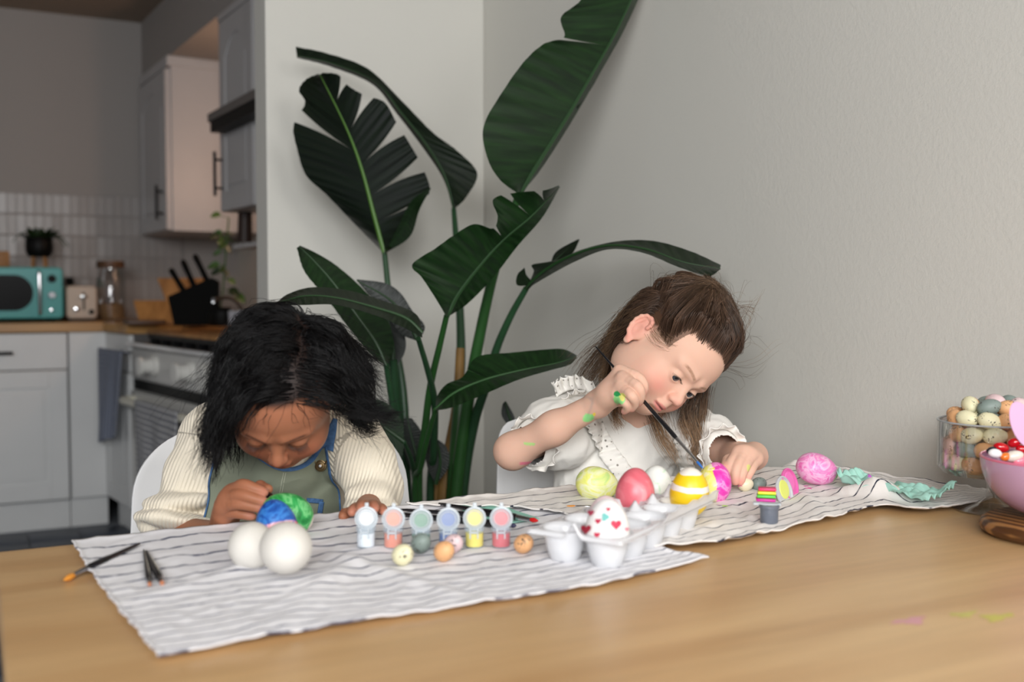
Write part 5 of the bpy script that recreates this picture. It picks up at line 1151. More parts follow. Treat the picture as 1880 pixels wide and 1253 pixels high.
def mesh_sdf(prims, lo, hi, h, iso=0.0, post=None):
    lo = np.array(lo, float); hi = np.array(hi, float); n = np.ceil((hi - lo) / h).astype(int) + 1
    D = np.full(n, .06, np.float32); ax = [(lo[i] + np.arange(n[i]) * h).astype(np.float32) for i in range(3)]
    for pr in prims:
        a, b = pbox(pr); mg = pr[-2] + .012 + iso
        i0 = np.clip(np.floor((a - mg - lo) / h).astype(int), 0, n); i1 = np.clip(np.ceil((b + mg - lo) / h).astype(int) + 1, 0, n)
        if (i1 <= i0).any(): continue
        sl = tuple(slice(i0[j], i1[j]) for j in range(3))
        e = prim_d(pr, ax[0][sl[0]][:, None, None], ax[1][sl[1]][None, :, None], ax[2][sl[2]][None, None, :])
        D[sl] = comb(D[sl], e, pr[-2], pr[-1])
    if post is not None: D = post(D, ax)
    D[0] = D[-1] = .06; D[:, 0] = D[:, -1] = .06; D[:, :, 0] = D[:, :, -1] = .06
    g = vdb.FloatGrid(.06); g.copyFromArray(np.ascontiguousarray(D)); P_, Tt, Q = g.convertToPolygons(isovalue=iso, adaptivity=0)
    V = P_ * h + lo; Q = Q[:, ::-1]
    F = np.concatenate([Q, np.c_[Tt[:, ::-1], Tt[:, 0]]]) if len(Tt) else Q
    return V, F.astype(np.int64)
def vnormals(V, F):
    n = np.cross(V[F[:, 2]] - V[F[:, 0]], V[F[:, 3]] - V[F[:, 1]]); out = np.zeros_like(V)
    for j in range(4): np.add.at(out, F[:, j], n)
    return out / (np.linalg.norm(out, axis=1)[:, None] + 1e-12)
def smoothmesh(V, F, it=2, lam=.5):
    for _ in range(it):
        acc = np.zeros_like(V); cnt = np.zeros(len(V))
        for j in range(4):
            a, b = F[:, j], F[:, (j + 1) % 4]; np.add.at(acc, a, V[b]); np.add.at(acc, b, V[a]); np.add.at(cnt, a, 1); np.add.at(cnt, b, 1)
        V = V + lam * (acc / np.maximum(cnt, 1)[:, None] - V)
    return V
def flipfix(V, F):
    n = vnormals(V, F); c = V.mean(0)
    return F if ((V - c) * n).sum() > 0 else F[:, ::-1]
def compact(V, F):
    u, inv = np.unique(F.ravel(), return_inverse=True); return V[u], inv.reshape(F.shape)
def multires(prims, blocks, it=1):
    """blocks: (lo, hi, h) finest first; coarser blocks leave out what finer ones own"""
    Vs, Fs, off = [], [], 0
    for bi, (lo, hi, h) in enumerate(blocks):
        pad = 3 * h; V, F = mesh_sdf(prims, np.array(lo) - pad, np.array(hi) + pad, h)
        V = smoothmesh(V, F, it); c = V[F].mean(1); keep = ((c > np.array(lo)) & (c < np.array(hi))).all(1)
        for (l2, h2, _) in blocks[:bi]:
            s = h * .4; keep &= ~((c > np.array(l2) + s) & (c < np.array(h2) - s)).all(1)
        V, F = compact(V, F[keep]); F = flipfix(V, F); Vs.append(V); Fs.append(F + off); off += len(V)
    return np.concatenate(Vs), np.concatenate(Fs)
def C3(s, t, c): return _R * s - _U * t - _F * c        # vector from (screen right, screen down, toward camera)
def basis(L, F_, U_):
    """orthonormal rows: x = her left, y = face forward, z = crown"""
    y = C3(*F_); y /= np.linalg.norm(y); z = C3(*U_); z -= y * (z @ y); z /= np.linalg.norm(z); x = np.cross(y, z)
    return np.array([x, y, z]) if x @ C3(*L) > 0 else np.array([-x, y, z])

# ================================================================== HEADS
def head_prims(O, B, S=1.0, closed=True, gaze=None):
    def W(p): return O + (np.array(p, float) * S) @ B
    def E(c, r, k=.01, op='u', rot=None):
        Rm = B if rot is None else np.array(Euler(rot).to_matrix()).T @ B
        return ell(W(c), np.array(r) * S, Rm, k * S, op)
    def K(a, b, ra, rb, k=.01, op='u'): return cone(W(a), W(b), ra * S, rb * S, k * S, op)
    p = [E((0, -.014, .028), (.071, .085, .075), .01), E((0, .016, -.020), (.058, .060, .062), .03), E((0, .028, .034), (.058, .050, .046), .03),
         E((0, .028, -.052), (.044, .046, .036), .03), E((0, .060, -.070), (.015, .013, .013), .022)]
    for s in (-1, 1):
        p += [E((s * .032, .046, -.034), (.026, .026, .024), .018), E((s * .038, .008, -.055), (.018, .034, .024), .025)]
    for s in (-1, 1):
        p += [E((s * .0265, .090, -.002), (.0155, .012, .0095), .014, 's')]
    p += [K((0, .076, .002), (0, .0875, -.018), .0056, .0066, .012), E((0, .0918, -.0252), (.0078, .0080, .0070), .009)]
    for s in (-1, 1): p += [E((s * .0078, .0862, -.0280), (.0048, .0068, .0048), .005)]
    for s in (-1, 1): p += [E((s * .0046, .0905, -.0335), (.0026, .0036, .0022), .002, 's', rot=(0, 0, s * .4))]
    p += [E((0, .082, -.042), (.007, .007, .008), .010), E((0, .0810, -.0478), (.0150, .0062, .0038), .004), E((0, .0790, -.0555), (.0125, .0062, .0042), .004), E((0, .088, -.0516), (.0150, .0060, .0010), .002, 's'), E((0, .0765, -.0635), (.012, .006, .0025), .006, 's')]
    # brow ridge
    for s in (-1, 1): p += [K((s * .012, .080, .0165), (s * .040, .068, .0150), .0045, .0035, .014)]
    # eyelids
    for s in (-1, 1):
        ec = (s * .0262, .0670, -.0035)
        p += [E(ec, (.0136, .0128, .0128), .003)]
        if not closed:
            p += [E((s * .0262, .082, -.0062), (.0120, .0100, .0046), .0016, 's', rot=(0, s * .10, 0))]
        else:
            p += [E((s * .0262, .0815, -.0082), (.0122, .0050, .0007), .0012, 's', rot=(0, s * .10, 0))]
    # ears
    for s in (-1, 1):
        c0 = np.array([s * .0720, -.006, -.006])
        ang = s * .42
        p += [E(c0 + np.array([s * .001, 0, 0]), (.0052, .0135, .0220), .006, rot=(.12, 0, ang))]
        n = 12; pts = []
        for i in range(n):
            a = -1.9 + 4.2 * i / (n - 1); u = -cos(a + .0) * .0172 if False else None
            th = radians(-60 + 255 * i / (n - 1)); yy = cos(th) * .0165 ; zz = sin(th) * .0262
            q_ = np.array([s * .0055 + (-yy) * .42 * s * 0 + s * max(0, -yy * 1.0) * .40, yy, zz]); pts.append(c0 + q_)
        # rim from lobe (front-bottom) round the back to the top-front
        pts = [c0 + np.array([s * (.0035 + max(0, -y_) * .42), y_, z_]) for y_, z_ in ((-.002, -.021), (-.008, -.017), (-.0125, -.008), (-.0145, .002), (-.0135, .011), (-.0090, .0185), (-.0015, .0215), (.0055, .0195), (.0092, .0140), (.0090, .0080))]
        for a_, b_ in zip(pts[:-1], pts[1:]): p += [K(a_, b_, .0030, .0030, .0025)]
        p += [E(c0 + np.array([s * .0085, .0015, -.0035]), (.0042, .0058, .0090), .003, 's')]
        p += [E(c0 + np.array([s * .0085, -.0070, .0080]), (.0026, .0026, .0090), .002, 's', rot=(-.35, 0, 0))]
        p += [E(c0 + np.array([s * .0010, .001, -.0265]), (.0042, .0068, .0070), .005)]
    return p, W
def skin_colors(V, O, B, S, base, lip, blush, brow, scalp, hairmask, closed):
    q = ((V - O) @ B.T) / S; x, y, z = q.T; c = np.tile(np.array(base[:3]), (len(V), 1)); base = np.array(base[:3])
    def mix(mask, col, a=1.0):
        nonlocal c
        m = np.clip(mask, 0, 1)[:, None] * a; c = c * (1 - m) + np.array(col[:3]) * m
    inh = (np.abs(x) < .1) & (np.abs(y) < .12) & (np.abs(z) < .13)
    front = (y > .03) * inh
    for s in (-1, 1): mix(np.exp(-(((x - s * .036) / .020) ** 2 + ((z + .034) / .018) ** 2)) * front, blush, .55)
    mix(np.exp(-((x / .011) ** 2 + ((z + .027) / .008) ** 2)) * front, blush, .35)
    ear = np.exp(-(((np.abs(x) - .078) / .008) ** 2)) * inh * (np.abs(z) < .035) * (y < .01); mix(ear, blush, .5)
    lipm = sstep(1.2, .8, np.sqrt((x / .0152) ** 2 + ((z + .0517) / .0068) ** 2)) * front * (y > .07); mix(lipm, lip, .7)
    mix(sstep(1.2, .8, np.sqrt((x / .0150) ** 2 + ((z + .0518) / .0012) ** 2)) * front, np.array(lip[:3]) * .3, .7)
    for s in (-1, 1):
        bx = x * s; zc = .0150 + .004 * np.sin(np.clip((bx - .010) / .032, 0, 1) * pi * .75)
        mix(sstep(1, .3, np.abs(z - zc) / .0034) * sstep(.008, .014, bx) * sstep(.043, .034, bx) * front * (.75 + .5 * noise(q, 500, 3)), brow, .85)
        # lash line
        zl = -.0070 if closed else -.0036
        mix(sstep(1, .4, np.abs(z - zl + .0015 * ((bx - .0262) / .012) ** 2 * (-1 if closed else 1)) / (.0013 if closed else .0011)) * sstep(.0145, .0125, np.abs(bx - .0262)) * front, (.03, .018, .012), .7 if closed else .0)
    hm = hairmask(x, y, z) * inh * sstep(.0745, .0715, np.abs(x))
    mix(hm, scalp, 1.0)
    return c
m_skin1 = mat('skin_warm_brown', srgb(168, 112, 82), .5, spec=.35, sss=.25, sssr=(1, .35, .2), attr=True, bump=.06, bscale=900, bdist=.0004)
m_skin2 = mat('skin_fair', srgb(222, 172, 148), .58, spec=.28, sss=.25, sssr=(1, .35, .2), attr=True, bump=.06, bscale=900, bdist=.0004)
def eyeball(O, B, S, s, gaze, iris, parent):
    c = O + (np.array([s * .0262, .0662, -.0035]) * S) @ B; g = np.array(gaze) - c; g /= np.linalg.norm(g)
    n, m = 36, 40; V = []; cols = []; r = .0121 * S
    u = np.cross(g, (0, 0, 1)); u /= np.linalg.norm(u); w = np.cross(g, u)
    for i in range(n + 1):
        t = pi * i / n
        for k in range(m):
            a = 2 * pi * k / m; bulge = 1 + .035 * math.exp(-(t / .42) ** 2); V.append(c + (g * cos(t) + (u * cos(a) + w * sin(a)) * sin(t)) * r * bulge)
            rr = t
            cols.append((.008, .008, .01) if rr < .21 else (iris if rr < .46 else ((.02, .02, .03) if rr < .53 else (.74, .70, .68))))
    F = np.array([(i * m + k, i * m + (k + 1) % m, (i + 1) * m + (k + 1) % m, (i + 1) * m + k) for i in range(n) for k in range(m)])
    V = np.array(V); F = flipfix(V, F)
    return raw('eye', V, F, mat('eye', srgb(220, 215, 210), .08, attr=True, coat=.6), parent, cols=np.array(cols))
def hand_prims(wr, palm, fingers, thumb, rf=(.0072, .0066, .0060, .0052), rw=.0155, rp=.0125, k=.004):
    """wr: wrist; palm: points under each finger root; fingers: 4 chains; thumb chain"""
    p = []; wr = np.array(wr)
    for ch, sc in zip(fingers, (1, 1.02, .97, .86)):
        p += [cone(wr, ch[0], rw * .80, rp * .80, .010)]
    for ch, sc in zip(fingers, (1, 1.02, .97, .86)):
        cs = ch[:1] + list(.82 * spline(ch, 13)[1:-1] + .18 * np.array([np.array(ch[0]) * (1 - t) + np.array(ch[-1]) * t for t in np.linspace(0, 1, 13)[1:-1]])) + ch[-1:]
        rr_ = np.interp(np.linspace(0, 3, 13), [0, 1, 2, 3], [rf[0] * 1.12, rf[1] * 1.04, rf[2], rf[3]]) * sc
        for i in range(12): p += [cone(cs[i], cs[i + 1], rr_[i], rr_[i + 1], .0022 if i > 1 else .005)]
    p += [cone(wr, thumb[0], rw * .7, .0105, .008)]
    tr = (.0100, .0082, .0072, .006)
    for i in range(len(thumb) - 1): p += [cone(thumb[i], thumb[i + 1], tr[i], tr[min(i + 1, 3)], .003)]
    return p
def strands_mesh(name, paths, rad, cols, m, parent, taper=.35):
    """paths (N,K,3); rad (N,) ; cols (N,K,3)"""
    if paths.shape[1] > 13: ix = np.round(np.linspace(0, paths.shape[1] - 1, 13)).astype(int); paths = paths[:, ix]; cols = cols[:, ix]
    N_, K_, _ = paths.shape; T_ = np.gradient(paths, axis=1); T_ /= np.linalg.norm(T_, axis=2)[..., None] + 1e-9
    ref = np.array([.3, .5, .81]); u = np.cross(T_, ref); u /= np.linalg.norm(u, axis=2)[..., None] + 1e-9; w = np.cross(T_, u)
    tp = (1 - (1 - taper) * np.linspace(0, 1, K_) ** 2)[None, :, None] * rad[:, None, None]
    V = np.stack([paths + (u * cos(a) + w * sin(a)) * tp for a in (0, 2 * pi / 3, 4 * pi / 3)], 2)    # N,K,3,3
    idx = np.arange(N_ * K_ * 3).reshape(N_, K_, 3); F = []
    for s in range(3): s2 = (s + 1) % 3; F.append(np.stack([idx[:, :-1, s], idx[:, :-1, s2], idx[:, 1:, s2], idx[:, 1:, s]], -1).reshape(-1, 4))
    C_ = np.repeat(cols[:, :, None, :], 3, 2).reshape(-1, 3)
    o = raw(name, V.reshape(-1, 3), np.concatenate(F), m, parent, cols=C_); return o
def hairmat(name, rough=.38):
    m = mat(name, (.1, .1, .1, 1), rough, attr=True, spec=.45); b = m.node_tree.nodes['Principled BSDF']
    b.inputs['Anisotropic'].default_value = .4; return m
def grow(roots, dirs, coll, steps, ds, target, off, seed=0, damp=.35):
    """roots (N,3); target(p, i, t) -> wanted direction; off (N,) clearance"""
    p = roots.copy(); d = dirs / np.linalg.norm(dirs, axis=1)[:, None]; out = [p.copy()]
    for i in range(steps):
        tg = target(p, i, i / steps); d = d * (1 - damp) + tg * damp; d /= np.linalg.norm(d, axis=1)[:, None] + 1e-9
        p = p + d * ds[:, None]
        dd = evalp(coll, p); want = off * np.minimum(1, (i + 1) / 3.0); push = np.maximum(want - dd, 0)
        if (push > 0).any():
            g = grad(coll, p); p = p + g * push[:, None]; dn = (d * g).sum(1); tan = d - g * np.minimum(dn, 0)[:, None]; m_ = push > 0; d[m_] = tan[m_] / (np.linalg.norm(tan[m_], axis=1)[:, None] + 1e-9)
        out.append(p.copy())
    return np.stack(out, 1)
def fill(guides, groots, roots, rng, clump=.75, wave=.003, wl=.05, stray=.004, K_=None):
    """strands follow nearest guides, gather to them towards the tip"""
    d = ((roots[:, None] - groots[None]) ** 2).sum(2); j = np.argsort(d, 1)[:, :2]; w = rng.rand(len(roots)) ** 2 * .5
    w = w[:, None, None]; base_ = guides[j[:, 0]] * (1 - w) + guides[j[:, 1]] * w; r0 = groots[j[:, 0]] * (1 - w[:, :, 0]) + groots[j[:, 1]] * w[:, :, 0]
    K0 = guides.shape[1]; t = np.linspace(0, 1, K0)[None, :, None]
    offv = (roots - r0)[:, None, :]; pth = base_ + offv * (1 - clump * t ** .7)
    ph = rng.rand(len(roots), 1, 1) * .9 + j[:, :1, None] * 1.7; a = rng.normal(size=(len(roots), 1, 3)); a /= np.linalg.norm(a, axis=2)[..., None]
    s = np.cumsum(np.linalg.norm(np.diff(guides[j[:, 0]], axis=1), axis=2), 1); s = np.concatenate([np.zeros((len(s), 1)), s], 1)[..., None]
    ga = np.random.RandomState(3).normal(size=(len(guides), 3)); ga /= np.linalg.norm(ga, axis=1)[:, None]
    pth = pth + ga[j[:, 0]][:, None] * np.sin(s / wl * 6.28 + ph) * wave * t + a * stray * rng.rand(len(roots), 1, 1) ** 3 * t ** 1.5 * 3
    pth = pth + a * .0012 * np.sin(s / .02 * 6.28 + ph * 5) * t
    return pth, j[:, 0]
def bvh_of(V, F): return BVHTree.FromPolygons([tuple(v) for v in V], [tuple(int(i) for i in f) for f in F])
def drape(bvh, x, y, off, fallback):
    r = ray(x, y); L_ = np.linalg.norm(r); h = bvh.ray_cast(Vector(_C), Vector(r / L_))
    if h[0] is None: return P(x, y, fallback)
    n = np.array(h[1]);
    if n @ r > 0: n = -n
    return np.array(h[0]) + n * off - r / L_ * off * .3
def ribbon(bvh, pts, width, off, name, m, parent, fallback, n=60, thick=.0012, wave=0.0, wn=10, nv=7, wflare=0.0):
    """a strip lying on the surface along a pixel path; width in metres"""
    c = spline([(p[0], p[1], 0) for p in pts], n); dd = np.gradient(c, axis=0); dd /= np.linalg.norm(dd, axis=1)[:, None] + 1e-9; nrm = np.stack([-dd[:, 1], dd[:, 0]], 1)
    V = []
    for i in range(n):
        for j in range(nv):
            v = (j / (nv - 1) - .5); wpx = width / fallback * FPX
            x = c[i, 0] + nrm[i, 0] * v * wpx; y = c[i, 1] + nrm[i, 1] * v * wpx
            w_ = wave * sin(i / n * wn * 2 * pi + (j * .5)) * (abs(v) * 2) ** .8 if wave else 0
            V.append(drape(bvh, x, y, off + (w_ + wave * .8 if wave else 0), fallback))
    V = np.array(V).reshape(n, nv, 3)
    for _ in range(3): V[1:-1] = .5 * V[1:-1] + .25 * (V[:-2] + V[2:])
    o = raw(name, V.reshape(-1, 3), grid_faces(n, nv), m, parent); s = o.modifiers.new('thick', 'SOLIDIFY'); s.thickness = thick; s.offset = 0
    return o

# ================================================================== CHILD ON THE LEFT
import time; _t0 = time.time()
B1 = basis((.995, -.10, .08), (.04, .83, .56), (.09, -.55, .83)); O1 = P(517, 720, 1.295); S1 = .92
H1, W1 = head_prims(O1, B1, S1, closed=True)
neck1 = P(506, 785, 1.415); chest1 = P(500, 865, 1.485); belly1 = chest1 + np.array([0, .015, -.17]); pel1 = chest1 + np.array([0, .03, -.27])
shR1 = P(398, 800, 1.475); shL1 = P(634, 788, 1.475)
elR1 = P(322, 985, 1.42); wrR1 = P(405, 986, 1.315); elL1 = P(700, 893, 1.47); wrL1 = P(676, 938, 1.37)
lat1 = _R * .98 + Dn * .0
fR1 = [[P(426, 904, 1.262), P(445, 888, 1.245), P(468, 896, 1.240), P(485, 905, 1.244)],
       [P(415, 917, 1.258), P(440, 907, 1.238), P(465, 914, 1.234), P(487, 923, 1.238)],
       [P(410, 933, 1.262), P(434, 924, 1.240), P(461, 929, 1.236), P(483, 935, 1.240)],
       [P(411, 948, 1.272), P(430, 942, 1.252), P(448, 945, 1.248), P(464, 949, 1.250)]]
thR1 = [P(432, 938, 1.302), P(452, 908, 1.295), P(478, 894, 1.276), P(492, 899, 1.262)]
fL1 = [[P(660, 938, 1.335), P(655, 932, 1.315), P(650, 934, 1.295), P(646, 941, 1.285)], [P(672, 934, 1.335), P(668, 926, 1.312), P(664, 927, 1.290), P(662, 936, 1.278)],
       [P(684, 934, 1.335), P(684, 926, 1.312), P(686, 927, 1.292), P(688, 936, 1.280)], [P(694, 940, 1.338), P(698, 932, 1.318), P(702, 933, 1.300), P(705, 941, 1.288)]]
thL1 = [P(655, 946, 1.345), P(642, 944, 1.325), P(634, 945, 1.31), P(630, 948, 1.30)]
torso1 = [cone(neck1 + np.array([0, .02, -.05]), chest1 + np.array([0, .02, 0]), .05, .078, .03), ell(chest1 + np.array([0, .01, -.02]), (.105, .078, .10), None, .03), ell(belly1, (.098, .080, .11), None, .04), ell(pel1, (.11, .09, .08), None, .04),
          cone(shR1, shL1, .038, .038, .03)]
arms1 = [cone(shR1, elR1, .036, .027, .02), cone(elR1, wrR1, .027, .0185, .012), cone(shL1, elL1, .036, .027, .02), cone(elL1, wrL1, .027, .0185, .012)]
hands1 = hand_prims(wrR1, None, fR1, thR1) + hand_prims(wrL1, None, fL1, thL1)
kn = [pel1 + np.array([-.075, -.22, -.02]), pel1 + np.array([.075, -.22, -.02])]
legs1 = []
for i_, sg in enumerate((-1, 1)):
    hip = pel1 + np.array([sg * .055, -.01, -.02]); k_ = kn[i_]; an = k_ + np.array([0, .03, -.30]); legs1 += [cone(hip, k_, .055, .040, .02), cone(k_, an, .038, .024, .01), cone(an, an + np.array([0, -.09, -.03]), .024, .016, .012)]
neckp1 = [cone(W1((0, -.035, -.035)), neck1, .034, .037, .025)]
def hairline1(x, y, z):
    return sstep(.0, .012, z + .55 * (-y) - .002 * 0 - .026 + .0 * x) * (1 - sstep(.05, .075, y) * sstep(.066, .05, z)) * sstep(.035, .0, (np.abs(x) > .062) * (np.abs(y + .01) < .03) * (z < .03) * .03)
def hm1(x, y, z): return sstep(-.004, .006, (z - .070) * (y > .02) + (y <= .02) * (z * .8 - y * .9 - .010) - 0 * x)
body1_pr = H1 + neckp1 + torso1 + arms1 + hands1 + legs1
def bb(pts, pad): pts = np.array(pts); return pts.min(0) - pad, pts.max(0) + pad
hlo, hhi = O1 - .125, O1 + .125
b1 = [(*bb(np.concatenate(fR1 + [thR1, [wrR1]]), .014), .0011), (*bb(np.concatenate(fL1 + [thL1]), .012), .0012), (hlo, hhi, .0014), (np.array([-.15, 1.0, .0]), np.array([.85, 1.8, 1.25]), .0035)]
V, F = multires(body1_pr, b1)
kid1 = empty('person', (pel1[0], pel1[1], 0), 'dark-haired child in cream ribbed cardigan and green dungarees bent over a painted egg', 'person')
skin1 = srgb(160, 104, 76)
cols = skin_colors(V, O1, B1, S1, skin1, srgb(150, 78, 70), srgb(172, 98, 74), srgb(44, 24, 18), srgb(36, 23, 19), hm1, True)
# fingernails and warmer fingertips
for ch in fR1 + fL1:
    d_ = np.linalg.norm(V - ch[-1], axis=1); m_ = sstep(.014, .004, d_)[:, None]; cols = cols * (1 - .45 * m_) + np.array(srgb(206, 140, 120)[:3]) * .45 * m_
body1 = raw('body', V, F, m_skin1, kid1, cols=cols)
for s in (-1, 1): eyeball(O1, B1, S1, s, P(520, 950, 1.2), (.05, .025, .015), kid1)
# lashes
def lashes(O, B, S, zc, closed, parent, col_, n=26, down=True):
    rng_ = np.random.RandomState(4); q_ = []
    for s in (-1, 1):
        pa = []
        for i in range(n):
            u = -1 + 2 * i / (n - 1); x = s * .0262 + u * .0118; z = zc + (-.0018 * (u * u) * (-1 if closed else 1)); y = .0670 + math.sqrt(max(0, .0140 ** 2 - (u * .0118) ** 2 - (z + .0035) ** 2)) + .0002
            L_ = .0085 * (.65 + .35 * (u * s > 0)); a = np.array([x, y, z]); b_ = a + np.array([u * .35, .75, -.35]) * L_; c_ = a + np.array([u * .6, 1.1, -.25 if closed else .15]) * L_
            q_.append([O + a * S @ B, O + ((a + b_) / 2 + np.array([0, .0003, -.0004])) * S @ B, O + b_ * S @ B, O + c_ * S @ B])
    q_ = np.array(q_); return strands_mesh('eyelashes', q_, np.full(len(q_), .00036), np.tile(np.array(col_), (len(q_), 4, 1)), hairmat('lash'), parent, .2)
lashes(O1, B1, S1, -.0074, True, kid1, (.012, .008, .007))
# ---- cardigan
m_knit = bpy.data.materials.new('cream_knit'); m_knit.use_nodes = True
def knit(m, colr, per, depth=.0012):
    N = m.node_tree.nodes; L = m.node_tree.links; b = N['Principled BSDF']; b.inputs['Base Color'].default_value = colr; b.inputs['Roughness'].default_value = .95; b.inputs['Sheen Weight'].default_value = .2; b.inputs['Specular IOR Level'].default_value = .15
    uv = N.new('ShaderNodeUVMap'); sp = N.new('ShaderNodeSeparateXYZ'); L.new(uv.outputs[0], sp.inputs[0])
    a = N.new('ShaderNodeMath'); a.operation = 'MULTIPLY'; a.inputs[1].default_value = 2 * pi / per; L.new(sp.outputs[0], a.inputs[0]); s = N.new('ShaderNodeMath'); s.operation = 'SINE'; L.new(a.outputs[0], s.inputs[0])
    n = N.new('ShaderNodeTexNoise'); n.inputs['Scale'].default_value = 700; tc = N.new('ShaderNodeTexCoord'); L.new(tc.outputs['Object'], n.inputs['Vector'])
    ad = N.new('ShaderNodeMath'); ad.operation = 'MULTIPLY_ADD'; ad.inputs[1].default_value = .5; L.new(n.outputs[0], ad.inputs[0]); L.new(s.outputs[0], ad.inputs[2])
    bp = N.new('ShaderNodeBump'); bp.inputs['Strength'].default_value = .7; bp.inputs['Distance'].default_value = depth; L.new(ad.outputs[0], bp.inputs['Height']); L.new(bp.outputs[0], b.inputs['Normal'])
knit(m_knit, srgb(232, 222, 202), .0048, .0006)
cuffU = P(330, 922, 1.415); cuffD = P(322, 956, 1.402); ax_sl = (elR1 - shR1); ax_sl /= np.linalg.norm(ax_sl)
def orient(axis):
    z = np.array(axis) / np.linalg.norm(axis); x = np.cross((0, 0, 1), z) if abs(z[2]) < .9 else np.cross((0, 1, 0), z); x /= np.linalg.norm(x); return np.array([x, np.cross(z, x), z])
Rc = orient(C3(.06, 1, .12)); Rc2 = orient(C3(-.10, 1, .25))
sw = [cone(neck1 + np.array([0, .02, -.045]), chest1 + np.array([0, .02, 0]), .058, .086, .03), ell(chest1 + np.array([0, .012, -.02]), (.114, .084, .115), None, .03), ell(belly1, (.106, .086, .12), None, .04), ell(pel1 + np.array([0, 0, .02]), (.112, .094, .06), None, .03),
      cone(shR1 + np.array([0, 0, .0]), shL1, .044, .044, .03),
      cone(P(396, 810, 1.47), P(350, 870, 1.44), .046, .034, .02), cone(P(350, 870, 1.44), P(334, 915, 1.425), .033, .031, .012),
      ell(cuffU, (.048, .042, .0155), Rc, .002), ell(cuffD, (.053, .046, .0130), Rc2, .002), ell(P(278, 965, 1.395), (.014, .018, .013), None, .008),
      cone(P(630, 798, 1.46), P(672, 850, 1.455), .047, .040, .02), cone(P(672, 850, 1.455), P(690, 898, 1.45), .040, .040, .014), cone(P(690, 898, 1.45), P(682, 930, 1.40), .036, .030, .008),
      ell(P(680, 932, 1.385), (.035, .03, .014), None, .004), ell(P(694, 880, 1.435), (.026, .026, .018), None, .006), ell(P(680, 908, 1.41), (.034, .03, .014), None, .005)]
def foldpost(sc, amp, seed, dirs):
    def f(D, ax):
        m = np.abs(D) < .03; ii = np.nonzero(m); p = np.stack([ax[0][ii[0]], ax[1][ii[1]], ax[2][ii[2]]], 1)
        a = np.zeros(len(p))
        for (dx, s_, am, sd) in dirs:
            dx = np.array(dx, float); dx /= np.linalg.norm(dx); q = p - dx * ((p @ dx)[:, None]) * .78
            a += am * (np.abs(noise(q, s_, sd)) * 2 - .45)
        D[m] += a.astype(np.float32); return D
    return f
V, F = mesh_sdf(sw, bb([belly1 - .17, belly1 + .17, P(330, 900, 1.43), P(720, 790, 1.45)], .11)[0] * np.array([1, 1, 1]), np.array([.80, 1.75, 1.0]), .0028, post=foldpost(0, 0, 0, [(C3(.35, 1, 0), 26, .0045, 5), (C3(-.7, .7, 0), 30, .0035, 8)]))
V = smoothmesh(V, F, 2); F = flipfix(V, F)
c_ = V[F].mean(1)
# neck opening so that the chin and neck come out of the collar
keep = (evalp([cone(neck1 + np.array([0, -.03, .03]), neck1 + np.array([0, .01, .08]), .045, .05)], c_) > 0); V, F = compact(V, F[keep])
def knit_uv(V):
    def perp(a, b):
        d = b - a; d /= np.linalg.norm(d); x = np.cross(d, _F); return x / np.linalg.norm(x)
    u = (V - chest1) @ np.cross(np.array([0, .05, 1.]), _F) * 1.0
    segs = [(shR1, elR1), (shL1, elL1), (elL1, wrL1)]
    dT = evalp([cone(chest1 + np.array([0, 0, .05]), belly1, .085, .1)], V)
    for a, b in segs:
        dA = evalp([cone(a, b, .04, .04)], V); t = ((V - a) @ (b - a)) / ((b - a) @ (b - a)); m_ = (dA < dT) & (t > .12)
        ax_ = perp(a, b); rad_ = np.cross(b - a, ax_); rad_ /= np.linalg.norm(rad_); xx = (V - a) @ ax_; yy = (V - a) @ rad_
        u = np.where(m_, xx, u)
    return np.stack([u, V[:, 2]], 1)
o = raw('cardigan', V, F, m_knit, kid1, uvs=knit_uv(V)); bv1 = bvh_of(V, F)
sd_ = o.modifiers.new('thick', 'SOLIDIFY'); sd_.thickness = .0022; sd_.offset = -1
# ---- dungarees bib draped over the chest
m_bib = mat('green_canvas', srgb(128, 134, 116), .9, bump=.4, bscale=900, var=.06, vscale=25, bdist=.0008); m_den = mat('blue_denim', srgb(72, 108, 152), .85, bump=.5, bscale=700, var=.35, vscale=160)
top = spline([(406, 800, 0), (440, 806, 0), (462, 828, 0), (495, 853, 0), (528, 862, 0), (560, 852, 0), (582, 830, 0), (594, 815, 0), (600, 818, 0)], 70)
bot = spline([(366, 995, 0), (500, 995, 0), (622, 990, 0)], 70); lf = spline([(406, 800, 0), (394, 850, 0), (386, 900, 0), (366, 995, 0)], 60); rg = spline([(600, 818, 0), (608, 860, 0), (617, 905, 0), (622, 990, 0)], 60)
u_ = np.linspace(0, 1, 70)[None, :, None]; v_ = np.linspace(0, 1, 60)[:, None, None]
G = (1 - v_) * top[None] + v_ * bot[None] + (1 - u_) * lf[:, None] + u_ * rg[:, None] - ((1 - u_) * (1 - v_) * top[0] + u_ * (1 - v_) * top[-1] + (1 - u_) * v_ * bot[0] + u_ * v_ * bot[-1])
VV = np.array([[drape(bv1, G[i, j, 0], G[i, j, 1], .005, 1.40) for j in range(70)] for i in range(60)])
for _ in range(25):
    VV[0, 1:-1] = .5 * VV[0, 1:-1] + .25 * (VV[0, :-2] + VV[0, 2:])
    for c__ in (0, -1): VV[1:-1, c__] = .5 * VV[1:-1, c__] + .25 * (VV[:-2, c__] + VV[2:, c__])
    VV[1:-1, 1:-1] = .25 * (VV[:-2, 1:-1] + VV[2:, 1:-1] + VV[1:-1, :-2] + VV[1:-1, 2:])
VV += Dn * (-.003 * (1 - np.abs(noise(np.stack([G[..., 0] * .012, G[..., 1] * .03 + G[..., 0] * .012, 0 * G[..., 0]], -1), 1, 6)) * 3))[..., None]
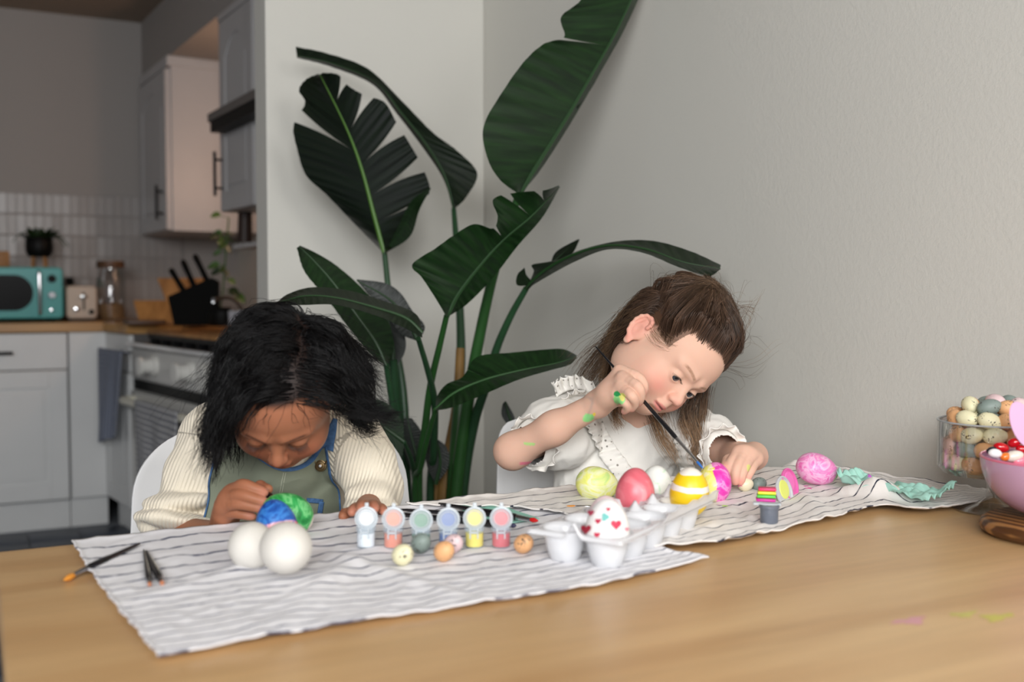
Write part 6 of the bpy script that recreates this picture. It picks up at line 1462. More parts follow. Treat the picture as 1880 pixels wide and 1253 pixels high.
bib = raw('dungaree_bib', VV.reshape(-1, 3), grid_faces(60, 70), m_bib, kid1); s = bib.modifiers.new('thick', 'SOLIDIFY'); s.thickness = .0016
bvb = bvh_of(VV.reshape(-1, 3), grid_faces(60, 70))
def edge_strip(path, name, w=.0075, m=None, par=None):
    q = MB(); path = np.asarray(path); q.tube(path, w * .5, 8, flat=.35); return q.build(name, m or m_den, par or bib)
edge_strip(VV[0, :, :] - Dn * .0015, 'denim_trim'); edge_strip(VV[:, 0, :] - Dn * .0015, 'denim_trim'); edge_strip(VV[:, -1, :] - Dn * .0015, 'denim_trim')
m_st = mat('stitching', srgb(186, 188, 170), .8)
q = MB()
for off_ in (0, 4):
    pth = [drape(bvb, x + off_, y, .0012, 1.38) for x, y in zip(np.linspace(520, 506, 14), np.linspace(868, 940, 14))]; q.tube(pth, .0004, 5)
for rr_ in (3, ):
    q.tube(VV[rr_, 2:-2] - Dn * .0012, .0004, 5); q.tube(VV[2:, 3] - Dn * .0012, .0004, 5); q.tube(VV[2:, -4] - Dn * .0012, .0004, 5)
q.build('stitching', m_st, bib)
for pts_, nm in (([(562, 918), (575, 919), (591, 921)], 'pocket_edge'), ([(589, 921), (586, 940), (583, 960)], 'pocket_edge'), ([(500, 915), (490, 925), (480, 960)], 'pocket_edge')):
    ribbon(bvb, pts_, .006, .002, nm, m_den, bib, 1.38, n=16)
# strap, buckle wire and button
strap = np.array([drape(bv1, x, y, .004, 1.41) for x, y in ((617, 772), (612, 790), (604, 808), (598, 822))])
sp_ = spline(strap, 14); V = []; wv = np.linspace(.003, .0125, 14)
ac = np.cross(sp_[-1] - sp_[0], Dn); ac /= np.linalg.norm(ac)
for i in range(14):
    for t_ in (-1, -.5, 0, .5, 1): V.append(sp_[i] + ac * wv[i] * t_ - Dn * .002)
o = raw('denim_strap', V, grid_faces(14, 5), m_den, kid1); s = o.modifiers.new('thick', 'SOLIDIFY'); s.thickness = .002
m_brass = mat('antique_brass', srgb(120, 100, 70), .3, .9)
bc = drape(bv1, 590, 848, .010, 1.39); bR = np.array([_R, -_U, -_F]).T; Mbt = Matrix(((bR[0, 0], bR[0, 1], bR[0, 2], bc[0]), (bR[1, 0], bR[1, 1], bR[1, 2], bc[1]), (bR[2, 0], bR[2, 1], bR[2, 2], bc[2]), (0, 0, 0, 1)))
q = MB(); q.lathe([(0, -.002), (.0075, -.002), (.0082, -.0005), (.0078, .001), (.0062, .0012), (.0058, .0022), (.0032, .0024), (.0028, .0034), (0, .004)], 24, Mbt); q.build('button', m_brass, kid1)
q = MB(); q.lathe([(0, .0036), (.0019, .0036), (0, .0052)], 10, Mbt); q.build('button_stone', mat('stone', srgb(230, 230, 230), .1), kid1)
ring = [bc + C3(*v_) for v_ in ((-.006, -.002, .001), (-.0085, -.010, .002), (-.0075, -.018, .003), (-.004, -.023, .003), (.006, -.022, .003), (.0095, -.016, .003), (.010, -.010, .002), (.006, -.002, .001))]
q = MB(); q.tube(spline(ring, 30), .0011, 6); q.tube(spline([bc + C3(*v_) for v_ in ((-.002, -.034, .003), (.004, -.031, .005), (.010, -.033, .005), (.013, -.028, .004), (.0135, -.024, .004))], 16), .0008, 6)
q.tube(spline([bc + C3(*v_) for v_ in ((.010, -.052, .003), (.014, -.050, .004), (.016, -.055, .004), (.020, -.053, .004))], 12), .0009, 6); q.build('buckle_wire', m_brass, kid1)
# trousers (legs of the dungarees)
V, F = mesh_sdf([ell(p_[1], p_[2] * 1.0, p_[3], p_[4]) if p_[0] == 'e' else cone(p_[1], p_[2], p_[3] + .008, p_[4] + .012, p_[5]) for p_ in legs1 if True], pel1 + np.array([-.2, -.35, -.36]), pel1 + np.array([.2, .12, .08]), .007)
raw('dungaree_legs', V, flipfix(V, F), m_bib, kid1)
# ---- hair
rng = np.random.RandomState(21)
coll1 = [pr for pr in H1[:9]] + [cone(chest1 + np.array([0, .02, .05]), belly1, .09, .11, .02), cone(shR1, shL1, .05, .05, .02), cone(shR1, elR1, .055, .05, .02), cone(shL1, elL1, .05, .045, .02), cone(neck1 + np.array([0, .02, -.045]), chest1, .06, .08, .02)]
skull1 = H1[:9]
def scalp_points(n, O, B, S, mask, rng, prims):
    out = []
    while sum(len(a) for a in out) < n:
        d = rng.normal(size=(n * 3, 3)); d /= np.linalg.norm(d, axis=1)[:, None]; c = O + np.array([0, -.014, .028]) * S @ B
        lo_ = np.zeros(len(d)); hi_ = np.full(len(d), .13)
        for _ in range(16): mid = (lo_ + hi_) / 2; ins = evalp(prims, c + d * mid[:, None]) < 0; lo_ = np.where(ins, mid, lo_); hi_ = np.where(ins, hi_, mid)
        p = c + d * lo_[:, None]; q_ = ((p - O) @ B.T) / S; k = mask(q_[:, 0], q_[:, 1], q_[:, 2]); out.append(p[k])
    return np.concatenate(out)[:n]
PARTX = .030
def m1(x, y, z): return (z > .045 - .0 * x) & (y < .060) & ((y < .036) | (z > .064)) | ((y < -.005) & (z > -.035 + .0 * y)) & ((y < -.02) | (np.abs(x) < .05) | (z > .03)) | ((np.abs(x) > .052) & (y < .035) & (z > .025))
gro = scalp_points(420, O1, B1, S1, m1, rng, skull1); nst = 9500
rts = scalp_points(nst, O1, B1, S1, m1, rng, skull1)
ql = (gro - O1) @ B1.T / S1; side = np.where(ql[:, 0] > PARTX - .15 * np.minimum(0, ql[:, 1] + .02) * 0, 1.0, -1.0)
down = np.array([0, 0, -1.0])
Lx, Fy, Uz = B1
def tgt1(p, i, t):
    q_ = (p - O1) @ B1.T / S1; zs = side[:, None]
    lat = np.where(zs > 0, np.clip(1.25 - np.abs(q_[:, :1] - PARTX * .3) / .09, .30, 1), np.clip(1.15 - np.abs(q_[:, :1] - PARTX * .3) / .072, -.5, 1))
    out = Lx * zs * (.1 + 1.1 * lat) - Fy * .15 + down * np.where(zs > 0, .25 + .9 * t, .45 + 1.5 * t + .6 * (1 - lat)) - grad(skull1, p) * .25
    # keep the fringe off the face: hair in front of the temples drifts outwards
    face = (q_[:, 1] > .035)[:, None] * (q_[:, 2] < .06)[:, None]
    out = out + face * (zs > 0) * (Lx * zs * .9 - Fy * .5) + face * (zs < 0) * (Lx * -.35 - Fy * .1)
    w = noise(p, 28, 31)[:, None] * 1.5; w2 = noise(p, 30, 77)[:, None] * 1.7
    flip = sstep(.7, 1.0, np.full((len(p), 1), t)) * (Lx * zs * (1.5 * (zs > 0) + .3) - down * .9)
    out = out + w * Lx + w2 * Dn + flip
    return out / np.linalg.norm(out, axis=1)[:, None]
steps = 22; Ltot = np.where(side > 0, .100, .112) * (.75 + .4 * rng.rand(len(gro))) * np.where(ql[:, 1] > .03, .88, 1.0)
offs = .003 + .011 * rng.rand(len(gro)) ** 1.1
gd = grow(gro, Lx * side[:, None] + grad(skull1, gro) * .5 + Uz * .1, coll1, steps, Ltot / steps, tgt1, offs, damp=.30)
pth, gi = fill(gd, gro, rts, rng, clump=.60, wave=.007, wl=.055, stray=.008)
# each strand must stay on its guide's side of the parting
rq = (rts - O1) @ B1.T / S1; ok = (np.where(rq[:, 0] > PARTX, 1, -1) == side[gi]) | (np.abs(rq[:, 0] - PARTX) < .012); pth = pth[ok]
nk = len(pth); base_c = np.array([.0024, .0020, .0023]); var_ = (.6 + .9 * rng.rand(nk, 1, 1)); cc_ = np.tile(base_c, (nk, pth.shape[1], 1)) * var_
m_hair1 = hairmat('black_hair', .40); m_hair1.node_tree.nodes['Principled BSDF'].inputs['Specular IOR Level'].default_value = .28
strands_mesh('hair', pth, np.full(nk, .00040), cc_, m_hair1, kid1)
# loose flyaway wisps
wr_ = rts[rng.choice(len(rts), 260)][:130]; qd = (wr_ - O1) @ B1.T / S1; sd2 = np.where(qd[:, 0] > PARTX, 1.0, -1.0); side_b = side; side = sd2
fl = grow(wr_, Lx * side[:, None] + grad(skull1, wr_) * .9, coll1, steps, np.full(130, .10 / steps) * (.5 + .7 * rng.rand(130)), lambda p, i, t: (lambda v: v / np.linalg.norm(v, axis=1)[:, None])(Lx * side[:, None] * .5 + down * (.5 + 1.5 * t) + grad(skull1, p) * .15 + 1.9 * np.stack([noise(p, 18, 5), noise(p, 18, 6), noise(p, 18, 7)], 1)), .008 + .012 * rng.rand(130), damp=.3)
strands_mesh('loose_hair', fl, np.full(130, .00026), np.tile(base_c * 1.5, (130, fl.shape[1], 1)), m_hair1, kid1)
print('kid1', round(time.time() - _t0, 1))
# ================================================================== CHILD ON THE RIGHT
B2 = basis((.51, .51, -.69), (.31, .64, .70), (.80, -.57, .17)); O2 = P(1222, 648, 1.61); S2 = .97
H2, W2 = head_prims(O2, B2, S2, closed=False)
neck2 = P(1172, 778, 1.715); chest2 = P(1140, 860, 1.745); pel2 = np.array([chest2[0] - .01, chest2[1] + .02, .53]); belly2 = chest2 * .45 + pel2 * .55
shR2 = P(1066, 770, 1.735); shL2 = P(1268, 800, 1.70)
elR2 = P(941, 829, 1.60); wrR2 = P(1098, 742, 1.525); elL2 = P(1338, 838, 1.66); wrL2 = P(1384, 838, 1.53)
fR2 = [[P(1138, 682, 1.500), P(1172, 690, 1.478), P(1185, 706, 1.476), P(1181, 722, 1.484)],
       [P(1143, 695, 1.484), P(1173, 709, 1.452), P(1179, 726, 1.458), P(1173, 740, 1.474)],
       [P(1140, 712, 1.476), P(1161, 726, 1.446), P(1168, 740, 1.456), P(1160, 751, 1.472)],
       [P(1133, 727, 1.480), P(1148, 738, 1.456), P(1154, 749, 1.464), P(1146, 756, 1.478)]]
thR2 = [P(1122, 735, 1.515), P(1146, 736, 1.518), P(1170, 732, 1.500)]
fL2 = [[P(1356, 832, 1.482), P(1342, 848, 1.462), P(1339, 862, 1.456), P(1341, 876, 1.458)],
       [P(1368, 831, 1.480), P(1354, 853, 1.455), P(1349, 870, 1.449), P(1350, 885, 1.452)],
       [P(1379, 836, 1.484), P(1367, 858, 1.458), P(1361, 873, 1.452), P(1360, 886, 1.455)],
       [P(1388, 844, 1.492), P(1380, 862, 1.468), P(1374, 873, 1.462), P(1370, 883, 1.462)]]
thL2 = [P(1360, 836, 1.500), P(1338, 846, 1.480), P(1330, 862, 1.458)]
torso2 = [cone(neck2 + np.array([0, .01, -.03]), chest2, .042, .078, .03), ell(chest2 + np.array([0, .01, -.02]), (.100, .076, .10), None, .03), ell(belly2, (.094, .078, .12), None, .04), ell(pel2, (.11, .09, .08), None, .04), cone(shR2, shL2, .034, .034, .03)]
arms2 = [cone(shR2, elR2, .032, .0245, .010), cone(elR2, elR2 * .5 + wrR2 * .5, .0255, .0225, .02), cone(elR2 * .5 + wrR2 * .5, wrR2, .0225, .0180, .02), cone(shL2, elL2, .033, .026, .015), cone(elL2, wrL2, .026, .0185, .012)]
hands2 = hand_prims(wrR2, None, fR2, thR2, rw=.0190) + hand_prims(wrL2, None, fL2, thL2, rw=.0185) + [ell(P(1122, 722, 1.503), (.020, .018, .016), None, .012)]
legs2 = []
for sg in (-1, 1):
    hip = pel2 + np.array([sg * .055, -.01, -.02]); k_ = pel2 + np.array([sg * .075, -.24, -.02]); an = k_ + np.array([0, .02, -.32]); legs2 += [cone(hip, k_, .055, .040, .02), cone(k_, an, .038, .024, .01), cone(an, an + np.array([0, -.09, -.03]), .024, .016, .012)]
neckp2 = [cone(W2((0, -.032, -.040)), neck2, .031, .034, .025)]
def hm2(x, y, z):
    a = sstep(-.004, .008, (z - .067 + 4.0 * x * x) * (y > .015) + (y <= .015) * (z * .8 - y * .9 - .004 + 0 * x))
    return np.maximum(a, sstep(.050, .056, np.abs(x)) * (y > .008) * (y < .046) * sstep(.008, .016, z) * .8)
body2_pr = H2 + neckp2 + torso2 + arms2 + hands2 + legs2
b2 = [(*bb(np.concatenate(fR2 + [thR2, [wrR2]]), .016), .0011), (*bb(np.concatenate(fL2 + [thL2, [wrL2]]), .014), .0011), (O2 - .125, O2 + .125, .0013), (np.array([.45, 1.0, .0]), np.array([1.26, 1.85, 1.25]), .0032)]
V, F = multires(body2_pr, b2)
kid2 = empty('person', (pel2[0], pel2[1], 0), 'brown-haired child in white ruffled shirt painting a pink egg with a long brush', 'person')
cols = skin_colors(V, O2, B2, S2, srgb(224, 182, 160), srgb(206, 112, 112), srgb(228, 140, 128), srgb(140, 100, 74), srgb(84, 60, 44), hm2, False)
for ch in fR2 + fL2 + [thL2]:
    d_ = np.linalg.norm(V - ch[-1], axis=1); m_ = sstep(.014, .004, d_)[:, None]; cols = cols * (1 - .5 * m_) + np.array(srgb(232, 150, 140)[:3]) * .5 * m_
# dried paint dabs on hand and forearm (real paint on the skin)
def dab(x, y, d, rx, ry, col_, sd):
    global cols
    c = P(x, y, d); sx = (V - c) @ _R; sy = (V - c) @ _U; dd = (V - c) @ _F
    k = (sx / rx) ** 2 + (sy / ry) ** 2 + .7 * noise(V, 260, sd); m_ = (sstep(1.05, .8, k) * (dd < .015))[:, None]; cols = cols * (1 - m_) + np.array(srgb(*col_)[:3]) * m_
dab(1133, 731, 1.49, .0075, .0085, (150, 220, 140), 1); dab(1138, 727, 1.49, .004, .006, (232, 226, 130), 2); dab(1130, 722, 1.49, .0045, .0038, (46, 150, 84), 3)
dab(1081, 769, 1.51, .0085, .0068, (150, 222, 140), 4); dab(1091, 761, 1.51, .0022, .0028, (240, 210, 90), 5); dab(972, 814, 1.57, .0085, .0030, (168, 222, 130), 6)
dab(1376, 860, 1.45, .0035, .005, (216, 214, 130), 7)
dab(965, 851, 1.58, .012, .003, (235, 130, 150), 8)
body2 = raw('body', V, F, m_skin2, kid2, cols=cols)
for s in (-1, 1): eyeball(O2, B2, S2, s, P(1300, 850, 1.38), (.045, .055, .07), kid2)
def lashes2():
    q_ = []
    for s in (-1, 1):
        for i in range(24):
            u = -1 + 2 * i / 23; x = s * .0262 + u * .0120; z = -.0030 + .0038 * (1 - u * u) * .8; y = .0670 + math.sqrt(max(0, .0130 ** 2 - (u * .0120) ** 2 - (z + .0035) ** 2)) + .0004
            a = np.array([x, y, z]); L_ = .0052; bq = a + np.array([u * .35, .8, -.45]) * L_; cq = a + np.array([u * .6, 1.25, -.25]) * L_
            q_.append([O2 + a * S2 @ B2, O2 + ((a + bq) / 2 + np.array([0, .0002, -.0003])) * S2 @ B2, O2 + bq * S2 @ B2, O2 + cq * S2 @ B2])
    q_ = np.array(q_); strands_mesh('eyelashes', q_, np.full(len(q_), .00022), np.full((len(q_), 4, 3), .012), hairmat('lash'), kid2, .2)
lashes2()
# ---- shirt
m_shirt = mat('white_cotton', srgb(236, 233, 226), .95, bump=.35, bscale=600, bdist=.0005, sheen=.15)
hemR = P(985, 812, 1.625)
sh = [cone(neck2 + np.array([0, .01, -.035]), chest2, .050, .088, .03), ell(chest2 + np.array([0, .01, -.02]), (.110, .085, .115), None, .03), ell(belly2, (.112, .090, .14), None, .03), ell(pel2, (.118, .098, .08), None, .03), cone(shR2, shL2, .042, .042, .03),
      cone(P(1066, 768, 1.735), P(1012, 795, 1.67), .048, .050, .02), cone(P(1012, 795, 1.67), P(988, 812, 1.64), .050, .038, .012), ell(P(1035, 800, 1.66), (.05, .045, .05), None, .02),
      cone(P(1268, 800, 1.70), P(1300, 815, 1.655), .044, .044, .02), cone(P(1300, 815, 1.655), P(1318, 826, 1.615), .044, .032, .012)]
V, F = mesh_sdf(sh, np.array([.5, 1.22, .44]), np.array([1.25, 1.78, 1.05]), .0028, post=foldpost(0, 0, 0, [(C3(.6, 1, 0), 24, .0045, 15), (C3(-.9, .8, 0), 34, .0040, 28), (C3(.1, 1, .2), 55, .0016, 38)]))
V = smoothmesh(V, F, 2); F = flipfix(V, F); c_ = V[F].mean(1)
ar = wrR2 - elR2; ar /= np.linalg.norm(ar); upd = (elR2 - shR2) / np.linalg.norm(elR2 - shR2); tt_ = (c_ - hemR) @ upd
keep = evalp([cone(neck2 + np.array([0, -.012, .026]), neck2 + np.array([.01, -.02, .09]), .041, .055)], c_) > 0
keep &= ~((tt_ > .012) & (np.linalg.norm(c_ - hemR, axis=1) < .075)); hemL = P(1322, 828, 1.60); updL = (wrL2 - shL2) / np.linalg.norm(wrL2 - shL2); keep &= ~(((c_ - hemL) @ updL > .006) & (np.linalg.norm(c_ - hemL, axis=1) < .07))
V, F = compact(V, F[keep])
o = raw('shirt', V, F, m_shirt, kid2); bv2 = bvh_of(V, F); s = o.modifiers.new('thick', 'SOLIDIFY'); s.thickness = .0016; s.offset = -1
# ruffle ribbons: eyelet cloth down the front, on the shoulders, at the hems
m_eye = bpy.data.materials.new('eyelet_cotton'); m_eye.use_nodes = True
N = m_eye.node_tree.nodes; Lk = m_eye.node_tree.links; b_ = N['Principled BSDF']; b_.inputs['Roughness'].default_value = .95
tc_ = N.new('ShaderNodeTexCoord'); vo = N.new('ShaderNodeTexVoronoi'); vo.inputs['Scale'].default_value = 105; vo.inputs['Randomness'].default_value = .35; Lk.new(tc_.outputs['Object'], vo.inputs['Vector'])
mr_ = N.new('ShaderNodeMapRange'); mr_.inputs[1].default_value = .17; mr_.inputs[2].default_value = .22; Lk.new(vo.outputs['Distance'], mr_.inputs[0])
mx_ = N.new('ShaderNodeMix'); mx_.data_type = 'RGBA'; mx_.inputs[6].default_value = srgb(140, 134, 126); mx_.inputs[7].default_value = srgb(236, 233, 226); Lk.new(mr_.outputs[0], mx_.inputs[0]); Lk.new(mx_.outputs[2], b_.inputs['Base Color'])
ribbon(bv2, [(1086, 775), (1100, 800), (1116, 830), (1138, 862), (1166, 905)], .030, .003, 'front_ruffle', m_eye, kid2, 1.66, n=90, wave=.0030, wn=9, nv=11)
ribbon(bv2, [(1252, 790), (1258, 820), (1262, 850), (1268, 880)], .026, .003, 'front_ruffle', m_eye, kid2, 1.64, n=70, wave=.003, wn=8, nv=9)
def frill(pts, out, w, name, waves, amp, m, n=140, nv=9, thick=.0012):
    """free-standing frill: base curve pts (world) and an outward direction"""
    c = spline(pts, n); out = np.array(out, float); V = []; T_ = np.gradient(c, axis=0); T_ /= np.linalg.norm(T_, axis=1)[:, None]
    for i in range(n):
        o_ = out if out.ndim == 1 else out[i]; o_ = o_ / np.linalg.norm(o_); sd_ = np.cross(T_[i], o_)
        for j in range(nv):
            v = j / (nv - 1); ph = i / n * waves * 2 * pi; a = amp * v ** 1.2
            V.append(c[i] + o_ * w * (v - .12 * v * abs(sin(ph))) + sd_ * a * sin(ph + .6 * sin(i * .11)) + T_[i] * a * .7 * cos(ph * 1.0 + .5))
    ob = raw(name, V, grid_faces(n, nv), m, kid2); s = ob.modifiers.new('thick', 'SOLIDIFY'); s.thickness = thick
    return ob
frill([P(1100, 728, 1.72), P(1072, 716, 1.71), P(1050, 716, 1.69), P(1034, 722, 1.68), P(1022, 730, 1.68)], C3(-.35, -.95, .25), .026, 'shoulder_ruffle', 6.5, .0070, m_eye)
frill([P(1112, 742, 1.70), P(1086, 728, 1.69), P(1058, 726, 1.67), P(1034, 738, 1.66)], C3(-.1, -.55, .9), .016, 'shoulder_ruffle', 5, .0050, m_eye)
# sleeve hems : rings of wavy cloth
def hemring(c, ax, r, name, w=.012, waves=11, amp=.004):
    ax = ax / np.linalg.norm(ax); u = np.cross(ax, (0, 0, 1)); u /= np.linalg.norm(u); w_ = np.cross(ax, u); n = 150; pts = [c + (u * cos(a) + w_ * sin(a)) * r for a in np.linspace(0, 2 * pi, n)]
    outs = np.array([ax * .8 + (u * cos(a) + w_ * sin(a)) * .7 for a in np.linspace(0, 2 * pi, n)]); return frill(pts, outs, w, name, waves, amp, m_shirt, n=n, nv=6)
hemring(hemR + upd * .002, upd, .0385, 'sleeve_hem', w=.010); hemring(hemL + updL * .0, updL, .0325, 'sleeve_hem', w=.014)
# collar band
cb = [drape(bv2, x, y, .002, 1.66) for x, y in ((1122, 756), (1140, 764), (1165, 772), (1192, 776), (1222, 770))]
q = MB(); q.tube(spline(cb, 40), .0026, 8, flat=.6); q.build('collar', m_shirt, kid2)
V, F = mesh_sdf([cone(p_[1], p_[2], p_[3] + .008, p_[4] + .010, p_[5]) for p_ in legs2], pel2 + np.array([-.2, -.38, -.38]), pel2 + np.array([.2, .12, .08]), .007)
raw('leggings', V, flipfix(V, F), mat('grey_leggings', srgb(150, 150, 155), .9), kid2)
# the long brush
bt = brush(P(1291, 861, 1.392), P(1094, 637, 1.545), .0031, 'long black paintbrush held over the pink and yellow egg', mat('bristle_blue', srgb(50, 110, 190), .4), .014, .045)
brush(P(522, 927, 1.232), P(446, 886, 1.30), .0048, 'dark paintbrush pinched between fingers over the green egg', mat('bristle_dark', srgb(30, 24, 22), .5), .010, .018)
# ---- hair
rng = np.random.RandomState(5); skull2 = H2[:9]
coll2 = H2[:9] + [cone(neck2 + np.array([0, .01, -.035]), chest2, .054, .092, .03), cone(shR2, shL2, .046, .046, .03), cone(shR2, elR2, .05, .045, .02), ell(chest2, (.114, .089, .12), None, .03)]
KN = O2 + np.array([-.040, -.026, .112]) * S2 @ B2
Lx2, Fy2, Uz2 = B2
def mtop(x, y, z): return ((z > .064 - 4.0 * x * x + .010 * noise(np.stack([x, y, z], 1), 160, 3)) & (y > .015) & (y < .070)) | ((y <= .015) & (z > .030) & (y > -.085)) | ((np.abs(x) > .050) & (y < .042) & (y > .010) & (z > .012))
def mlow(x, y, z): return (y < -.016) & (z <= .050) & (z > -.045)
def down_n(v): return v / (np.linalg.norm(v, axis=1)[:, None] + 1e-9)
c_root = np.array(srgb(80, 60, 47)[:3]); c_tip = np.array(srgb(158, 126, 94)[:3])
def haircol(pth, rng, t0=.35, t1=1.0, amt=1.0):
    n_, K_ = pth.shape[:2]; t = sstep(t0, t1, np.linspace(0, 1, K_))[None, :, None] * amt
    v = (.55 + 1.0 * rng.rand(n_, 1, 1) ** 1.3); return (c_root * (1 - t) + c_tip * t) * v
# top: swept back into the knot
gro = scalp_points(340, O2, B2, S2, mtop, rng, skull2); rts = scalp_points(9500, O2, B2, S2, mtop, rng, skull2)
def tgtT(p, i, t):
    v = KN - p; dist = np.linalg.norm(v, axis=1)[:, None]; v = v / (dist + 1e-6)
    return down_n(v * np.minimum(1, dist / .02) + .45 * np.stack([noise(p, 30, 1), noise(p, 30, 2), noise(p, 30, 3)], 1) + C3(0, .25, 0))
ds_ = np.linalg.norm(KN - gro, axis=1) * 1.25 / 18
gT = grow(gro, grad(skull2, gro) * .5 + down_n(KN - gro), coll2, 18, ds_, tgtT, .006 + .020 * rng.rand(len(gro)), damp=.45)
pth, gi = fill(gT, gro, rts, rng, clump=.82, wave=.0040, wl=.06, stray=.005)
nT = len(pth); cT = haircol(pth, rng, .1, 1.0, .22) * (.65 + .7 * np.random.RandomState(8).rand(len(gT)))[gi][:, None, None]
# lower and back hair falling behind the ears
gro = scalp_points(240, O2, B2, S2, mlow, rng, skull2); rl = scalp_points(4200, O2, B2, S2, mlow, rng, skull2)
xl = ((gro - O2) @ B2.T)[:, 0:1]
LRT = np.where(xl > .018, 1.0, -1.0)
tgtL_near = P(1060, 800, 1.90); tgtL_far = P(1285, 900, 1.62)
def tgtD(p, i, t):
    q_ = np.where(LRT > 0, tgtL_far, tgtL_near) - p; q_[:, 2] = 0
    pull = q_ / .06
    return down_n(np.array([0, 0, -1.0]) * 1.1 + pull * .5 * min(1, t * 2) + 1.0 * np.stack([noise(p, 16, 11), noise(p, 16, 12), noise(p, 9, 13) * .3], 1))
Ld = (.09 + .07 * rng.rand(len(gro))) / 26
gL = grow(gro, grad(skull2, gro) * .6 - Fy2 * .5, coll2, 26, Ld, tgtD, .003 + .010 * rng.rand(len(gro)), damp=.30)
pL, gi2 = fill(gL, gro, rl, rng, clump=.7, wave=.005, wl=.07, stray=.006)
ok = (np.where(((rl - O2) @ B2.T)[:, 0] > .018, 1.0, -1.0) == LRT[gi2, 0]); pL = pL[ok & ((LRT[gi2, 0] < 0) | (rng.rand(len(rl)) < .05))]
m_hair2 = hairmat('brown_hair', .42)
strands_mesh('hair', pth, np.full(nT, .00033), cT, m_hair2, kid2)
strands_mesh('long_hair', pL, np.full(len(pL), .00034), haircol(pL, rng, .25, .95), m_hair2, kid2)
# hand-placed locks (under the chin, in front of the shirt, baby hair at the ear)
def lock(pts, n_, spread0, spread1, rad=.00028, tipc=1.0, t0=.0, t1=1.0, seed=1, wave=.002):
    r_ = np.random.RandomState(seed); g = spline([P(*p_) for p_ in pts], 22); t = np.linspace(0, 1, 22)
    o_ = r_.normal(size=(n_, 1, 3)) * (spread0 * (1 - t) + spread1 * t)[None, :, None]; tw = r_.normal(size=(n_, 1, 3)) * .3
    w = np.sin(t * 9 + 2 * seed)[None, :, None] * wave * np.array([1, .5, 0]); w2 = np.sin(t * 23 + r_.rand(n_, 1) * 2)[..., None] * .0012 * r_.normal(size=(n_, 1, 3)) * t[None, :, None]
    pth_ = g[None] + o_ + w + w2; cut = .75 + .25 * r_.rand(n_)
    pth_ = np.stack([np.stack([np.interp(t * c_, t, pth_[i, :, k]) for k in range(3)], 1) for i, c_ in enumerate(cut)])
    return pth_, np.full(n_, rad), haircol(pth_, r_, t0, t1, tipc)
LK = [lock([(1222, 556, 1.60), (1186, 582, 1.62), (1148, 618, 1.66), (1108, 668, 1.70)], 260, .010, .012, seed=21, t0=.2, t1=1.1, tipc=.5, wave=.004, rad=.0003),
      lock([(1205, 575, 1.585), (1176, 592, 1.59), (1152, 622, 1.62), (1136, 665, 1.66)], 160, .006, .008, seed=22, t0=.2, t1=1.1, tipc=.5, wave=.003, rad=.0003),
      lock([(1150, 655, 1.70), (1130, 700, 1.68), (1128, 740, 1.63), (1130, 768, 1.61), (1134, 792, 1.61)], 90, .007, .0022, seed=2, t0=.3, t1=.8, tipc=.8),
      lock([(1150, 660, 1.70), (1125, 710, 1.68), (1124, 750, 1.62), (1138, 775, 1.61), (1142, 784, 1.61)], 50, .006, .0022, seed=12, t0=.3, t1=.8, tipc=.8),
      lock([(1198, 766, 1.66), (1206, 792, 1.635), (1222, 822, 1.62), (1242, 856, 1.61)], 60, .007, .005, seed=3, t0=-.3, t1=.7),
      lock([(1202, 768, 1.66), (1216, 790, 1.635), (1232, 820, 1.62), (1246, 848, 1.61)], 45, .006, .004, seed=13, t0=-.3, t1=.7),
      lock([(1285, 690, 1.66), (1272, 730, 1.63), (1266, 770, 1.62), (1280, 815, 1.60), (1272, 838, 1.60), (1296, 856, 1.60)], 110, .007, .005, seed=4, t0=.1, t1=.9, wave=.004),
      lock([(1296, 700, 1.67), (1290, 740, 1.64), (1283, 780, 1.62), (1290, 830, 1.61), (1296, 860, 1.60)], 120, .007, .004, seed=5, t0=.1, t1=.9, wave=.004),
      lock([(1262, 745, 1.66), (1252, 770, 1.63), (1256, 785, 1.62), (1262, 815, 1.61)], 50, .005, .004, seed=6, t0=.1, t1=.9),
      lock([(1200, 598, 1.57), (1216, 622, 1.548), (1240, 634, 1.542), (1272, 618, 1.548)], 110, .008, .006, seed=7, t0=-.8, t1=.4, tipc=.7, rad=.00018),
      lock([(1199, 628, 1.565), (1195, 650, 1.565), (1180, 665, 1.58), (1166, 690, 1.60)], 26, .003, .005, seed=8, t0=.0, t1=.8, rad=.00026),
      lock([(1160, 600, 1.68), (1120, 640, 1.72), (1085, 690, 1.75), (1070, 720, 1.75)], 200, .010, .011, seed=9, t0=.2, t1=1.0, tipc=.6, wave=.004),
      lock([(1165, 640, 1.68), (1140, 680, 1.70), (1110, 715, 1.72), (1090, 740, 1.72)], 220, .010, .010, seed=10, t0=.1, t1=1.1, tipc=.5, wave=.004),
      lock([(1175, 570, 1.68), (1130, 620, 1.72), (1090, 650, 1.75), (1062, 690, 1.76)], 60, .008, .016, seed=11, t0=.1, t1=1.1, tipc=.6, rad=.00028)]
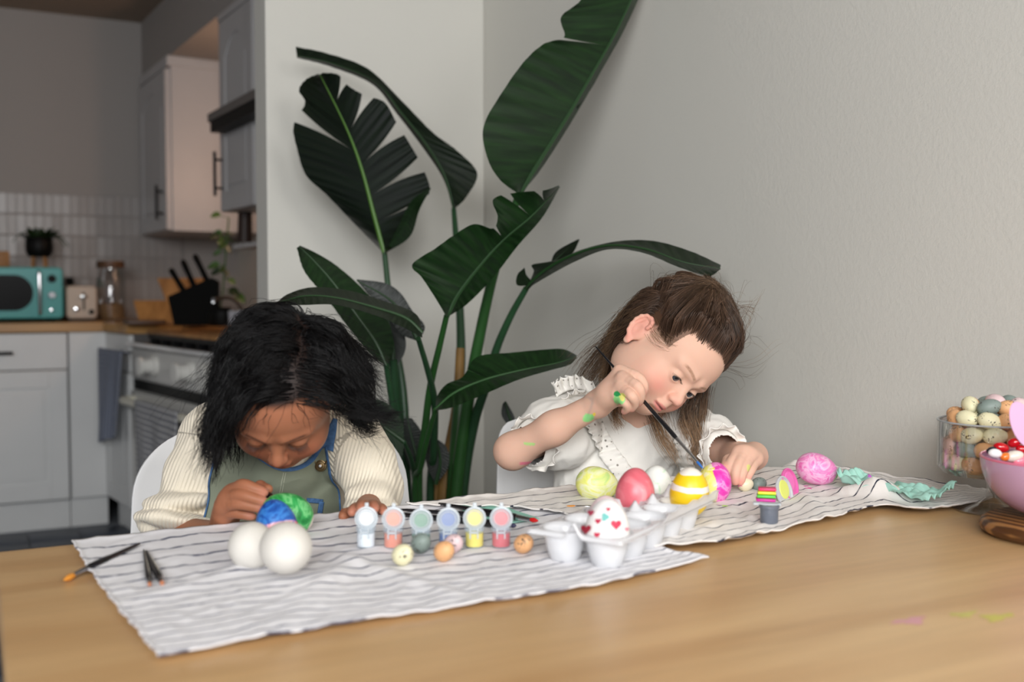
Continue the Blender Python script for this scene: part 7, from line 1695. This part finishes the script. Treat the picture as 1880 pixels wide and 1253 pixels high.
pa = np.concatenate([l[0] for l in LK]); ra = np.concatenate([l[1] for l in LK]); ca = np.concatenate([l[2] for l in LK]); strands_mesh('loose_locks', pa, ra, ca, m_hair2, kid2)
# ponytail tuft with a tiny pink band
TF = []
for k_, (ex, ey, dd_) in enumerate(((1303, 519, .0), (1296, 520, .01), (1318, 560, .0), (1332, 590, .0), (1262, 530, .03), (1246, 524, .02), (1312, 545, .0), (1342, 585, .02))):
    kp = KN; mid_ = (KN + P(ex, ey, 1.585 + dd_)) / 2 + np.array([0, 0, .003]); r_ = np.random.RandomState(40 + k_); n_ = 110; t = np.linspace(0, 1, 14)
    g = spline([KN - Uz2 * .006, KN + Uz2 * .008, mid_, P(ex, ey, 1.585 + dd_), P(ex + (6 if ex > 1300 else -8), ey + (34 if ex > 1305 else 6), 1.59 + dd_)], 14)
    TF.append(g[None] + r_.normal(size=(n_, 1, 3)) * (.0012 + .0045 * t)[None, :, None])
pt_ = np.concatenate(TF); strands_mesh('ponytail', pt_, np.full(len(pt_), .00038), haircol(pt_, rng, .2, 1.2, .35), m_hair2, kid2)
q = MB(); a_ = Uz2; u_ = Lx2; w_ = Fy2; q.tube([KN + (u_ * cos(t) + w_ * sin(t)) * .0085 for t in np.linspace(0, 2 * pi, 24)], .0016, 6); q.build('hair_band', mat('pink_band', srgb(230, 140, 150), .6), kid2)
# baby hairs standing off the outline
wsp = scalp_points(150, O2, B2, S2, mtop, rng, skull2)
fl = grow(wsp, grad(skull2, wsp) + down_n(KN - wsp) * .8, coll2, 16, np.full(150, .006), lambda p, i, t: down_n(grad(skull2, p) * .5 + down_n(KN - p) * .6 + C3(0, .5 * t, 0) + 1.5 * np.stack([noise(p, 18, 5), noise(p, 18, 6), noise(p, 18, 7)], 1)), .010 + .015 * rng.rand(150), damp=.3)
strands_mesh('loose_hair', fl, np.full(150, .00022), haircol(fl, rng, 0, 1, .5), m_hair2, kid2)
for e_ in bpy.data.objects:
    if e_.name.startswith('eyelashes'): e_['kind'] = 'stuff'
print('kid2', round(time.time() - _t0, 1))
